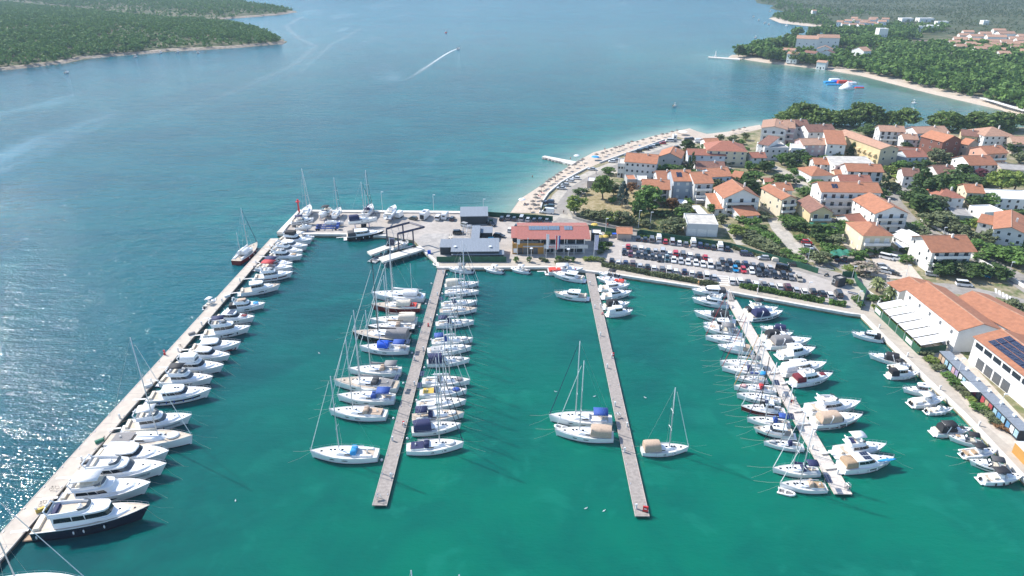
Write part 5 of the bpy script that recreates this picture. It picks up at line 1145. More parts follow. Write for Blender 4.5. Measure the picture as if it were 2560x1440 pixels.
def house(nm, label, x1, y1, x2, y2, h, depth, roof='p', rc='terracotta', wc='white', zb=ZQ, pitch=.42, win='winglass', cols=None, rows=None, balc=0, over=.45, cat='house', name='house', chim=1, solar=0, sidewin=True, fwin=True, garage=0, kind=None, base=None, dish=False, sidewall=None):
    A, Bq = G(x1, y1, zb + h), G(x2, y2, zb + h)
    if name == 'house' and nm != 'far': e_ = (Bq - A) * .09; A, Bq, h, depth = A - e_, Bq + e_, h * 1.18, depth * 1.15
    d = Bq - A; wd = d.length; rz = math.atan2(d.y, d.x)
    r = thing(name, label, cat, (A.x, A.y, zb), rz); r['nm'] = nm
    b = MB(); W_ = M['wall_' + wc]
    # walls; local x along the facade, y going back
    hw = h
    poly = [(0, 0), (wd, 0), (wd, depth), (0, depth)]
    b.prism(poly, -.6, h)
    rm = M['tile_' + rc] if 'tile_' + rc in M else M[rc]; rb = MB(); ov = over; th = .16
    if roof in 'pg':
        run = depth / 2 if roof == 'p' else wd / 2; rise = run * pitch
        if roof == 'p':
            for x in (0, wd): b.add([(x, 0, h), (x, depth, h), (x, depth / 2, h + rise)], [(0, 1, 2)])
            e = ov * pitch
            for k in (0, 1):
                ya, yb = (-ov, depth / 2) if k == 0 else (depth + ov, depth / 2)
                vs = [(-ov, ya, h - e + .03), (wd + ov, ya, h - e + .03), (wd + ov, yb, h + rise + .03), (-ov, yb, h + rise + .03)]
                rb.add(vs + [(x, y, z + th) for x, y, z in vs], [(0, 1, 2, 3), (4, 5, 6, 7), (0, 1, 5, 4), (1, 2, 6, 5), (2, 3, 7, 6), (3, 0, 4, 7)])
        else:
            for y in (0, depth): b.add([(0, y, h), (wd, y, h), (wd / 2, y, h + rise)], [(0, 1, 2)])
            e = ov * pitch
            for k in (0, 1):
                xa, xb = (-ov, wd / 2) if k == 0 else (wd + ov, wd / 2)
                vs = [(xa, -ov, h - e + .03), (xa, depth + ov, h - e + .03), (xb, depth + ov, h + rise + .03), (xb, -ov, h + rise + .03)]
                rb.add(vs + [(x, y, z + th) for x, y, z in vs], [(0, 1, 2, 3), (4, 5, 6, 7), (0, 1, 5, 4), (1, 2, 6, 5), (2, 3, 7, 6), (3, 0, 4, 7)])
        top = h + rise
    elif roof == 'h':
        run = min(wd, depth) / 2; rise = run * pitch; ins = run
        if wd >= depth: rg = [(ins, depth / 2), (wd - ins, depth / 2)]
        else: rg = [(wd / 2, ins), (wd / 2, depth - ins)]
        vs = [(-ov, -ov, h + .02), (wd + ov, -ov, h + .02), (wd + ov, depth + ov, h + .02), (-ov, depth + ov, h + .02), (*rg[0], h + rise + .15), (*rg[1], h + rise + .15)]
        rb.add(vs, [(3, 2, 1, 0)] + ([(0, 1, 5, 4), (1, 2, 5), (2, 3, 4, 5), (3, 0, 4)] if wd >= depth else [(0, 1, 4), (1, 2, 5, 4), (2, 3, 5), (3, 0, 4, 5)])); top = h + rise
    elif roof == 'm':   # single slope rising away from the facade
        rise = depth * pitch * .6
        for x in (0, wd): b.add([(x, 0, h), (x, depth, h), (x, depth, h + rise)], [(0, 1, 2)])
        b.add([(0, depth, h), (wd, depth, h), (wd, depth, h + rise), (0, depth, h + rise)], [(0, 1, 2, 3)])
        vs = [(-ov, -ov, h - .1), (wd + ov, -ov, h - .1), (wd + ov, depth + ov, h + rise + .1), (-ov, depth + ov, h + rise + .1)]
        rb.add(vs + [(x, y, z + th) for x, y, z in vs], [(0, 1, 2, 3), (4, 5, 6, 7), (0, 1, 5, 4), (1, 2, 6, 5), (2, 3, 7, 6), (3, 0, 4, 7)]); top = h + rise
    else:
        rb.frus(.25, wd - .25, .25, depth - .25, h + .01, h + .06); b.prism([(0, 0), (wd, 0), (wd, depth), (0, depth), (0, 0), (.25, .25), (.25, depth - .25), (wd - .25, depth - .25), (wd - .25, .25), (.25, .25)], h, h + .45) if False else None
        for (q0, q1, q2, q3) in ((0, wd, 0, .25), (0, wd, depth - .25, depth), (0, .25, .25, depth - .25), (wd - .25, wd, .25, depth - .25)): b.frus(q0, q1, q2, q3, h - .01, h + .4)
        top = h + .4
    b.build('wall', W_, r); ro = rb.build('roof', rm, r)
    if chim and roof in 'pgh':
        MB().box((wd * .68, depth * .42, top + .1), (.6, .6, 1.8)).build('chimney', M['wall_offwhite'], ro)
    if roof in 'pg' and wd > 5:   # pale ridge capping
        if roof == 'p': MB().box((wd / 2, depth / 2, top + .2), (wd + 2 * ov, .3, .12)).build('ridge', M['tile_salmon'], ro)
        else: MB().box((wd / 2, depth / 2, top + .2), (.3, depth + 2 * ov, .12)).build('ridge', M['tile_salmon'], ro)
    if solar:
        pt = pitch if roof == 'p' else 0
        for k in range(solar): MB().add([(wd * .2 + k * 1.25, depth * .16, h + depth * .16 * pt + .28), (wd * .2 + k * 1.25 + 1.1, depth * .16, h + depth * .16 * pt + .28), (wd * .2 + k * 1.25 + 1.1, depth * .36, h + depth * .36 * pt + .45), (wd * .2 + k * 1.25, depth * .36, h + depth * .36 * pt + .45)], [(0, 1, 2, 3)]).build('solar_panel', M['solar'], ro)
    rows = rows if rows is not None else max(1, round(h / 2.9)); sh = h / rows; cols = cols or max(1, int(wd / 3.1))
    fr, pn = winmesh(win)
    def win_at(x, y, z, rot, ww, wh):
        o = link('window', fr, r); o.location = (x, y, z); o.rotation_euler[2] = rot; o.scale = (ww, 1, wh); q = link('pane', pn, o)
    if fwin:
        for i in range(rows):
            for j in range(cols):
                if i == 0 and j == cols // 2 and not garage and h > 2.6:
                    MB().frus(wd * (j + .5) / cols - .5, wd * (j + .5) / cols + .5, -.08, .0, 0, 2.1).build('door', M['shutter_dark'], r); continue
                if i == 0 and garage: continue
                big_ = balc and i > 0
                win_at(wd * (j + .5) / cols, 0, sh * i + (.25 if big_ else .95), 0, 1.7 if big_ else 1.15, 2.1 if big_ else 1.25)
    for j in range(garage): MB().frus(wd * (j + .5) / garage - wd / garage * .42, wd * (j + .5) / garage + wd / garage * .42, -.07, 0, 0, min(2.9, h * .62)).build('garage_door', M['shutter_white'], r)
    if sidewin:
        left = A.x > 0; n = max(1, int(depth / 4.2))
        for i in range(rows):
            for j in range(n):
                if (i + j + len(nm)) % 3 == 0 and n > 1: continue
                win_at(0 if left else wd, depth * (j + .5) / n, sh * i + 1.0, -math.pi / 2 if left else math.pi / 2, 1.0, 1.2)
    for i in range(1, 1 + (min(balc, rows - 1) if balc else 0)):
        z = sh * i - .1; bw = MB().frus(wd * .06, wd * .94, -1.25, -.005, z, z + .16); o = bw.build('balcony', M['wall_offwhite'], r)
        rl = MB().frus(wd * .06, wd * .94, -1.25, -1.17, z + .16, z + 1.05); [rl.frus(q, q + .08, -1.16, -.01, z + .16, z + 1.05) for q in (wd * .06, wd * .94 - .08)]; rl.build('balustrade', M['wall_' + ('white' if wc != 'white' else 'offwhite')], o)
    if dish: MB().ell((wd * .9, -.3, h - .5), (.42, .12, .42), 8, 5).build('satellite_dish', M['gelcoat'], r)
    if sidewall: MB().frus(-.06, -.003, .02, depth - .02, 0, h).build('side_cladding', M['wall_' + sidewall], r)
    HOUSES.append(r); return r
Hh = house
Hh('the large dormer house', 'large pale grey beachfront house with orange roof and small dormer', 1568, 411, 1634, 416, 7.4, 11, 'p', 'orange', 'palegrey', balc=0, cols=6, solar=0)
Hh('the flat dormer house annex', 'flat roofed pale annex with glass railing left of the dormer house', 1545, 410, 1567, 411, 6.6, 10, 'f', 'flatroof', 'palegrey', chim=0, cols=3, name='annex')
Hh('the grey two pitched house', 'grey house with orange gable roof behind the dormer house', 1650, 397, 1697, 401, 5.6, 12, 'g', 'orange', 'grey', cols=2)
Hh('the wide cream hip house', 'wide cream house with long red hip roof and blue shutters', 1775, 382, 1859, 385, 6.4, 14, 'h', 'red', 'cream', win='shutter_blue', cols=5)
Hh('the pale blue wing', 'pale blue wing with red gable roof in front of the cream hip house', 1728, 391, 1806, 393, 4.6, 8, 'p', 'red', 'lightblue', win='shutter_blue', cols=4)
Hh('the dark tiled house', 'low white house with weathered dark tiled roof beside the cypress', 1747, 425, 1807, 426, 3.6, 9, 'p', 'brown', 'white')
Hh('the small orange roofed house', 'small pale house with bright orange roof and tall brick chimney', 1782, 447, 1824, 445, 5.2, 10, 'p', 'orange', 'lightblue')
Hh('the small orange lean-to', 'low orange roofed lean-to right of the small orange roofed house', 1826, 446, 1846, 449, 3.4, 7, 'm', 'orange', 'white', chim=0, sidewin=False, name='annex')
Hh('the black edged gable house', 'white house with black edged gable and two balconies facing the marina', 1817, 502, 1891, 501, 6.3, 12, 'g', 'terracotta', 'white', balc=2, cols=3, pitch=.5)
Hh('the orange lean-to', 'single storey orange roofed annex left of the black edged gable house', 1788, 522, 1815, 521, 2.9, 11, 'm', 'orange', 'offwhite', chim=0, name='annex')
Hh('the orange roofed shed', 'low orange roofed shed in the garden of the black edged gable house', 1853, 541, 1898, 537, 2.4, 7, 'm', 'orange', 'white', chim=0, cols=2, sidewin=False, name='garden_shed')
Hh('the blue grey cube house', 'blue grey cube fronted house with orange roof and solar panel', 1688, 460, 1727, 460, 7.4, 12, 'p', 'orange', 'bluegrey', cols=2, rows=3, solar=2, win='shutter_white')
Hh('the house with two awnings', 'grey house with two roof tiers and white awnings, beside the blue grey cube', 1740, 466, 1778, 465, 7.6, 12, 'p', 'orange', 'palegrey', balc=2, cols=2, rows=3)
Hh('the ochre roofed house', 'tan house with ochre orange roof half hidden behind the big green tree', 1612, 478, 1668, 480, 6.2, 10, 'p', 'orange', 'taupe', balc=1)
Hh('the flat grey outbuilding', 'flat roofed grey outbuilding with orange rim below the dormer house', 1568, 450, 1592, 450, 4.0, 8, 'f', 'orange', 'grey', chim=0, name='outbuilding')
Hh('the white flat outbuilding', 'white flat roofed outbuilding below the dormer house', 1593, 452, 1618, 453, 3.2, 8, 'f', 'whiteroof', 'white', chim=0, name='outbuilding')
Hh('the white pergola bar', 'open bar with flat white roof beside the beach road', 1468, 454, 1498, 455, 2.9, 7, 'f', 'whiteroof', 'taupe', chim=0, name='beach_bar', cat='bar')
Hh('the beach apartment block', 'big white apartment block with salmon roof nearest the shingle point', 1908, 327, 1961, 331, 8.6, 19, 'g', 'salmon', 'offwhite', balc=3, pitch=.2, cols=3, rows=3, dish=True)
Hh('the brownish annex block', 'brownish pink apartment wing with balconies right of the beach apartment block', 1962, 326, 1984, 327, 8.2, 12, 'p', 'salmon', 'pink', balc=2, cols=1, rows=3)
Hh('the stepped white house', 'white house with stepped roofs in front of the shore pines', 1978, 322, 2018, 322, 8, 10, 'p', 'brown', 'white', cols=3)
Hh('the brown roofed white house', 'tall white house with long brown roof beside the stepped white house', 2026, 336, 2083, 335, 7.4, 11, 'p', 'brown', 'white', cols=4)
Hh('the pink house', 'pink house with salmon roof and covered terrace', 2013, 368, 2070, 367, 6.2, 9, 'p', 'salmon', 'pink', cols=4, win='shutter_white')
Hh('the tall white house', 'tall white house with single sloping terracotta roof right of the pink house', 2071, 366, 2110, 368, 7.4, 13, 'm', 'terracotta', 'white', chim=0, cols=2)
Hh('the roofless grey house', 'flat roofed grey house with bare concrete roof terrace', 1916, 375, 1967, 375, 5.4, 11, 'f', 'greyroof', 'palegrey', chim=0, cols=4)
Hh('the brown roofed turret', 'narrow white turret house with brown roof beside the flat grey house', 1897, 365, 1918, 369, 6.4, 9, 'm', 'brown', 'white', chim=0, cols=1)
Hh('the little white gable house', 'little white house with red roof and terrace below the flat grey house', 1882, 398, 1912, 398, 4.2, 7, 'p', 'red', 'white')
Hh('the yellow apartment block', 'long yellow apartment block with rows of balconies and beige end wall', 2204, 380, 2242, 378, 8.4, 32, 'g', 'salmon', 'sand', pitch=.28, cols=2, rows=3, sidewall='yellow')
YB = HOUSES[-1]
for i in range(3):
    for j in range(7): o = MB().frus(-1.3, -.07, 2 + j * 4.2, 4.8 + j * 4.2, .2 + i * 2.8, 1.2 + i * 2.8); o.build('balcony', M['wall_yellow'], YB)
Hh('the grey salmon roofed house', 'grey house with salmon roof and balcony beside the shore pines', 2205, 333, 2257, 335, 6.2, 9, 'p', 'salmon', 'palegrey', balc=1)
Hh('the white bayside house', 'white house with L-shaped salmon roof near the bathing bay', 2299, 338, 2366, 336, 5.8, 10, 'p', 'salmon', 'white')
Hh('the brown clad house', 'tall house with brown clad front and orange roof', 2360, 361, 2399, 357, 7.6, 12, 'g', 'orange', 'brown', cols=2, rows=3, balc=0)
Hh('the beige concrete wing', 'bare beige wing with orange roof joined to the brown clad house', 2400, 358, 2420, 362, 6.6, 10, 'p', 'orange', 'tan', chim=0, cols=1, name='annex')
Hh('the yellow bayside house', 'yellow house with brown roof near the bathing bay', 2406, 343, 2440, 346, 5.6, 9, 'p', 'brown', 'yellow')
Hh('the big salmon hip house', 'big white house with salmon hip roof at the end of the pines', 2466, 346, 2530, 346, 6.6, 14, 'h', 'salmon', 'white', cols=5)
Hh('the salmon pink house', 'salmon pink house with two dormer windows', 2471, 389, 2514, 387, 5.6, 10, 'p', 'terracotta', 'salmon', balc=1)
Hh('the big terrace roofed house', 'white house with wide terracotta roof and flowering tree in front', 2430, 417, 2486, 416, 4.2, 12, 'p', 'terracotta', 'white')
Hh('the blue and white house', 'small white house with sky blue side wall and red roof', 2271, 397, 2313, 396, 4.8, 9, 'p', 'red', 'lightblue', sidewall='bluegrey')
Hh('the brick shell', 'unfinished roofless red brick house behind the blue and white house', 2243, 376, 2306, 381, 3.8, 9, 'f', 'tile_brown', 'brick', chim=0, cols=4, rows=1, name='brick_shell', cat='building site')
Hh('the old tiled cottage', 'low cottage with old mottled tiles and open porch', 2348, 437, 2389, 437, 2.9, 10, 'p', 'brown', 'offwhite')
Hh('the hip roofed bungalow', 'bungalow with terracotta hip roof beside the back street', 2033, 443, 2080, 441, 3.4, 12, 'h', 'terracotta', 'white')
Hh('the tan flat roofed house', 'white house with wide flat tan roof behind the curved balcony house', 2096, 418, 2181, 419, 5.2, 11, 'm', 'flatroof', 'white', chim=0, pitch=.12)
Hh('the curved balcony house', 'house with orange roofs and curved white balcony', 2126, 434, 2200, 436, 6.4, 9, 'p', 'terracotta', 'palegrey', balc=1)
Hh('the long red roofed house', 'white house with long red roof above the orange terrace block', 2108, 464, 2173, 465, 6.2, 9, 'p', 'red', 'white', cols=4)
Hh('the orange terrace block', 'white three unit block with bright orange roofs and solar panels', 2064, 488, 2190, 490, 8.2, 10, 'p', 'orange', 'white', balc=2, cols=7, rows=3, solar=2)
Hh('the tall salmon gable house', 'tall narrow white house with salmon gable roof and balcony', 1957, 506, 1988, 504, 6.8, 14, 'g', 'terracotta', 'cream', balc=2, cols=2)
Hh('the yellow gabled house', 'yellow house with dark brown gable roof and green porch', 2030, 537, 2077, 537, 5.2, 12, 'g', 'brown', 'yellow', balc=1, cols=2, pitch=.55)
Hh('the large white gable house', 'large white house with terracotta gable roof and balcony front', 2193, 541, 2262, 540, 6.4, 15, 'g', 'terracotta', 'white', balc=2, cols=3)
Hh('the cream hip house', 'cream house with terracotta hip roof behind the courtyard', 2163, 596, 2225, 596, 5.8, 12, 'h', 'terracotta', 'cream', balc=1, cols=3, win='shutter_white')
Hh('the wooden balcony house', 'white house with broad salmon roof and dark wooden balconies', 2338, 634, 2421, 633, 6.8, 11, 'p', 'terracotta', 'offwhite', balc=2, cols=4, over=1.2)
Hh('the white terraced house', 'big white house with terracotta ridge and wide white terraces', 2489, 581, 2556, 592, 6.4, 19, 'g', 'terracotta', 'palegrey', cols=3, pitch=.35)
Hh('the little hip house', 'little white house with red hip roof in the trees', 2348, 499, 2405, 500, 4.6, 10, 'h', 'red', 'white', cols=3)
Hh('the white flat villa', 'low white villa with flat white roof at the right edge', 2500, 502, 2590, 506, 3.8, 12, 'f', 'whiteroof', 'white', chim=0)
Hh('the white flat garage', 'low flat white roofed garage beside the bare concrete roof', 2462, 533, 2514, 531, 3.2, 9, 'f', 'whiteroof', 'white', chim=0, name='garage', garage=2)
Hh('the bare concrete roof', 'low building with bare grey concrete roof', 2385, 539, 2432, 543, 3.0, 10, 'f', 'greyroof', 'grey', chim=0, name='outbuilding')
Hh('the red roofed garden hut', 'tiny white garden hut with red roof', 1913, 454, 1934, 455, 2.4, 5, 'p', 'red', 'white', chim=0, cols=1, sidewin=False, name='garden_shed')
Hh('the yellow garden hut', 'tiny yellow garden hut with flat roof', 1888, 456, 1905, 456, 2.4, 4, 'f', 'flatroof', 'yellow', chim=0, cols=1, sidewin=False, name='garden_shed')
Hh('the triple garage', 'grey white triple garage with bare roof terrace behind the car park', 1718, 561, 1796, 564, 4.6, 12, 'f', 'flatroof', 'palegrey', chim=0, garage=3, fwin=False, name='garage', cat='garage')
Hh('the stone bike shed', 'small stone shed with arched terracotta roof and parked bicycles', 1544, 583, 1579, 584, 2.7, 6, 'p', 'orange', 'taupe', chim=0, fwin=False, sidewin=False, name='stone_shed', cat='shed')
Hh('the maroon roofed outbuilding', 'small outbuilding with maroon roof between yellow and white gable houses', 2128, 556, 2163, 552, 3, 8, 'p', 'red', 'white', chim=0, cols=2, name='outbuilding')
Hh('the long lean-to', 'long white lean-to with pale roof right of the cream hip house', 2232, 588, 2275, 612, 2.8, 6, 'm', 'whiteroof', 'white', chim=0, cols=3, name='annex')
Hh('the orange corner roof', 'low house with bright orange roof between the bare roofs', 2447, 560, 2476, 566, 4.4, 8, 'p', 'tile_terracotta', 'offwhite', chim=0)
Hh('the orange roofed beach cottage', 'small white cottage with orange roof behind the shingle point', 1768, 361, 1796, 360, 3.4, 7, 'p', 'orange', 'white', chim=0, cols=2)
Hh('the white terrace block', 'white block with stacked terraces left of the pink house', 1980, 376, 2010, 378, 5.4, 9, 'f', 'whiteroof', 'white', chim=0, balc=1, cols=2)
Hh('the low white bungalow', 'low flat roofed white bungalow between brown roofed house and yellow block', 2088, 346, 2128, 348, 3, 9, 'f', 'whiteroof', 'white', chim=0)
Hh('the tan edge block', 'tan block at the right edge behind the salmon hip house', 2540, 364, 2600, 366, 5, 11, 'p', 'salmon', 'tan')
Hh('the dark flat roof', 'tan building with dark flat roof at the right edge', 2508, 428, 2580, 434, 4, 11, 'f', 'greyroof', 'tan', chim=0)
Hh('the small gabled cottage', 'small cream cottage with terracotta roof between bungalow and curved balcony house', 2092, 442, 2118, 443, 3.2, 7, 'p', 'terracotta', 'cream', chim=0, cols=2)
Hh('the street corner house', 'white house with brown roof at the end of the side street', 2262, 444, 2296, 446, 4.6, 9, 'p', 'brown', 'white')
Hh('the white garden house', 'white house with terracotta roof behind the tall salmon gable house', 1948, 480, 1978, 480, 4.4, 8, 'p', 'terracotta', 'white')
Hh('the pale cottage', 'pale cottage with orange roof behind the bungalow', 2040, 414, 2072, 415, 3.8, 8, 'p', 'orange', 'palegrey')
Hh('the roadside house', 'cream house with terracotta roof right of the little hip house', 2420, 486, 2456, 488, 4.8, 9, 'p', 'terracotta', 'cream')
Hh('the rear white house', 'white house with salmon roof behind the white bayside house', 2262, 352, 2292, 353, 4.6, 8, 'p', 'salmon', 'white')
Hh('the meadow side house', 'grey house with terracotta roof behind the meadow conifers', 1648, 452, 1680, 452, 5, 9, 'p', 'terracotta', 'palegrey')
# --- the shop buildings on the right
S1 = Hh('the long shop building', 'long white shop building with terracotta roof behind the white awnings', 2267, 722, 2398, 826, 6.6, 11.5, 'p', 'terracotta', 'white', pitch=.33, cols=5, rows=2, chim=0, fwin=True, name='shop_building', cat='building', win='greyglass')
Hh('the rear shop building', 'rear terracotta roofed shop building parallel to the long one', 2386, 749, 2552, 838, 6.0, 12, 'p', 'terracotta', 'white', pitch=.3, chim=0, fwin=False, sidewin=False, name='shop_building', cat='building')
S3 = Hh('the solar roofed building', 'white building with terracotta roof covered in dark solar panels', 2439, 843, 2664, 1017, 7.2, 13, 'p', 'terracotta', 'white', pitch=.3, chim=0, fwin=False, sidewin=False, name='shop_building', cat='building')
Hh('the low shop wing', 'low white wing with terracotta roof behind the palm trees', 2222, 708, 2250, 728, 4.6, 13, 'p', 'terracotta', 'white', pitch=.25, chim=0, fwin=False, sidewin=False, name='shop_building', cat='building')
wdt = (G(2439, 843, 8.4) - G(2664, 1017, 8.4)).length
for k in range(9):
    x = wdt * (k + .25) / 9; o = MB().frus(x, x + wdt / 9 * .82, -.06, .05, 5.0, 6.3); o.build('window', M['winglass'], S3)
    MB().frus(x - .1, x + wdt / 9 * .82 + .1, -.12, -.062, 4.86, 5.0).build('sill', M['frame_white'], S3)
for k in range(4): MB().frus(3 + k * 3.2, 5.6 + k * 3.2, -.06, .05, .2, 2.9).build('shop_window', M['greyglass'], S3)
roof3 = [c for c in S3.children if c.name.startswith('roof')][0]
for i in range(3):
    for j in range(10):
        x = 3.2 + j * 2.35; y = .9 + i * 1.75; p3 = .3; z = lambda yy: 7.2 + yy * p3 + .32
        MB().add([(x, y, z(y)), (x + 2.2, y, z(y)), (x + 2.2, y + 1.6, z(y + 1.6)), (x, y + 1.6, z(y + 1.6))], [(0, 1, 2, 3)]).build('solar_panel', M['solar'], roof3)
# white awnings in a row with a green mesh fence beneath
mk('awning', (.80, .79, .77), .6, var=.03); mk('meshgreen', (.012, .085, .045), .7, var=.25, scale=.6)
fl, nl, fr_, nr = (G(*p, ZQ + 3.2) for p in ((2191, 756), (2304, 862), (2252, 747), (2371, 853)))
for k in range(6):
    a0_, a1_ = k / 6 + .010, (k + 1) / 6 - .010; q = [fl.lerp(nl, a0_), fl.lerp(nl, a1_), fr_.lerp(nr, a1_), fr_.lerp(nr, a0_)]
    r = thing('awning', f'white flat awning panel beside the shop building, {nth(k + 1)} from the palm trees', 'awning', (q[0].x, q[0].y, ZQ), 0, 'white awning panels along the shop building'); o_ = Vector((q[0].x, q[0].y, ZQ))
    L_ = [tuple(v - o_) for v in q]; L_ = [(x, y, z - (.0 if i > 1 else .35)) for i, (x, y, z) in enumerate(L_)]
    MB().add(L_ + [(x, y, z + .05) for x, y, z in L_], [(3, 2, 1, 0), (4, 5, 6, 7), (0, 1, 5, 4), (1, 2, 6, 5), (2, 3, 7, 6), (3, 0, 4, 7)]).build('canvas', M['awning'], r)
    b = MB(); b.tube([L_[0], L_[1]], .09, 4); b.tube([L_[2], L_[3]], .06, 4); b.build('rail', M['rubber'], r); MB().tube([(L_[0][0], L_[0][1], 0), L_[0]], .09, 5).build('post', M['lampgrey'], r)
r = thing('screen_fence', 'green mesh screen under the white awnings with two white banners', 'fence', fl); q = [Vector((*(v - fl)[:2], -3.2)) for v in (fl, nl, nr)]; b = MB()
for a, c in zip(q[:-1], q[1:]): b.add([tuple(a), tuple(c), tuple(c + Vector((0, 0, 2.2))), tuple(a + Vector((0, 0, 2.2)))], [(0, 1, 2, 3)])
b.build('mesh_panel', M['meshgreen'], r)
for f_ in (.02, .72):
    p = q[0].lerp(q[1], f_); e = (q[1] - q[0]).normalized(); nrm = Vector((e.y, -e.x, 0)) * .08; b = MB(); b.add([tuple(p + nrm + Vector((0, 0, .6))), tuple(p + e * 3 + nrm + Vector((0, 0, .6))), tuple(p + e * 3 + nrm + Vector((0, 0, 1.9))), tuple(p + nrm + Vector((0, 0, 1.9)))], [(0, 1, 2, 3)]); b.build('banner', M['cv_white'], r)
# container kiosks with poster fronts
K0, K1 = G(2350, 878, ZQ + 2.7), G(2552, 1078, ZQ + 2.7); dk = (K1 - K0); LK = dk.length; rk = math.atan2(dk.y, dk.x)
for n_, c_ in dict(paleblue=(.30, .46, .55), midblue=(.10, .25, .42), lilac=(.30, .24, .40), rose=(.48, .30, .32), dullred=(.40, .06, .07)).items(): mk('cv_' + n_, c_, .6, var=.35, scale=2.5)
posters = [('tan', 'beige', 'paleblue'), ('paleblue', 'rose', 'lilac'), ('white', 'paleblue', 'lightgrey'), ('darkgrey', 'burgundy', 'darkgrey'), ('dullred', 'tan', 'dullred'), ('paleblue', 'midblue', 'paleblue'), ('midblue', 'white', 'paleblue')]
names_ = ['tan and orange posters', 'blue and pink posters', 'white poster panels', 'dark glazed front under a white canopy', 'red front with a tan door', 'four blue posters', 'pale blue and white posters']
for k in range(7):
    p = K0 + dk * (k / 7); r = thing('kiosk', f'grey roofed container kiosk with {names_[k]}', 'kiosk', (p.x, p.y, ZQ), rk, 'container kiosks in front of the solar roofed building'); wk = LK / 7 * .94
    MB().frus(0, wk, 0, 2.5, 0, 2.6).build('wall', M['wall_charcoal'], r); MB().frus(-.1, wk + .1, -.1, 2.6, 2.603, 2.75).build('roof', M['seamroof'], r)
    for j in range(3): MB().frus(.2 + j * wk / 3, wk / 3 * (j + 1) - .1, -.06, -.002, .55, 2.15).build('poster', M['cv_' + posters[k][j]], r)
    MB().box((wk * .9, 2.0, 3.0), (.8, .5, .5)).build('air_conditioner', M['gelcoat'], r)
    if k == 3: MB().frus(-.3, wk * .9, -2.3, -.12, 2.5, 2.56).build('canopy', M['awning'], r)
r = thing('orange_kiosk', 'orange walled box with white roof at the right edge of the shop quay', 'kiosk', G(2529, 1130, ZQ), rk); MB().frus(0, 5, 0, 4, 0, 2.6).build('wall', M['wall_orange'], r); MB().frus(-.15, 5.15, -.15, 4.15, 2.603, 2.75).build('roof', M['whiteroof'], r)
# --- marina office
mk('pvblue', (.16, .22, .29), .2, var=.15)
MO = Hh('the marina office', 'two storey marina office with long red roof, solar panels and a glazed gallery', 1307, 591, 1461, 591, 6.2, 13, 'p', 'officeroof', 'palegrey', pitch=.22, fwin=False, sidewin=False, chim=0, name='marina_office', cat='building', over=2.0)
wo = (G(1307, 591, 7.4) - G(1461, 591, 7.4)).length; rmo = [c for c in MO.children if c.name.startswith('roof')][0]
for x0, n in ((2.2, 3), (5.2, 4), (9.3, 4), (15.0, 3)):
    for j in range(n):
        x = x0 + j * 1.0; MB().add([(x, 3.6, 6.2 + 3.6 * .22 + .35), (x + .92, 3.6, 6.2 + 3.6 * .22 + .35), (x + .92, 5.9, 6.2 + 5.9 * .22 + .5), (x, 5.9, 6.2 + 5.9 * .22 + .5)], [(0, 1, 2, 3)]).build('solar_panel', M['pvblue'], rmo)
MB().frus(0, wo, -2.2, -.01, 3.0, 3.2).build('gallery_floor', M['wall_palegrey'], MO)
sb = MB().frus(7.4, wo + 1.2, -2.35, -2.22, 2.5, 3.9).build('sign_fascia', M['wall_palegrey'], MO)
for k in range(7): MB().frus(.4 + k * wo / 7, (k + 1) * wo / 7 - .1, -.06, 0, 3.4, 5.7).build('gallery_window', M['winglass'], MO)
for k in range(6): MB().frus(7.6 + k * (wo - 7.8) / 6, 7.6 + (k + 1) * (wo - 7.8) / 6 - .25, -.06, 0, .2, 2.6).build('shop_window', M['winglass'], MO)
for k in range(5): MB().frus(7.5 + k * (wo - 7.7) / 4, 7.7 + k * (wo - 7.7) / 4, -2.2, -2.0, 0, 6.0 if k in (2, 4) else 2.99).build('column', M['wall_offwhite'], MO)
def lettering(text, parent, x, y, z, size, mat, name='lettering'):
    c = bpy.data.curves.new(name, 'FONT'); c.body = text; c.size = size; c.extrude = .02; c.space_character = 1.25; o = bpy.data.objects.new(name, c); col.objects.link(o); o.parent = parent
    o.location = (x, y, z); o.rotation_euler = (math.pi / 2, 0, 0); c.materials.append(mat)
    dg = bpy.context.evaluated_depsgraph_get(); m = bpy.data.meshes.new_from_object(o.evaluated_get(dg)); q = link(name, m, parent); q.location = o.location; q.rotation_euler = o.rotation_euler; bpy.data.objects.remove(o); return q
lettering('MARINA', MO, 9.2, -2.38, 2.82, .95, M['cv_redbright']); lettering('PIROVAC', MO, 14.9, -2.38, 2.82, 1.0, M['cv_navy'])
KI = Hh('the orange cafe kiosk', 'orange walled single storey kiosk with terrace on top beside the marina office', 1281, 611, 1360, 611, 3.7, 3.6, 'f', 'flatroof', 'orange', chim=0, fwin=False, sidewin=False, name='orange_kiosk', cat='kiosk')
wk = (G(1281, 611, 4.9) - G(1360, 611, 4.9)).length
for k in range(4): MB().frus(2.0 + k * (wk - 4) / 4, 2.0 + (k + 1) * (wk - 4) / 4 - .15, -.06, 0, .1, 2.4).build('shop_window', M['greyglass'] if k % 2 else M['winglass'], KI)
MB().frus(.35, 1.6, -.06, 0, .5, 2.2).build('notice_board', M['gelcoat'], KI); MB().frus(1.9, wk - 2, .1, .16, 4.1, 5.0).build('glass_railing', M['greyglass'], KI)
Hh('the red lean-to', 'small red roofed block left of the marina office', 1281, 594, 1296, 594, 5.5, 9, 'm', 'officeroof', 'charcoal', pitch=.1, chim=0, fwin=False, sidewin=False, name='annex', cat='building')
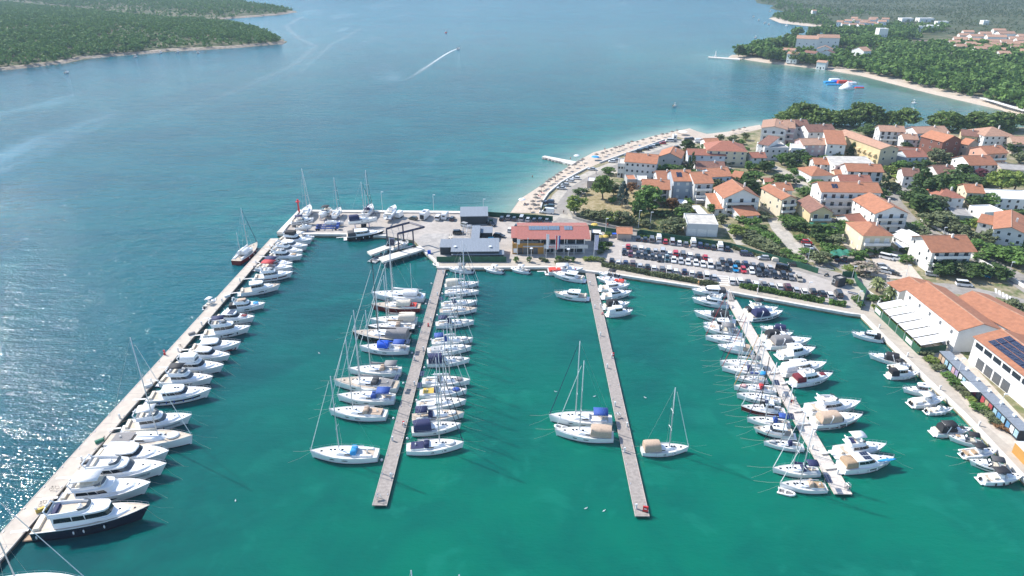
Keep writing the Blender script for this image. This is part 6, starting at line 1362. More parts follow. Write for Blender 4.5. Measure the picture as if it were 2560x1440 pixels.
# workshops with dark walls
for nm, l, x1, y1, x2, y2, h, d, rf in (('the long dark shed', 'dark shed with grey metal roof by the beach fence', 1151, 541, 1219, 540, 3.4, 9, 'm'), ('the long workshop', 'long grey metal roofed workshop behind the green fence', 1128, 629, 1247, 628, 3.4, 10, 'm'), ('the workshop wing', 'narrow grey roofed workshop wing running back into the yard', 1177, 609, 1196, 609, 3.2, 15, 'm'),
                                      ('the open workshop', 'open fronted grey roofed workshop with tan goods inside', 1197, 582, 1230, 582, 3.0, 5, 'm'), ('the small workshop', 'small brown walled store at the left end of the long workshop', 1100, 618, 1127, 618, 2.9, 6, 'm'), ('the white lidded bin store', 'black box store with two white lids beside the marina office', 1478, 585, 1503, 586, 2.6, 5, 'f')):
    Hh(nm, l, x1, y1, x2, y2, h, d, rf, 'seamroof' if rf == 'm' else 'whiteroof', 'charcoal', pitch=.12, chim=0, fwin=False, sidewin=False, name='workshop', cat='workshop', over=.2)
Hh('the workshop canopy', 'lower grey canopy strip along the front of the long workshop', 1130, 637, 1259, 636, 2.4, 3, 'm', 'seamroof', 'charcoal', pitch=.1, chim=0, fwin=False, sidewin=False, name='workshop', cat='workshop', over=.2)
o = MB().box((0, 0, 1.1), (1.6, .06, 1.9)).build('door', M['wall_darkgreen'], [h for h in HOUSES if h['nm'] == 'the long dark shed'][0]); o.location = (12, -.06, 0)
Hh('the gate cabin', 'small dark gatehouse cabin at the car park barrier', 2082, 692, 2098, 700, 2.7, 3, 'f', 'greyroof', 'charcoal', chim=0, cols=2, rows=1, name='gatehouse', cat='cabin')
Hh('the beach kiosk', 'small white beach kiosk with parasol on the shingle point', 1684, 339, 1693, 339, 2.6, 3, 'f', 'whiteroof', 'white', chim=0, cols=1, sidewin=False, name='beach_kiosk', cat='kiosk')
# green wavy carport
r = thing('carport', 'green wavy canvas carport with two cars beneath', 'carport', G(2076, 633, ZQ + 2.4)); c0, c1, c2_, c3 = (G(*p, ZQ + 2.6) - r.location for p in ((2079, 640), (2143, 640), (2125, 625), (2072, 624))); b = MB(); rows = []
for i in range(13):
    f_ = i / 12; p = c0.lerp(c1, f_); q = c3.lerp(c2_, f_); z = .55 * abs(math.sin(f_ * math.pi * 3)); rows.append([(p.x, p.y, z), (p.x * .5 + q.x * .5, p.y * .5 + q.y * .5, z + .3), (q.x, q.y, z)])
b.loft(rows); b.build('canvas', M['cv_green'], r, True); [MB().tube([(p.x, p.y, -2.4), (p.x, p.y, .1)], .08, 5).build('post', M['steel'], r) for p in (c0, c1, c2_, c3)]
for (x1, y1, x2, y2, h, l, m_) in ((1690, 506, 1718, 508, 2.6, 'flat white awning at the foot of the blue grey cube house', 'awning'), (1741, 499, 1765, 500, 2.6, 'sloping white awning of the grey house with two awnings', 'awning'), (2238, 578, 2268, 587, 2.8, 'white carport roof beside the large white gable house', 'awning'), (2248, 617, 2285, 618, 2.4, 'pale carport with parked cars right of the cream hip house', 'whiteroof'), (2032, 566, 2076, 567, 2.5, 'green tiled porch roof of the yellow gabled house', 'cv_green')):
    A, Bq = G(x1, y1, ZQ + h), G(x2, y2, ZQ + h); d = Bq - A; r = thing('porch_canopy', l, 'canopy', (A.x, A.y, ZQ), math.atan2(d.y, d.x)); L_ = d.length
    MB().add([(0, 0, h - .3), (L_, 0, h - .3), (L_, 4.5, h), (0, 4.5, h), (0, 0, h - .22), (L_, 0, h - .22), (L_, 4.5, h + .08), (0, 4.5, h + .08)], [(3, 2, 1, 0), (4, 5, 6, 7), (0, 1, 5, 4), (1, 2, 6, 5), (2, 3, 7, 6), (3, 0, 4, 7)]).build('canopy', M[m_], r)
    for x in (.1, L_ - .1): MB().tube([(x, .1, 0), (x, .1, h - .3)], .07, 5).build('post', M['frame_white'], r)
A = G(1762, 540, ZQ + 2.4); Bq = G(1738, 514, ZQ + 2.4); d = Bq - A; r = thing('walkway_roof', 'long pale ramp roof leading up to the grey house with two awnings', 'canopy', A, math.atan2(d.y, d.x)); MB().frus(0, d.length, -1.8, 1.8, -.1, .05).build('roof', M['whiteroof'], r); [MB().tube([(x, s, -2.4), (x, s, -.1)], .08, 5).build('post', M['frame_white'], r) for x in (.3, d.length - .3) for s in (-1.6, 1.6)]
# fences and walls
def fence(name, label, pts, h, mat, cat='fence', th=.08, posts=True, z=ZQ):
    P = [G(x, y, z) for x, y in pts]; r = thing(name, label, cat, P[0]); b = MB(); rows = []
    for i, p in enumerate(P):
        tt = P[min(i + 1, len(P) - 1)] - P[max(i - 1, 0)]; n = Vector((-tt.y, tt.x, 0)).normalized() * th; q = p - P[0]
        rows.append([tuple(q - n), tuple(q + n), tuple(q + n + Vector((0, 0, h))), tuple(q - n + Vector((0, 0, h)))])
    b.loft(rows, True, True); b.build('panel' if posts else 'masonry', M[mat], r)
    if posts:
        for p, q in zip(P[:-1], P[1:]):
            n = max(1, int((q - p).length / 5))
            for k in range(n): c = p.lerp(q, k / n) - P[0]; MB().tube([tuple(c), tuple(c + Vector((0, 0, h + .1)))], .05, 4).build('post', M['lampgrey'], r)
    return r
fence('mesh_fence', 'dark green screen fence in front of the long workshop, facing the marina', [(1092, 655), (1266, 655)], 2.0, 'meshgreen')
fence('mesh_fence', 'dark green screen fence between the boatyard and the beach', [(1219, 541), (1300, 546), (1382, 552)], 2.0, 'meshgreen')
fence('mesh_fence', 'dark green screen fence behind the marina office along the lane', [(1450, 571), (1500, 578), (1543, 585)], 2.0, 'meshgreen')
fence('mesh_fence', 'long dark green screen fence behind the back row of cars', [(1592, 590), (1600, 586), (1700, 602), (1826, 620), (1905, 643), (1980, 664), (2044, 684)], 2.0, 'meshgreen')
fence('mesh_fence', 'green screen fence curving round the gatehouse to the promenade', [(2104, 692), (2135, 693), (2142, 712), (2163, 735), (2152, 775)], 2.0, 'meshgreen')
fence('garden_wall', 'low stone wall curving below the dry meadow', [(1418, 525), (1432, 546), (1470, 557), (1540, 571), (1600, 582), (1660, 590)], 1.0, 'wallstone', 'wall', .2, False)
fence('beach_wall', 'pale curved promenade wall along the lower beach', [(1349, 533), (1356, 506), (1371, 484), (1403, 457), (1440, 436), (1471, 420)], .7, 'whitewall', 'wall', .25, False, ZQ + .05)
fence('beach_wall', 'pale straight promenade wall along the upper beach', [(1499, 408), (1587, 377), (1662, 350)], .7, 'whitewall', 'wall', .25, False, ZQ + .05)
fence('garden_wall', 'pale garden wall along the side street at the right edge', [(2420, 640), (2480, 672), (2560, 720), (2600, 748)], 1.1, 'whitewall', 'wall', .15, False)
fence('garden_wall', 'pale wall between shop palms and the walkway', [(2168, 735), (2200, 755), (2192, 766)], 1.2, 'whitewall', 'wall', .15, False)
fence('garden_wall', 'stone wall under the street trees of the side street', [(2300, 552), (2345, 575), (2400, 604)], .9, 'whitewall', 'wall', .15, False)
fence('garden_wall', 'low wall along the vegetable garden path', [(1700, 520), (1716, 553), (1724, 572)], 1.0, 'whitewall', 'wall', .12, False)
fence('garden_wall', 'long low wall above the umbrella pines', [(2398, 475), (2440, 477), (2470, 478), (2490, 485)], 1.2, 'concretewall', 'wall', .15, False)
fence('garden_wall', 'white wall enclosing the carport yard', [(2145, 642), (2168, 668)], 1.6, 'whitewall', 'wall', .12, False)
# houses across the bay, far and small
FH = [(1992, 96, 2046, 98, 14, 14, 'long white hotel with terracotta roof among the pines'), (2046, 94, 2100, 95, 13, 14, 'right wing of the long white hotel'), (1955, 125, 1986, 127, 7, 9, 'low terracotta roofed bungalow on the pine point'), (1968, 134, 1994, 136, 6.5, 8, 'second low terracotta roofed bungalow on the pine point'), (2009, 131, 2038, 134, 6.5, 8, 'brown roofed bungalow in the middle of the pine point'), (2042, 122, 2080, 124, 7.5, 9, 'white gabled house right of the pine point bungalows'), (2052, 131, 2082, 133, 7, 9, 'brown roofed house below the white gabled one'), (2130, 124, 2160, 128, 8.5, 10, 'white house with steep gable in the wood'), (2042, 155, 2065, 157, 5, 7, 'white beach house at the foot of the pines'),
      (2200, 72, 2222, 72, 14, 10, 'tall white block standing above the far cove'), (2106, 60, 2124, 60, 6, 9, 'white house above the far cove'), (2126, 62, 2144, 62, 6, 9, 'white house above the far cove'), (2147, 63, 2162, 63, 6, 9, 'white house above the far cove'), (2138, 51, 2154, 51, 6, 9, 'white house above the far cove'), (2158, 53, 2176, 53, 6, 9, 'white house above the far cove'), (2168, 58, 2192, 58, 6, 9, 'white house above the far cove'), (2178, 46, 2196, 46, 6, 9, 'white house above the far cove'), (2032, 27, 2042, 27, 6, 8, 'lone orange roofed house on the far scrub slope'), (2296, 66, 2325, 67, 5, 16, 'flat white industrial hall on the plain'), (2318, 64, 2348, 65, 5, 16, 'flat white industrial hall on the plain'), (2256, 46, 2285, 46, 4, 14, 'low white quarry building on the plain'), (2300, 46, 2336, 46, 4, 14, 'low white quarry building on the plain'), (2345, 54, 2372, 54, 4, 10, 'low pale building on the plain'), (2460, 52, 2474, 52, 4, 10, 'low pale building on the plain'),
      (2386, 98, 2420, 99, 7, 11, 'salmon roofed house in the far village'), (2424, 101, 2458, 102, 7, 11, 'salmon roofed house in the far village'), (2430, 91, 2462, 91, 7, 11, 'white house in the far village'), (2470, 92, 2518, 93, 8, 11, 'white house in the far village'), (2500, 84, 2540, 84, 8, 11, 'white house in the far village'), (2526, 97, 2570, 98, 7, 11, 'salmon roofed house in the far village'), (2474, 112, 2520, 114, 7, 11, 'salmon roofed house in the far village'), (2536, 108, 2575, 110, 7, 11, 'white house in the far village'), (2480, 124, 2512, 126, 6, 10, 'white house in the far village'), (2545, 128, 2580, 131, 6, 10, 'salmon roofed house in the far village'), (2440, 114, 2470, 116, 6, 10, 'salmon roofed house in the far village')] + [(x, y, x + w_, y + .5, 7, 10, 'white house above the far cove') for x, y, w_ in ((2092, 55, 16), (2112, 52, 18), (2150, 56, 18), (2186, 62, 16), (2196, 54, 20), (2128, 46, 16), (2172, 49, 18), (2205, 48, 18))] + [(x, y, x + w_, y + .5, 7, 10, 'salmon roofed house in the far village') for x, y, w_ in ((2400, 88, 26), (2376, 106, 26), (2452, 84, 28), (2530, 118, 30), (2505, 104, 28), (2418, 110, 24), (2392, 116, 26), (2440, 122, 28), (2470, 104, 30), (2520, 110, 30), (2548, 90, 30), (2486, 76, 30), (2462, 118, 26), (2544, 100, 32), (2410, 80, 26), (2500, 134, 28))]
it = []
for x1, y1, x2, y2, h, dp, l in FH:
    flat = 'flat' in l or 'quarry' in l or 'pale' in l or 'block' in l
    pm_ = G((x1 + x2) / 2, (y1 + y2) / 2, 6); zb_ = float((h_rfar if y1 < 76 else h_rmid)(np.array([pm_.x]), np.array([pm_.y]))[0]) + .2
    o = house('far', l, x1, y1, x2, y2, h * (1.3 if 'hotel' not in l else 1), dp, 'f' if flat else ('g' if 'gable' in l else 'p'), 'whiteroof' if flat else ('brown' if 'brown' in l else 'salmon'), 'white' if 'salmon' not in l else 'offwhite', zb=zb_, chim=0, sidewin=False, cols=3, rows=1 if h < 6 else 2); HOUSES.pop(); o['group'] = 'houses across the bay'; del o['nm']; it.append((o, l))
uniquify(it)
A = G(2292, 104, 6); Bq = G(2352, 121, 6); d = Bq - A; r = thing('pergola_building', 'white restaurant with dark red striped roof in the far wood', 'building', (A.x, A.y, 3), math.atan2(d.y, d.x)); MB().frus(0, d.length, 0, 12, 0, 4).build('wall', M['wall_white'], r)
bands('stripedroof', (.16, .03, .04), (.5, .42, .4), 5, 0, .7, .3); MB().frus(-1, d.length + 1, -1, 13, 4.0, 4.5).build('roof', M['stripedroof'], r)
# ---------------------------------------------------------------- trees
def leafmat(name, c, c2, rnd_=.15):
    m = bpy.data.materials.new(name); m.use_nodes = True; t = m.node_tree; b = t.nodes['Principled BSDF']; b.inputs['Roughness'].default_value = .7; b.inputs['Specular IOR Level'].default_value = .25
    g = t.nodes.new('ShaderNodeNewGeometry'); n = t.nodes.new('ShaderNodeTexNoise'); n.inputs['Scale'].default_value = .55; n.inputs['Detail'].default_value = 4; t.links.new(g.outputs['Position'], n.inputs['Vector'])
    mr = t.nodes.new('ShaderNodeMapRange'); mr.inputs[1].default_value = .35; mr.inputs[2].default_value = .65; t.links.new(n.outputs['Fac'], mr.inputs[0])
    mx = t.nodes.new('ShaderNodeMixRGB'); mx.inputs[1].default_value = (*c, 1); mx.inputs[2].default_value = (*c2, 1); t.links.new(mr.outputs[0], mx.inputs[0])
    oi = t.nodes.new('ShaderNodeObjectInfo'); m2 = t.nodes.new('ShaderNodeMapRange'); m2.inputs[3].default_value = 1 - rnd_; m2.inputs[4].default_value = 1 + rnd_; t.links.new(oi.outputs['Random'], m2.inputs[0])
    hs = t.nodes.new('ShaderNodeHueSaturation'); t.links.new(mx.outputs[0], hs.inputs['Color']); t.links.new(m2.outputs[0], hs.inputs['Value']); t.links.new(hs.outputs[0], b.inputs['Base Color'])
    tr = t.nodes.new('ShaderNodeBsdfTranslucent'); t.links.new(hs.outputs[0], tr.inputs['Color']); ms = t.nodes.new('ShaderNodeMixShader'); ms.inputs[0].default_value = .25
    t.links.new(b.outputs[0], ms.inputs[1]); t.links.new(tr.outputs[0], ms.inputs[2]); t.links.new(ms.outputs[0], t.nodes['Material Output'].inputs['Surface'])
    M[name] = m; return m
leafmat('leaf_dark', (0.044, 0.082, 0.027), (0.113, 0.181, 0.052)); leafmat('leaf_mid', (0.069, 0.139, 0.032), (0.166, 0.286, 0.068)); leafmat('leaf_olive', (0.107, 0.132, 0.063), (0.226, 0.256, 0.128)); leafmat('leaf_yellow', (0.139, 0.202, 0.044), (0.286, 0.361, 0.083))
leafmat('leaf_pine', (0.076, 0.132, 0.032), (0.188, 0.263, 0.068)); leafmat('leaf_blue', (0.069, 0.107, 0.094), (0.150, 0.211, 0.188)); leafmat('leaf_cypress', (0.032, 0.063, 0.025), (0.076, 0.128, 0.045)); leafmat('leaf_brown', (0.151, 0.082, 0.037), (0.286, 0.158, 0.076)); leafmat('leaf_flower', (0.202, 0.215, 0.126), (0.632, 0.497, 0.421)); leafmat('leaf_maroon', (0.101, 0.032, 0.044), (0.226, 0.076, 0.090)); leafmat('leaf_palm', (0.126, 0.164, 0.063), (0.286, 0.316, 0.136))
leafmat('leaf_farpine', (0.086, 0.162, 0.039), (0.182, 0.302, 0.070), 0); leafmat('leaf_far', (0.109, 0.207, 0.049), (0.153, 0.272, 0.065), 0); leafmat('leaf_scrub', (0.077, 0.119, 0.038), (0.144, 0.194, 0.067), 0)
mk('bark', (.12, .085, .06), .9, var=.3)
def crown_np(seed, shape, clumps, per, leaf, r0=.62):
    """unit crown: leaf-sized quads gathered in clumps through a volume one unit wide, z 0..1"""
    g = np.random.default_rng(seed); C = []
    while len(C) < clumps:
        p = g.uniform(-1, 1, 3); q = np.linalg.norm(p)
        if q > 1 or q < r0 * g.random() ** .5: continue
        x, y, z = p[0] * .42, p[1] * .42, (p[2] + 1) / 2
        if shape == 'pine':
            z = .26 + .66 * z ** .8; rr = math.hypot(x, y) / .42; z -= .12 * rr ** 2; x *= 1.08; y *= 1.08
        elif shape == 'cypress': k = math.sin(math.pi * min(1, .12 + .88 * z) ** .75) ** .7 + .06; x *= k; y *= k; z = .03 + .94 * z
        elif shape == 'conifer': k = (1 - z) ** .8 * 1.1 + .06; x *= k; y *= k; z = .08 + .9 * z
        elif shape == 'shrub': z = .05 + .8 * z ** .8
        else: z = .20 + .72 * z; k = .75 + .35 * math.sin(seed * 3 + 5 * math.atan2(y, x)); x *= k; y *= k
        C.append((x, y, z))
    C = np.array(C); n = clumps * per; cs = np.repeat(C, per, 0); cr = np.repeat(g.uniform(.08, .17, clumps), per)[:, None]
    if shape in ('cypress', 'conifer'): cr *= .6
    off = g.normal(0, 1, (n, 3)); off /= np.linalg.norm(off, axis=1)[:, None]; off *= g.random((n, 1)) ** .4
    P = cs + off * cr * np.array([1, 1, .7]); nrm = off + g.normal(0, .55, (n, 3)) + np.array([0, 0, .35]); nrm /= np.linalg.norm(nrm, axis=1)[:, None]
    a = np.cross(nrm, g.normal(0, 1, (n, 3))); a /= np.linalg.norm(a, axis=1)[:, None]; b = np.cross(nrm, a); s = leaf * g.uniform(.6, 1.4, (n, 1))
    V = np.stack([P - a * s - b * s * .6, P + a * s - b * s * .6, P + a * s * .7 + b * s * .7, P - a * s * .7 + b * s * .7], 1).reshape(-1, 3)
    V[:, 2] = np.clip(V[:, 2], .01, None)
    return V, np.arange(n * 4).reshape(n, 4)
def trunk_mb(shape, seed):
    g = random.Random(seed); b = MB(); top = {'pine': .5, 'cypress': .5, 'conifer': .8, 'shrub': .3}.get(shape, .5); r0 = {'pine': .035, 'shrub': .04}.get(shape, .032)
    bend = g.uniform(-.05, .05); b.tube([(0, 0, 0), (bend, bend * .5, top * .5), (bend * .6, -bend, top)], r0, 6, r0 * .55)
    if shape in ('pine', 'round', 'shrub'):
        for k in range(4): a = g.uniform(0, 6.3); b.tube([(bend * .8, 0, top * (.6 + .1 * k)), (math.cos(a) * .18, math.sin(a) * .18, top + .08), (math.cos(a) * .28, math.sin(a) * .28, top + .16)], r0 * .5, 4, r0 * .2)
    return b
PROTO = {}
for sh, cl, per, lf, r0 in (('round', 50, 28, .042, .55), ('pine', 52, 28, .042, .5), ('cypress', 52, 20, .034, .4), ('conifer', 60, 20, .036, .4), ('shrub', 40, 22, .046, .55)):
    PROTO[sh] = []
    for s in range(3):
        V, Q = crown_np(11 * s + len(sh), sh, cl, per, lf, r0); PROTO[sh].append((npmesh(sh + '_crown', V, Q, M['leaf_mid']), share(sh + '_trunk', trunk_mb(sh, s), M['bark'])))
KT = dict(r=('round', 'broadleaf_tree', 'tree'), p=('pine', 'pine_tree', 'pine'), c=('cypress', 'cypress_tree', 'cypress'), f=('conifer', 'conifer_tree', 'conifer'), s=('shrub', 'shrub', 'shrub'))
LN = dict(dark='dark green', mid='bright green', olive='grey green', yellow='yellow green', pine='green', blue='blue green', cypress='dark', brown='brownish', flower='flowering', maroon='dark red')
ntree = 0
def tree(k, leaf, x, y, h, wd, group=None, label=None, z=ZQ + .02, pt=None):
    global ntree; sh, nm, cat = KT[k]; p = G(x, y, z) if pt is None else pt; r = thing(nm, label or '', cat, p, rnd.uniform(0, 6.28), group); cm, tm = PROTO[sh][ntree % 3]; ntree += 1
    o = link('crown', cm, r); wd *= 1.12; o.scale = (wd, wd * rnd.uniform(.9, 1.1), h); o.material_slots[0].link = 'OBJECT'; o.material_slots[0].material = M['leaf_' + leaf]
    q = link('trunk', tm, r); q.scale = (wd if sh != 'cypress' else wd * 1.5, wd, h * (.9 if sh == 'shrub' else 1))
    return r
T_ = '''p pine 1507 497 11 9;f blue 1555 517 12 7;r mid 1622 528 11 13;r mid 1596 540 8 9;r yellow 1436 534 8 9;f dark 1591 554 8 6;s olive 1467 544 4 6;s olive 1489 549 4 6;s olive 1512 553 5 7;s yellow 1533 556 5 8;s olive 1556 560 6 9;s olive 1575 563 4 6;s dark 1452 486 3.5 7;r brown 1578 482 5 6;r olive 1534 488 5.5 7;s mid 1532 506 3 5;r brown 1680 527 6 7;s olive 1684 580 6 10;s olive 1665 585 4 6;s olive 1617 567 3.5 6;r olive 1711 538 5 7;s mid 1721 515 4 5;r mid 1778 535 4.5 5;r olive 1804 561 4.5 5.5;s yellow 1832 536 2.5 7;s mid 1851 555 3 5;s mid 1867 563 3 5;r mid 1887 563 3.5 5;s dark 1898 578 3 6;s mid 1522 436 4 7;s dark 1640 462 3 6;
c cypress 1727 437 12 4.2;r mid 1669 446 7 11;r dark 1697 446 6.5 9;r mid 1650 448 5 7;s mid 1739 441 4 6;s flower 1713 418 4 7;s brown 1705 397 5.5 9;r dark 1717 382 7.5 9;s mid 1746 382 4 8;s mid 1760 372 3 6;r olive 1799 357 5 6;r olive 1831 357 5 7;s mid 1850 360 3 6;r olive 1862 350 4.5 6;s flower 1812 428 3 4;r mid 1872 427 5 7;r dark 1910 431 6 8;s mid 1838 443 4 9;s dark 1862 449 4 8;s mid 1888 450 4.5 8;r dark 1840 474 6 8;r dark 1873 482 7 9;r olive 1792 476 5.5 6;s mid 1789 490 4 5;r dark 1946 466 6 9;r mid 1967 460 5 6;s dark 1990 461 3 3.5;s mid 1896 483 4 7;s mid 1921 486 4 8;s mid 1935 492 3 6;r mid 1953 412 6.5 8;r dark 1976 424 8.5 10;r dark 2004 405 7 8;r mid 2018 416 6 7;s mid 2045 470 4 9;s mid 2010 486 4 8;s dark 2025 494 3.5 7;
r mid 1974 380 5 7;r olive 1955 398 6 7;s olive 1985 392 4 6;r dark 2107 366 7 10;f dark 2128 396 9 8;s mid 2060 405 4 6;s mid 2160 405 3.5 7;r dark 2318 370 8 8;r olive 2337 408 8 12;r mid 2360 408 5 6;r dark 2285 433 6 12;r dark 2313 428 6 9;r mid 2250 431 6 10;r yellow 2226 440 5.5 8;s yellow 2265 450 3 14;r dark 2407 437 5.5 9;r dark 2531 386 7 10;r olive 2547 408 6 9;r maroon 2451 444 4.5 7;s mid 2420 452 3.5 10;c cypress 2209 480 10 5;r olive 2231 482 5 7;s dark 2202 494 4.5 7;
f dark 2298 494 14 15;r dark 2320 505 11 13;r dark 2275 516 9 11;r dark 2303 536 9 16;r olive 2332 534 8 11;r dark 2371 474 10 14;r mid 2388 488 7 9;s dark 2444 463 4 9;s dark 2464 464 4 7;p yellow 2499 480 11 12;p yellow 2533 480 10 11;r mid 2468 516 6 11;r dark 2430 519 5.5 9;r olive 2347 572 7 14;s mid 2318 560 3.5 7;r olive 2371 582 5.5 8;r olive 2397 594 5.5 8;s olive 2420 606 5 8;s mid 2446 628 4.5 9;r olive 2474 616 6.5 9;s mid 2400 612 3 6;
r dark 2337 678 4.5 8;r dark 2362 684 5 8.5;r olive 2387 687 5 7;r dark 2411 688 5 7.5;r dark 2438 690 5 7.5;r dark 2483 696 5 9;r dark 2506 699 4.5 7;r dark 2353 690 4 7;r dark 2425 698 4 7;r mid 2491 649 5 10;r mid 2518 657 6 10;r mid 2546 668 6 10;r dark 2544 552 5 11;s mid 2515 555 4 7;s mid 2565 640 5 9;
s mid 1964 556 3.5 7;s mid 1985 563 3.5 8;s dark 1975 572 3 6;r dark 2007 580 4.5 7;r dark 2037 595 6 8;r mid 2074 598 6.5 9;r dark 2052 613 5 8;r olive 2087 619 5 8;s mid 2066 632 4 7;s mid 2095 632 3 5;s mid 2114 592 4.5 3.5;s mid 2077 645 4 5;s olive 2050 657 4.5 8;s flower 2162 686 4.5 9;s mid 2175 633 3 6;s mid 2215 633 3 6.5;s mid 2262 656 3 5;s olive 2295 588 4 8;s olive 2530 782 4.5 8;s mid 1918 598 3 6;s mid 1938 610 3 5;s olive 1900 612 3 8;s olive 1870 598 3.5 8;s olive 1925 625 3 8;s mid 1965 640 3 5;s mid 2012 636 2.5 5;s mid 2000 600 2.5 5'''
# hedges and planting on the promenade
def hedge(name, label, pts, wd, h, leaf, per=60, seed=1, kind=None, cat='hedge', lf=.22):
    P = [G(x, y, ZQ + .01) for x, y in pts]; g = np.random.default_rng(seed); out = []
    for p, q in zip(P[:-1], P[1:]):
        n = int((q - p).length * per); t_ = g.random((n, 1)); b0 = np.array(p)[None] * (1 - t_) + np.array(q)[None] * t_
        ph = np.sin(b0[:, :1] * 1.3 + seed) * .5 + np.sin(b0[:, :1] * .47 + 2) * .5; hh = h * (.8 + .2 * ph); u = g.uniform(-1, 1, (n, 1)); v = g.random((n, 1)) ** .6
        d = (q - p).normalized(); nx_ = np.array([-d.y, d.x, 0])[None]
        out.append(b0 + nx_ * u * wd / 2 * (1 - .35 * v ** 2) + np.array([0, 0, 1])[None] * v * hh * (1 - .3 * u ** 2))
    C = np.concatenate(out); n = len(C); nr = g.normal(0, 1, (n, 3)) + np.array([0, 0, .6]); nr /= np.linalg.norm(nr, axis=1)[:, None]; a = np.cross(nr, g.normal(0, 1, (n, 3))); a /= np.linalg.norm(a, axis=1)[:, None]; b = np.cross(nr, a); s = lf * g.uniform(.6, 1.4, (n, 1))
    V = np.stack([C - a * s - b * s, C + a * s - b * s, C + a * s + b * s, C - a * s + b * s], 1).reshape(-1, 3); o0 = np.array(P[0]); m = npmesh(name, V - o0, np.arange(n * 4).reshape(n, 4), M['leaf_' + leaf]); o = link(name, m); o.location = P[0]; tag(o, label, cat); return o
items = []
LAND = [(h['nm'], h.location + Matrix.Rotation(h.rotation_euler[2], 3, 'Z') @ Vector((max(c.dimensions.x for c in h.children) / 2, 4, 0))) for h in HOUSES]
def near_label(p, head, cap=16):
    best = sorted(LAND, key=lambda q: (q[1] - p).length)[0]; a, c = PX(p), PX(best[1] + Vector((0, 0, 2))); dx, dy = a[0] - c[0], a[1] - c[1]
    rel = ('right of' if dx > 0 else 'left of') if abs(dx) > 1.3 * abs(dy) else ('in front of' if dy > 0 else 'behind')
    return f'{head} {rel} {best[0]}'
for q in T_.replace('\n', '').split(';'):
    f = q.split()
    if len(f) < 6: continue
    k, lf, x, y, h, wd = f[0], f[1], *map(float, f[2:]); o = tree(k, lf, x, y, h, wd, 'trees and shrubs of the village')
    shp = {'r': 'tree', 'p': 'pine', 'c': 'cypress', 'f': 'conifer', 's': 'shrub'}[k]; size = 'tall' if h > 8.5 else ('small' if h < 3.6 else 'rounded')
    items.append((o, near_label(o.location, f'{size} {LN[lf]} {shp}')))
# smaller garden greenery filling the plots between the houses
FILL = '''1640 505 1668 515 1655 540 1700 545 1735 530 1755 555 1770 505 1810 530 1825 520 1838 590 1880 585 1905 545 1922 520 1925 470 1880 465 1855 462 1825 455 1775 455 1760 460 1710 452 1685 455 1735 425 1700 425 1660 425 1640 430 1800 410 1830 412 1850 405 1875 412 1895 420 1925 425 1870 395 1985 415 1990 440 2020 430 2030 400 2090 402 2075 380 2120 385 2150 395 2180 415 2200 425 2265 375 2280 360 2330 350 2375 375 2420 380 2440 370 2455 395 2420 400 2380 412 2400 420 2330 440 2300 445 2340 460 2360 450 2420 450 2480 430 2500 440 2540 440 2480 460 2550 460 2440 500 2410 500 2340 520 2360 540 2300 520 2280 510 2190 500 2175 515 2110 510 2090 520 2060 510 2005 520 2000 545 1945 530 2020 560 2100 560 2120 580 2140 600 2290 570 2320 560 2350 555 2420 560 2440 575 2450 600 2480 640 2560 655 2450 650 2520 620 2545 630 2270 630 2290 640 2145 655 2130 680 1990 655 2560 520 2530 540 2560 570 2100 430 2010 450 1800 480 1830 495 1850 500'''.split()
for i in range(0, len(FILL), 2):
    lf = ('mid', 'olive', 'dark', 'mid', 'yellow')[i // 2 % 5]; big_ = i % 3 == 0
    o = tree('r' if big_ else 's', lf, float(FILL[i]), float(FILL[i + 1]), 4.6 if big_ else rnd.uniform(2, 3.2), rnd.uniform(6, 8.5), 'trees and shrubs of the village'); items.append((o, near_label(o.location, f"{'rounded' if big_ else 'low'} {LN[lf]} {'tree' if big_ else 'shrub'}")))
sp = []
for x, y, h, wd in ((1959, 309, 7, 9), (1978, 307, 8.5, 10), (1999, 304, 12, 12), (2026, 305, 10.5, 11), (2054, 311, 10, 14), (2085, 316, 9.5, 13), (2105, 311, 8.5, 10), (2133, 316, 9.5, 12), (2147, 306, 12.5, 11), (2172, 313, 12, 14), (2208, 315, 7.5, 9), (2227, 314, 9, 9), (2256, 313, 10, 14), (2338, 321, 9, 9), (2362, 325, 11, 14), (2395, 324, 8, 10), (2424, 326, 10.5, 13), (2450, 326, 11, 14), (2474, 327, 8, 9), (2497, 326, 11, 13), (2522, 323, 10, 13)):
    o = tree('p', 'pine', x, y, h * 1.28, wd * 1.25, 'shore pines behind the village'); sp.append(o); o.children[0].location.z = -.16 * h
for i, o in enumerate(sp): o['label'] = f"broad {'tall' if i % 2 else 'round'} pine on the village shore, {nth(i + 1)} from the beach apartment block"
o = tree('r', 'dark', 2170, 340, 7, 17, 'trees and shrubs of the village'); items.append((o, 'big round dark tree behind the yellow apartment block'))
hedge('undergrowth', 'dense evergreen undergrowth beneath the western shore pines', [(1955, 312), (2060, 314), (2160, 316), (2258, 320)], 11, 6, 'pine', 14, 21, cat='undergrowth', lf=.55); hedge('undergrowth', 'dense evergreen undergrowth beneath the eastern shore pines', [(2335, 327), (2440, 329), (2535, 330)], 11, 6, 'pine', 14, 22, cat='undergrowth', lf=.55)
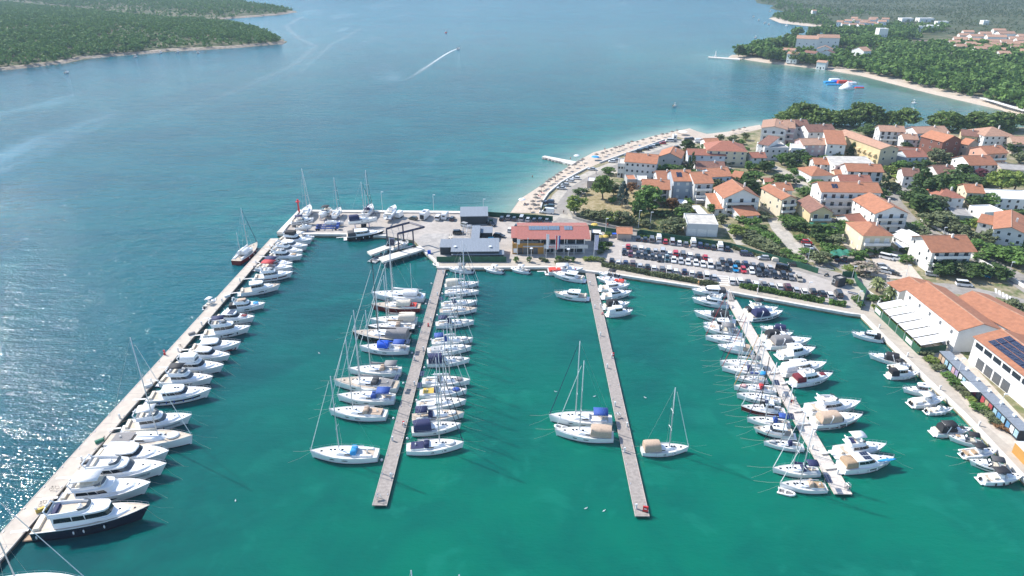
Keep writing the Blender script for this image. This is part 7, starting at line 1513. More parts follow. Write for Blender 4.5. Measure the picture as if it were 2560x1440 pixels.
# palms
pm = MB(); g_ = random.Random(3)
for k in range(34):
    a = k * 2.39996; el = -.5 + 1.7 * ((k * 7) % 34) / 34; rows = []
    for i in range(6):
        s = i / 5; rr = .5 * s; x = rr * math.cos(el) * 1.0 * (1 - .15 * s); z = .62 + rr * math.sin(el) - .22 * s * s; wv_ = .085 * math.sin(math.pi * min(.97, s + .12)) + .01
        rows.append([(x * math.cos(a) - wv_ * math.sin(a), x * math.sin(a) + wv_ * math.cos(a), z - .03), (x * math.cos(a), x * math.sin(a), z + .02), (x * math.cos(a) + wv_ * math.sin(a), x * math.sin(a) - wv_ * math.cos(a), z - .03)])
    pm.loft(rows)
PF = share('palm_fronds', pm, M['leaf_palm']); PT = share('palm_trunk', MB().tube([(0, 0, 0), (.01, 0, .35), (0, 0, .64)], .06, 8, .05), M['bark'])
for x, y, l in ((2191, 729, 'fan palm beside the walkway, left one of two'), (2226, 751, 'fan palm beside the white awnings, right one of two')):
    r = thing('palm_tree', l, 'palm tree', G(x, y, ZQ), 0, 'palms by the shop building'); a = link('crown', PF, r); a.scale = (6.2, 6.2, 5.6); a = link('trunk', PT, r); a.scale = (6, 6, 5.6)
hedge('hedge', 'long olive hedge between the promenade and the car park, western half', [(1505, 664), (1560, 674), (1640, 690), (1720, 703), (1795, 718)], 2.2, 1.9, 'olive', 90, 1)
hedge('hedge', 'green hedge between the promenade and the car park, eastern half', [(1850, 717), (1900, 727), (1960, 738), (2020, 750), (2060, 757)], 2.2, 1.9, 'mid', 90, 2)
hedge('hedge', 'last hedge section beside the solar bench near the quay corner', [(2072, 758), (2114, 766)], 2.2, 2.0, 'mid', 90, 3)
hedge('hedge', 'hedge strip along the fence beside the silver hatchback and the lane', [(1832, 622), (1870, 632), (1905, 643)], 1.8, 1.5, 'olive', 60, 5)
hedge('hedge', 'yellow green ground planting at the foot of the green awning screen', [(2182, 765), (2235, 812), (2300, 875)], 1.6, .9, 'yellow', 70, 6)
hedge('hedge', 'clipped dark hedge around the office garden', [(1488, 612), (1530, 614)], 2.0, 1.6, 'dark', 80, 7)
hedge('hedge', 'low hedge strip behind the top row of parked cars', [(1600, 592), (1700, 607), (1800, 621)], 1.2, 1.2, 'mid', 40, 9)
hedge('hedge', 'oleander hedge along the lane beside the vegetable garden', [(1858, 605), (1900, 622), (1950, 640), (1975, 648)], 2.5, 2.0, 'olive', 70, 10)
hedge('hedge', 'green hedge behind the beach apartment block car park', [(1815, 355), (1850, 368), (1872, 376)], 2.0, 1.6, 'mid', 40, 12)
for i, (x, y, h, wd, lf) in enumerate(((1290, 655, 2.2, 2.2, 'mid'), (1323, 655, 2.2, 2.0, 'mid'), (1356, 652, 1.6, 2.4, 'olive'), (1365, 655, 1.2, 2.0, 'dark'), (1397, 652, 2.0, 2.4, 'mid'), (1406, 655, 1.7, 2.4, 'olive'), (1416, 652, 1.8, 2.6, 'yellow'), (1431, 654, 1.9, 2.4, 'mid'), (1392, 658, 1.3, 2.2, 'olive'), (1467, 651, 1.4, 3.0, 'yellow'), (1480, 650, 1.5, 3.0, 'yellow'), (1495, 651, 1.4, 2.6, 'yellow'), (1506, 655, 1.8, 3.0, 'olive'), (1503, 622, 3.0, 3.4, 'mid'), (1512, 628, 2.0, 3.2, 'dark'), (1500, 634, 1.4, 3.0, 'olive'), (1520, 592, 2.2, 3.2, 'mid'), (2140, 690 + 62, 2.0, 3.6, 'mid'), (2150, 766, 1.8, 2.6, 'mid'), (2124, 710, 1.6, 3.2, 'yellow'), (2112, 707, 1.8, 2.4, 'mid'))):
    o = tree('s', lf, x, y, h, wd, 'planted shrubs around the office and gate'); items.append((o, near_label(o.location, f'planted {LN[lf]} shrub')))
for i, (x, y, h, wd, lf) in enumerate(((2205, 775, 1.2, 3, 'yellow'), (2182, 752, 2, 4, 'mid'), (2210, 750, 1.6, 4, 'mid'), (2312, 886, 1.6, 4.5, 'olive'), (2328, 905, 1.4, 4, 'yellow'), (2345, 922, 1.3, 4, 'olive'), (2368, 942, 1.3, 3.4, 'mid'), (2386, 960, 1.6, 4, 'mid'), (2400, 976, 1.3, 3, 'olive'), (2414, 990, 1.2, 3, 'olive'), (2428, 1002, 1.0, 2.6, 'yellow'), (2452, 1025, 1.7, 4.6, 'mid'), (2472, 1040, 1.4, 3.6, 'olive'), (2486, 1058, 1.2, 3.2, 'olive'), (2505, 1072, 1.2, 3.6, 'brown'), (2495, 1062, 1.0, 2.6, 'olive'))):
    o = tree('s', lf, x, y, h, wd, 'shrubs in the planting bed of the shop quay'); items.append((o, f'{LN[lf]} shrub in the planting bed between shop quay and kiosks'))
# the trees on the pine point that stand out one by one
pts_ = [(1846, 140), (1862, 137), (1880, 140), (1897, 135), (1912, 145), (1906, 128), (1925, 132), (1935, 120), (1950, 118), (1967, 102), (1985, 101), (1945, 150), (1965, 152), (1985, 156), (2005, 160), (2025, 162), (1925, 152), (2000, 116), (2032, 112), (2100, 118), (2018, 108), (2060, 108), (2085, 110), (2120, 115)]
for i, (x, y) in enumerate(pts_):
    o = tree('p' if i % 3 else 'r', 'pine' if i % 2 else 'dark', x, y, rnd.uniform(9, 12), rnd.uniform(10, 14), 'pines of the pine point', z=2.5); items.append((o, f"{'dark' if i % 2 == 0 else 'green'} {'pine' if i % 3 else 'rounded tree'} on the point with the little white beacon"))
uniquify(items)
# --- woods that read as one mass: many small crowns merged into one object each
def wood(name, label, poly, hfun, area, hmin, hmax, leaf, quads, seed, extra=None, clear=(), dens=None):
    g = np.random.default_rng(seed); A = np.array(poly); lo, hi = A.min(0), A.max(0); n = int((hi - lo).prod() / area)
    x = g.uniform(lo[0], hi[0], n); y = g.uniform(lo[1], hi[1], n); ok = inpoly(x, y, poly); d = seg_dist(x, y, list(map(tuple, poly)) + [tuple(poly[0])]); ok &= d > 5
    # only what the frame can show (with a margin)
    zc = y * CP + (CAMH - 5) * SP; px = 1280 + F * x / zc; py = 720 - F * (y * SP - (CAMH - 5) * CP) / zc
    ok &= (px > -300) & (px < 2900) & (py > -60) & (py < 420)
    for cx, cy, rr in clear: c = G(cx, cy); ok &= np.hypot(x - c.x, y - c.y) > rr
    if dens is not None: ok &= g.random(n) < dens(x, y)
    x, y = x[ok], y[ok]; z = hfun(x, y) - .2; n = len(x); hh = g.uniform(hmin, hmax, n); ww = hh * g.uniform(.85, 1.25, n); crowns = [crown_np(100 + k, 'pine' if k < 3 else 'round', max(5, quads // 6), 6, .125 if quads < 50 else .10, .4)[0] for k in range(5)]
    Vs = []; kk = g.integers(0, 5, n); th = g.uniform(0, 6.28, n)
    for k in range(5):
        i = np.where(kk == k)[0]; C = crowns[k]; c, s = np.cos(th[i])[:, None], np.sin(th[i])[:, None]
        X = (C[None, :, 0] * c - C[None, :, 1] * s) * ww[i][:, None] + x[i][:, None]; Y = (C[None, :, 0] * s + C[None, :, 1] * c) * ww[i][:, None] + y[i][:, None]; Z = C[None, :, 2] * hh[i][:, None] + z[i][:, None]
        Vs.append(np.stack([X, Y, Z], -1).reshape(-1, 3))
    V = np.concatenate(Vs); return struct(link(name, npmesh(name, V, np.arange(len(V)).reshape(-1, 4), M['leaf_' + leaf])), 'stuff', label)
nz_ = lambda x, y: .35 + .65 * (np.sin(x * .031 + 1) * np.sin(y * .027) + .6 * np.sin(x * .011 + y * .017) > -.35)
wood('woodland', 'dense green woodland covering the near wooded headland', p_head1, h_head1, 26, 5, 9.5, 'far', 54, 1, dens=lambda x, y: np.where(y < 1000, .95, .8) * nz_(x, y))
wood('woodland', 'hazy woodland on the farther headland', p_head2, h_head2, 70, 5, 9, 'far', 30, 2, dens=nz_)
rclr = [(2005, 104, 44), (2040, 104, 44), (2075, 103, 44), (1970, 133, 26), (1982, 142, 24), (2022, 140, 26), (2060, 131, 26), (2066, 140, 26), (2145, 135, 28), (2053, 160, 16), (2322, 117, 44), (2210, 75, 26)] + [((a + c) / 2, (b + d) / 2, 17) for a, b, c, d, *_ in FH[24:] if b > 76]
rclr += [(2405, 104, 62), (2450, 102, 75), (2500, 104, 85), (2545, 106, 85), (2520, 128, 40), (2400, 108, 22), (2450, 108, 30), (2500, 110, 30), (2545, 118, 30), (2190, 140, 16), (2290, 128, 14), (2400, 122, 14)]
wood('pine_wood', 'broad pine wood behind the bathing beach', p_rmid, h_rmid, 52, 8, 13, 'farpine', 110, 3, clear=rclr)
scl = [((a + c) / 2, (b + d) / 2 + 1.5, 30) for a, b, c, d, *_ in FH[9:24]]
wood('woodland', 'dark pines and gardens around the far cove', p_rfar, h_rfar, 70, 6, 10, 'farpine', 42, 4, clear=scl + [((a + c) / 2, (b + d) / 2 + 1.5, 26) for a, b, c, d, *_ in FH[35:43]], dens=lambda x, y: np.where(seg_dist(x, y, [tuple(G(a, b))[:2] for a, b in ((1925, 46), (2010, 64), (2170, 75), (2240, 74))]) < 75, .75, np.where(seg_dist(x, y, [tuple(G(a, b))[:2] for a, b in ((1896, 8), (1950, 22), (2100, 40))]) < 60, .25, 0)))
wood('scrub', 'low dark scrub covering the far plain', p_rfar, h_rfar, 75, 2.5, 5, 'scrub', 12, 5, clear=scl, dens=lambda x, y: nz_(x * .6, y * .6))
# ---------------------------------------------------------------- beach, street furniture, people
def straw(b0): return b0
mk('straw', (.165, .145, .125), .9, var=.3, scale=6); mk('woodpole', (.34, .24, .15), .8)
STR = (share('straw_shade', MB().loft([[(r_ * math.cos(k * math.pi / 6), r_ * math.sin(k * math.pi / 6), z) for k in range(12)] for r_, z in ((1.25, 1.95), (1.2, 2.05), (.65, 2.33), (.06, 2.6))], True, True), M['straw']), share('parasol_pole', MB().tube([(0, 0, 0), (0, 0, 2.5)], .055, 6), M['woodpole']))
us = [(1327, 531), (1334, 522), (1333, 513), (1337, 505), (1340, 497), (1347, 487), (1352, 478), (1361, 472), (1367, 465), (1376, 459), (1384, 453), (1395, 447), (1403, 441), (1414, 434), (1424, 429), (1434, 422), (1447, 415), (1457, 408), (1346, 522), (1351, 512), (1347, 530)]
us2 = [(1492, 396), (1507, 392), (1515, 387), (1528, 383), (1537, 380), (1551, 376), (1556, 371), (1571, 368), (1578, 364), (1593, 362), (1609, 358), (1625, 354), (1640, 349), (1655, 345), (1668, 341), (1681, 337), (1693, 332), (1830, 334), (1845, 331), (1858, 327)]
for lst, nm in ((us, 'lower beach, counted from the green fence'), (us2, 'upper beach, counted from the jetty')):
    for i, (x, y) in enumerate(lst):
        r = thing('straw_parasol', f'straw parasol on the {nm}: {nth(i + 1)} one', 'parasol', G(x + rnd.uniform(-2.5, 2.5), y + rnd.uniform(-1.2, 1.2), .6), rnd.uniform(0, 6), 'straw parasols on the beach'); r.scale = [rnd.uniform(.85, 1.1)] * 3; link('shade', STR[0], r); link('pole', STR[1], r)
def parasol(x, y, c, l, z=.6, w_=1.6):
    r = thing('beach_parasol', l, 'parasol', G(x, y, z)); MB().loft([[(q * math.cos(k * math.pi / 5), q * math.sin(k * math.pi / 5), zz) for k in range(10)] for q, zz in ((w_, 1.9), (w_ * .7, 2.25), (.05, 2.5))], True).build('shade', M['cv_' + c], r); MB().tube([(0, 0, 0), (0, 0, 2.45)], .04, 5).build('pole', M['steel'], r)
parasol(1305, 509, 'white', 'white beach parasol alone near the water of the lower beach'); parasol(1441, 398, 'white', 'white beach parasol above the jetty'); parasol(1488, 401, 'skyblue', 'turquoise gazebo-like parasol at the start of the upper beach', .8, 2.2); parasol(1706, 337, 'white', 'large white parasol beside the beach kiosk', 1.2, 2.8)
parasol(1499, 603, 'yellow', 'yellow parasol left of the office garden', ZQ, 1.5); parasol(1513, 603, 'yellow', 'pale yellow parasol right in the office garden', ZQ, 1.3); parasol(1486, 573, 'yellow', 'yellow parasol behind the marina office', ZQ, 1.5)
LM = {}
def lounger(x, y, c, l):
    if c not in LM: LM[c] = (share('lounger_frame', MB().frus(-1, 1, -.32, .32, .22, .3), M['cv_white']), share('lounger_towel', MB().add([(-1, -.3, .31), (.4, -.3, .31), (1, -.3, .65), (1, .3, .65), (.4, .3, .31), (-1, .3, .31)], [(0, 1, 4, 5), (1, 2, 3, 4)]), M['cv_' + c]))
    r = thing('beach_lounger', l, 'lounger', G(x, y, .65), rnd.uniform(2, 3.5), 'loungers on the beach'); link('frame', LM[c][0], r); link('towel', LM[c][1], r)
for i, (x, y, c, l) in enumerate(((1356, 484, 'red', 'red lounger under the lower parasols, upper one of the red pair'), (1349, 492, 'red', 'red lounger under the lower parasols, lower one of the red pair'), (1375, 474, 'white', 'white lounger beside the wall below the silver saloons'), (1397, 462, 'blue', 'blue lounger between parasol and wall of lower beach'), (1432, 432, 'navy', 'dark lounger near the bend of the lower beach'), (1452, 424, 'burgundy', 'dark red lounger below the jetty'), (1463, 417, 'black', 'dark lounger at the jetty opening'), (1520, 391, 'lightgrey', 'grey lounger at the start of the upper beach'), (1545, 387, 'navy', 'navy lounger under the upper parasols'), (1578, 372, 'red', 'red lounger under the upper parasols'), (1600, 366, 'skyblue', 'light blue lounger under the upper parasols'), (1314, 512, 'burgundy', 'dark red lounger in the shade of the lone white parasol'))): lounger(x, y, c, l)
# the stone jetty and the small point beacon
for l, pts in (('stone jetty with rough boulders on its side, off the shingle beach', [(1355, 391), (1362, 389), (1442, 404), (1430, 411)]), ('low concrete pier reaching out from the pine point', [(1770, 143), (1772, 141), (1850, 146), (1850, 149)])):
    r = thing('jetty', l, 'jetty', G(*pts[0])); MB().prism([(G(x, y, .9) - r.location)[:2] for x, y in pts], -1, .9).build('deck', M['coping'], r)
    if 'stone' in l:
        for k in range(16): p = G(1362 + k * 4.4, 397.5 + k * 1.05, .1) - r.location; MB().ell(tuple(p + Vector((rnd.uniform(-.6, .6), rnd.uniform(-.5, .5), .15))), (rnd.uniform(.6, 1.1), rnd.uniform(.6, 1.0), rnd.uniform(.5, .8)), 6, 4).build('boulder', M['wallstone'], r)
r = thing('beacon', 'small white light beacon on the pier of the pine point', 'beacon', G(1789, 141, .9)); MB().tube([(0, 0, 0), (0, 0, 5)], .7, 8, .4).build('tower', M['gelcoat'], r); MB().cyl((0, 0, .3), 1.5, .6, 8).build('base', M['coping'], r); MB().cyl((0, 0, 5.4), .5, .8, 8).build('lantern', M['gelcoat'], r)
r = thing('beacon', 'red light beacon tower at the boatyard corner', 'beacon', G(748, 531, ZQ)); MB().tube([(0, 0, 0), (0, 0, 4.6)], .42, 8, .3).build('tower', M['firered'], r); MB().cyl((0, 0, 4.7), .95, .25, 10).build('gallery', M['firered'], r); MB().cyl((0, 0, 5.2), .35, 1.0, 8).build('lantern', M['firered'], r)
# lamps
def lamp(x, y, h, l, z=ZQ, two=False, white=True):
    r = thing('street_lamp', l, 'street lamp', G(x, y, z), 0, 'lamp posts'); MB().tube([(0, 0, 0), (0, 0, h)], .09, 5, .06).build('post', M['frame_white'] if white else M['lampgrey'], r)
    b = MB()
    if two: b.cyl((0, 0, h + .12), .55, .22, 10)
    else: b.frus(-.1, .9, -.18, .18, h - .02, h + .12, .05, .05, .05)
    b.build('lamp_head', M['gelcoat'], r); MB().cyl((0, 0, .12), .2, .24, 8).build('base', M['lampgrey'], r)
for x, y, h, l, two in ((957, 532, 9, 'tall floodlight mast behind the blue bottomed speedboat', 0), (1085, 540, 9, 'tall floodlight mast beside the white van in the yard', 0), (1209, 545, 8, 'lamp post behind the long dark shed', 0), (1596, 569, 7, 'street lamp by the dry meadow wall', 0), (1437, 536, 6.5, 'street lamp beside the yellow green bushy tree', 0), (1625, 570, 6.5, 'street lamp below the ochre roofed house', 0), (1139, 643, 4, 'disc topped lamp in front of the long workshop, left one', 1), (1226, 643, 4, 'disc topped lamp in front of the long workshop, right one', 1), (1328, 648, 4, 'disc topped lamp in front of the orange cafe kiosk', 1), (1420, 650, 4, 'disc topped lamp in front of the marina office', 1), (1500, 610, 4, 'disc topped lamp in the office garden', 1), (1553, 655, 6, 'slim lamp post in the hedge, western end', 0), (1660, 678, 6, 'slim lamp post in the hedge, middle of the western half', 0), (1893, 735, 5, 'slim lamp post in the hedge, eastern half', 0), (2017, 742, 5, 'slim lamp post in the hedge near the white SUV', 0), (2127, 708, 6, 'lamp post in the planting behind the gatehouse', 0), (2142, 765, 5, 'lamp post beside the promenade gate', 0), (2263, 698, 5, 'slim lamp post at the courtyard exit', 0), (2220, 800, 5.5, 'slim lamp post in front of the white awnings, left one', 0), (2288, 872, 5.5, 'slim lamp post in front of the white awnings, right one', 0), (2390, 948, 6, 'slim lamp post in front of the container kiosks, left one', 0), (2492, 1040, 6, 'slim lamp post in front of the container kiosks, right one', 0), (2354, 600, 5, 'street lamp beside the black estate on the side street', 0), (2520, 690, 5, 'street lamp on the wall of the side street', 0), (1513, 590, 7, 'lamp post behind the black bin store', 0), (2018, 660, 6, 'lamp post beside the parking strip', 0)):
    lamp(x, y, h, l, ZQ, bool(two))
# flag poles
mk('flag_white', (.74, .74, .76), .8); mk('flag_lilac', (.55, .53, .66), .8)
def flagpole(x, y, h, l, cols, fl=5.5, fw=.95):
    r = thing('flagpole', l, 'flagpole', G(x, y, ZQ), 0, 'flagpoles along the office quay'); MB().tube([(0, 0, 0), (0, 0, h)], .09, 6, .06).build('pole', M['frame_white'], r)
    n = len(cols)
    f = r if n == 1 else MB().tube([(.08, 0, h - .1), (fw, 0, h - .1)], .03, 4).build('flag_arm', M['steel'], r)
    for i, c in enumerate(cols):
        rows = []
        for k in range(9): zz = h - .15 - fl * k / 8; wv_ = .12 * math.sin(k * 1.1 + x); rows.append([(.07 + fw * i / n, wv_ * .5, zz), (.07 + fw * (i + 1) / n * (1 - .03 * k), wv_ + .1, zz - .1)])
        MB().loft(rows).build('flag', M[c], f)
flagpole(1293, 650, 8, 'flagpole with small white flag at the left corner of the orange cafe kiosk', ['flag_white'], 2.0); flagpole(1319, 651, 8.5, 'bare white flagpole in front of the orange cafe kiosk', ['flag_white'], .4, .3); flagpole(1365, 648, 9.5, 'flagpole with long white banner right of the orange cafe kiosk', ['flag_white'])
flagpole(1388, 648, 9, 'flagpole with red, white and blue vertical flag', ['firered', 'flag_white', 'cv_blue'], 5.2, 1.6); flagpole(1484, 650, 9.5, 'flagpole with lilac white banner at the right end of the office', ['flag_lilac'], 5.5, 1.5); flagpole(1354, 618, 5.5, 'flagpole with blue flag on the cafe terrace', ['cv_blue'], 3.4, .9)
# barrier, scooter, solar bench, gazebo things
r = thing('barrier', 'red and white car park barrier with its arm lowered', 'barrier', G(2035, 674, ZQ), R(-25)); MB().frus(-.25, .25, -.2, .2, 0, 1.1).build('cabinet', M['rubber'], r); MB().box((3, 0, 1.0), (6, .1, .12)).build('arm', M['gelcoat'], r)
r = thing('parked_motorbike', 'dark covered motorbike with flowers beside the barrier', 'motorbike', G(2066, 690, ZQ), R(20)); [MB().cyl((x, 0, .32), .32, .14, 12, 'y').build('wheel', M['tyre'], r) for x in (-.7, .7)]; MB().frus(-.8, .6, -.25, .25, .4, 1.0, .3, .3, .1).build('body', M['car_dark'], r); MB().tube([(.6, 0, .4), (.45, 0, 1.1)], .05, 5).build('fork', M['steel'], r); MB().box((.42, 0, 1.12), (.06, .7, .05)).build('handlebar', M['rubber'], r)
r = thing('solar_bench', 'white bench with dark solar top near the quay corner', 'bench', G(2131, 735, ZQ), R(-35)); MB().frus(-1.6, 1.6, -.4, .4, .35, .5).build('seat', M['gelcoat'], r); MB().frus(-1.5, 1.5, -.33, .33, .503, .53).build('solar_panel', M['solar'], r); [MB().frus(x - .2, x + .2, -.35, .35, 0, .35).build('leg', M['gelcoat'], r) for x in (-1.2, 1.2)]
for i, (x, y) in enumerate(((1549, 602), (1556, 603), (1563, 603))):
    r = thing('bicycle', f'bicycle leaning by the stone bike shed, {nth(i + 1)} from the left', 'bicycle', G(x, y, ZQ), R(80 + 5 * i), 'bicycles at the stone shed')
    for q in (-.5, .5): MB().tube([(q + .33 * math.cos(a), 0, .34 + .33 * math.sin(a)) for a in [k * math.pi / 6 for k in range(13)]], .03, 4).build('wheel', M['tyre'], r)
    MB().tube([(-.5, 0, .34), (-.15, 0, .85), (.4, 0, .85), (0, 0, .34), (-.15, 0, .85)], .03, 4).build('frame', M['rubber'], r); MB().box((-.2, 0, .95), (.25, .14, .06)).build('saddle', M['rubber'], r)
for i, (x, y, l) in enumerate(((137, 1224, 'bicycle standing on the breakwater beside the white bimini yacht'), (108, 1262, 'bicycle standing on the breakwater near the navy trawler'), (262, 1100, 'bicycle standing on the breakwater at the tan decked yacht'), (452, 868, 'bicycle standing on the breakwater by the maroon bottomed yacht'))):
    r = thing('bicycle', l, 'bicycle', G(x, y, 1.0), R(30 + 40 * i), 'bicycles on the breakwater')
    for q in (-.5, .5): MB().tube([(q + .33 * math.cos(a), 0, .34 + .33 * math.sin(a)) for a in [k * math.pi / 6 for k in range(13)]], .03, 4).build('wheel', M['tyre'], r)
    MB().tube([(-.5, 0, .34), (-.15, 0, .85), (.4, 0, .85), (0, 0, .34), (-.15, 0, .85)], .03, 4).build('frame', M['rubber'], r); MB().box((-.2, 0, .95), (.25, .14, .06)).build('saddle', M['rubber'], r)
for x, y, c, l in ((104, 1277, 'yellow', 'yellow dock box at the stern of the navy trawler'), (215, 1160, 'darkgrey', 'dark solar dock box behind the plain hardtop yacht'), (250, 1105, 'green', 'green dock box beside the tan decked sailing yacht'), (372, 966, 'white', 'white dock box behind the black bimini yacht'), (568, 742, 'white', 'white dock box behind the classic motor cruiser'), (480, 836, 'grey', 'grey dock box behind the trawler with navy bimini'), (640, 668, 'grey', 'grey dock box at the red bimini cruiser')):
    r = thing('dock_box', l, 'dock box', G(x, y, 1.0), R(42), 'dock boxes on the breakwater'); MB().frus(-.9, .9, -.35, .35, 0, .55, .02, .02, .02).build('box', M['cv_' + c], r); MB().frus(-.93, .93, -.38, .38, .553, .66, .05, .05, .08).build('lid', M['cv_' + c], r)
r = thing('blue_barrel', 'blue barrel and crate stack beside the lift pier fence', 'barrel', G(1073, 634, ZQ)); MB().cyl((0, 0, .6), .6, 1.2, 12).build('drum', M['cv_brightblue'], r); MB().cyl((0, 0, 1.22), .5, .06, 12).build('lid', M['cv_blue'], r)
r = thing('blue_bin', 'bright blue lidded bin beside the stone bike shed', 'bin', G(1535, 592, ZQ)); MB().frus(-.9, .9, -.6, .6, 0, 1.2, -.1, -.1, -.1).build('bin_body', M['wall_grey'], r); MB().frus(-1.0, 1.0, -.7, .7, 1.2, 1.4, .1, .1, .1).build('lid', M['cv_brightblue'], r)
r = thing('scaffold_rack', 'metal rack of masts and ladders on the boatyard', 'rack', G(1168, 585, ZQ)); b = MB(); [b.tube([(x, y, 0), (x, y, 3.2)], .07, 4) for x in (-1.5, 1.5) for y in (-2, 2)]; [b.tube([(x, -2, z), (x, 2, z)], .06, 4) for x in (-1.5, 1.5) for z in (1, 2, 3)]; [b.tube([(-1.5, y, z), (1.5, y, z)], .05, 4) for y in (-2, 0, 2) for z in (1, 2, 3)]; b.build('frame', M['steel'], r); MB().tube([(0, -4, 2.1), (0, 5, 2.1)], .12, 5).build('stored_mast', M['alu'], r)
# floating water park, bathing floats
r = thing('water_park', 'white, blue and red inflatable water park floating in the bathing bay', 'water park', G(2108, 212))
for x, y, w_, d_, h_, c in ((2075, 206, 10, 5, 1.2, 'skyblue'), (2085, 203, 8, 5, 2.4, 'white'), (2096, 206, 9, 5, 1.6, 'brightblue'), (2105, 208, 8, 4, 2.6, 'redbright'), (2090, 212, 16, 3, .8, 'skyblue'), (2112, 212, 12, 3, .8, 'white'), (2140, 217, 12, 3, .8, 'skyblue'), (2148, 220, 7, 3, .9, 'redbright'), (2130, 211, 6, 4, 2.2, 'white'), (2120, 206, 7, 3, 1.2, 'redbright')):
    p = G(x, y) - r.location; MB().arch(p.x - w_ / 2, p.x + w_ / 2, d_ / 2, -.1, h_, pw=.6).build('inflatable_block', M['cv_' + c], r, True).location.y = p.y
p = G(2117, 222) - r.location; MB().loft([[(q * math.cos(k * math.pi / 5), q * math.sin(k * math.pi / 5), z) for k in range(10)] for q, z in ((6.5, 0), (3.6, 2.6), (1.2, 5.2), (.4, 6))], True, True).build('slide_tower', M['cv_white'], r, True).location.xy = p.xy
for i in range(26):
    x, y = 2436 + i * 4.4, 249.5 + i * 1.32; x += rnd.uniform(-1, 1); parasol_ = thing('sun_canopy', f'white canopy in the row along the bathing beach, {nth(i + 1)} from the wood', 'canopy', G(x + 18, y + 4, 1.2), R(-25), 'white canopies along the bathing beach')
    if i == 0: CAN = (share('canopy_top', MB().slab(-1.8, 1.8, 1.6, 2.3, .35), M['awning']), share('canopy_pole', MB().tube([(0, 0, 0), (0, 0, 2.4)], .06, 5), M['steel']))
    link('canopy_top', CAN[0], parasol_); link('pole', CAN[1], parasol_)
r = thing('channel_buoy', 'small red and white sail-topped float far out on the water', 'buoy', G(1115, 82)); MB().ell((0, 0, .3), (2, 1.2, .9), 8, 5).build('float', M['firered'], r, True); MB().add([(-.2, 0, .8), (1.6, 0, .8), (0, 0, 4.2), (-.2, .12, .8), (1.6, .12, .8), (0, .12, 4.2)], [(0, 1, 2), (3, 4, 5), (0, 1, 4, 3), (1, 2, 5, 4), (2, 0, 3, 5)]).build('sail', M['cv_white'], r)
# --- people: one continuous skin mesh each, shirt and shorts as clothing, hair on top
mk('skin', (.52, .30, .21), .6, var=.05); mk('hair', (.06, .035, .02), .7)
def person_meshes(stride):
    me = bpy.data.meshes.new('person_body'); V = [(0, 0, .95), (0, 0, 1.2), (0, 0, 1.42), (0, 0, 1.52), (.01, 0, 1.63), (.0, 0, 1.72)]; E = [(0, 1), (1, 2), (2, 3), (3, 4), (4, 5)]; Rr = [.135, .125, .14, .055, .085, .075]
    for sg in (1, -1):
        st = stride * sg; n = len(V); V += [(0, sg * .10, .88), (st * .25 + .03, sg * .11, .5), (st * .5 - .04, sg * .11, .08), (st * .5 + .13, sg * .12, .035)]; E += [(0, n), (n, n + 1), (n + 1, n + 2), (n + 2, n + 3)]; Rr += [.10, .065, .045, .04]
        n = len(V); V += [(0, sg * .19, 1.40), (-st * .18, sg * .25, 1.14), (-st * .3 + .06, sg * .24, .90), (-st * .32 + .08, sg * .235, .80)]; E += [(2, n), (n, n + 1), (n + 1, n + 2), (n + 2, n + 3)]; Rr += [.065, .045, .035, .035]
        m0 = n + 3
        for f_ in (-.025, -.008, .01, .026): V.append((-st * .32 + .08 + f_, sg * .235, .72)); E.append((m0, len(V) - 1)); Rr.append(.009)
        V.append((-st * .32 + .13, sg * .22, .78)); E.append((m0, len(V) - 1)); Rr.append(.01)
    me.from_pydata(V, E, []); ob = bpy.data.objects.new('tmp', me); col.objects.link(ob); ob.modifiers.new('s', 'SKIN')
    for i, q in enumerate(me.skin_vertices[0].data): q.radius = (Rr[i], Rr[i]); q.use_root = i == 0
    sd = ob.modifiers.new('d', 'SUBSURF'); sd.levels = 1; sd.render_levels = 1
    dg = bpy.context.evaluated_depsgraph_get(); out = bpy.data.meshes.new_from_object(ob.evaluated_get(dg)); out.materials.clear(); out.materials.append(M['skin']); out.name = 'person_body'; out.shade_smooth(); bpy.data.objects.remove(ob); return out
BODY = [person_meshes(.5), person_meshes(.06)]
def cloth_shirt(): return MB().loft([[(r_ * .85 * math.cos(k * math.pi / 5), r_ * 1.2 * math.sin(k * math.pi / 5), z) for k in range(10)] for r_, z in ((.175, .94), (.165, 1.15), (.185, 1.36), (.13, 1.46), (.07, 1.49))], True)
def cloth_shorts(): return MB().loft([[(r_ * .95 * math.cos(k * math.pi / 5), r_ * 1.15 * math.sin(k * math.pi / 5), z) for k in range(10)] for r_, z in ((.2, .66), (.185, .82), (.17, .98))], True)
HAIR = share('person_hair', MB().ell((-.012, 0, 1.715), (.098, .092, .07), 9, 5), M['hair'])
CL = {}
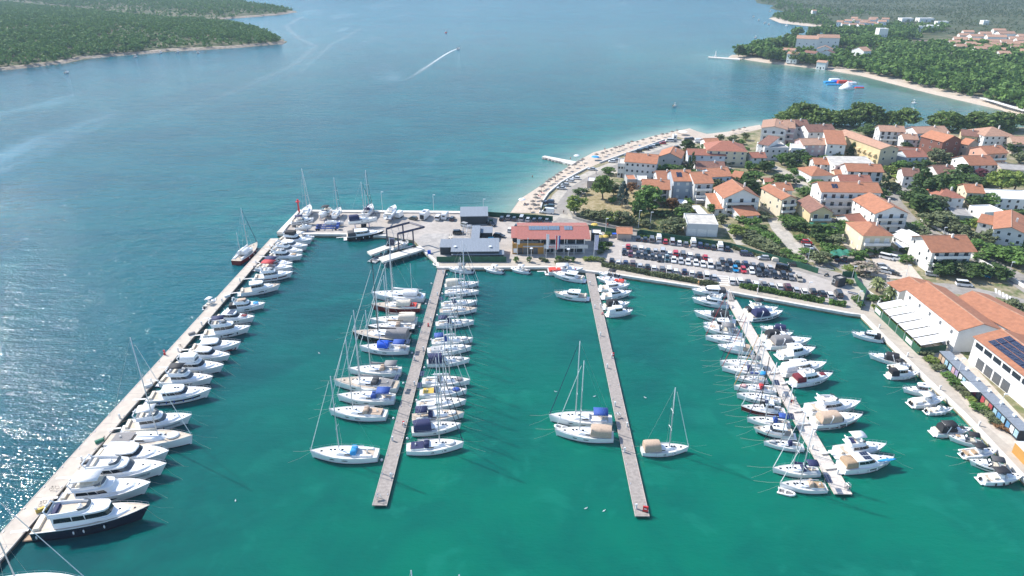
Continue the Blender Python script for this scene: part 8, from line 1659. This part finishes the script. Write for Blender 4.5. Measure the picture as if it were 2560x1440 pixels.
def person(x, y, top, low, l, z=ZQ, walk=0, ang=None):
    r = thing('person', l, 'person', G(x, y, z + .03), rnd.uniform(0, 6.28) if ang is None else ang, 'people around the marina'); link('body', BODY[walk], r); link('hair', HAIR, r)
    for k, c, fn in (('shirt', top, cloth_shirt), ('shorts', low, cloth_shorts)):
        if c is None: continue
        if (k, c) not in CL: CL[(k, c)] = share('person_' + k, fn(), M['cv_' + c]); CL[(k, c)].shade_smooth()
        link(k, CL[(k, c)], r)
for x, y, a, b, l, z, wk in ((1746, 713, 'orange', 'tan', 'person in orange top strolling on the promenade west of the gangway', ZQ, 0), (1893, 731, 'white', 'lightgrey', 'person in white strolling on the promenade below the hedge', ZQ, 0), (1999, 746, None, 'tan', 'bare chested person walking on the promenade near the quay corner', ZQ, 0), (1983, 1008, 'white', 'black', 'person in white standing on the pale pontoon, right one of two', .6, 1), (1977, 1012, 'red', 'navy', 'person in red standing on the pale pontoon, left one of two', .6, 1), (1519, 567, 'red', 'burgundy', 'person in red walking along the lane below the meadow', ZQ, 0), (1409, 534, 'darkgrey', 'black', 'person in dark clothes walking on the beach road', ZQ + .04, 0), (1724, 622, 'orange', 'white', 'person in orange between the car rows', ZQ, 0), (1490, 436, 'lightgrey', 'navy', 'person in grey walking at the bend of the beach road', ZQ + .04, 0), (1388, 452, None, 'red', 'sunbather standing under the lower straw parasols', .7, 1), (1426, 400, None, 'navy', 'bather standing near the jetty', .5, 1), (1331, 446, None, 'black', 'bather wading in the shallow water off the lower beach', -.7, 1), (1512, 376, None, 'red', 'bather at the waterline of the upper beach', .1, 1), (2036, 1018, 'lightgrey', 'black', 'person in grey sitting area of the cream seated flybridge yacht pontoon', .6, 1)):
    if 'sitting' in l: continue
    person(x, y, a, b, l, z, wk)
# --- the air: one closed box of faint haze round everything
hz = bpy.data.materials.new('haze_air'); hz.use_nodes = True; th_ = hz.node_tree; th_.nodes.remove(th_.nodes['Principled BSDF']); pv = th_.nodes.new('ShaderNodeVolumePrincipled')
pv.inputs['Color'].default_value = (.62, .82, 1.0, 1); pv.inputs['Density'].default_value = HAZE; pv.inputs['Anisotropy'].default_value = 0.0; th_.links.new(pv.outputs[0], th_.nodes['Material Output'].inputs['Volume'])
hb = MB().box((0, 3200, 58), (9000, 6600, 122)); o = struct(hb.build('haze', hz), 'stuff', 'thin blue summer haze over the distant shores')
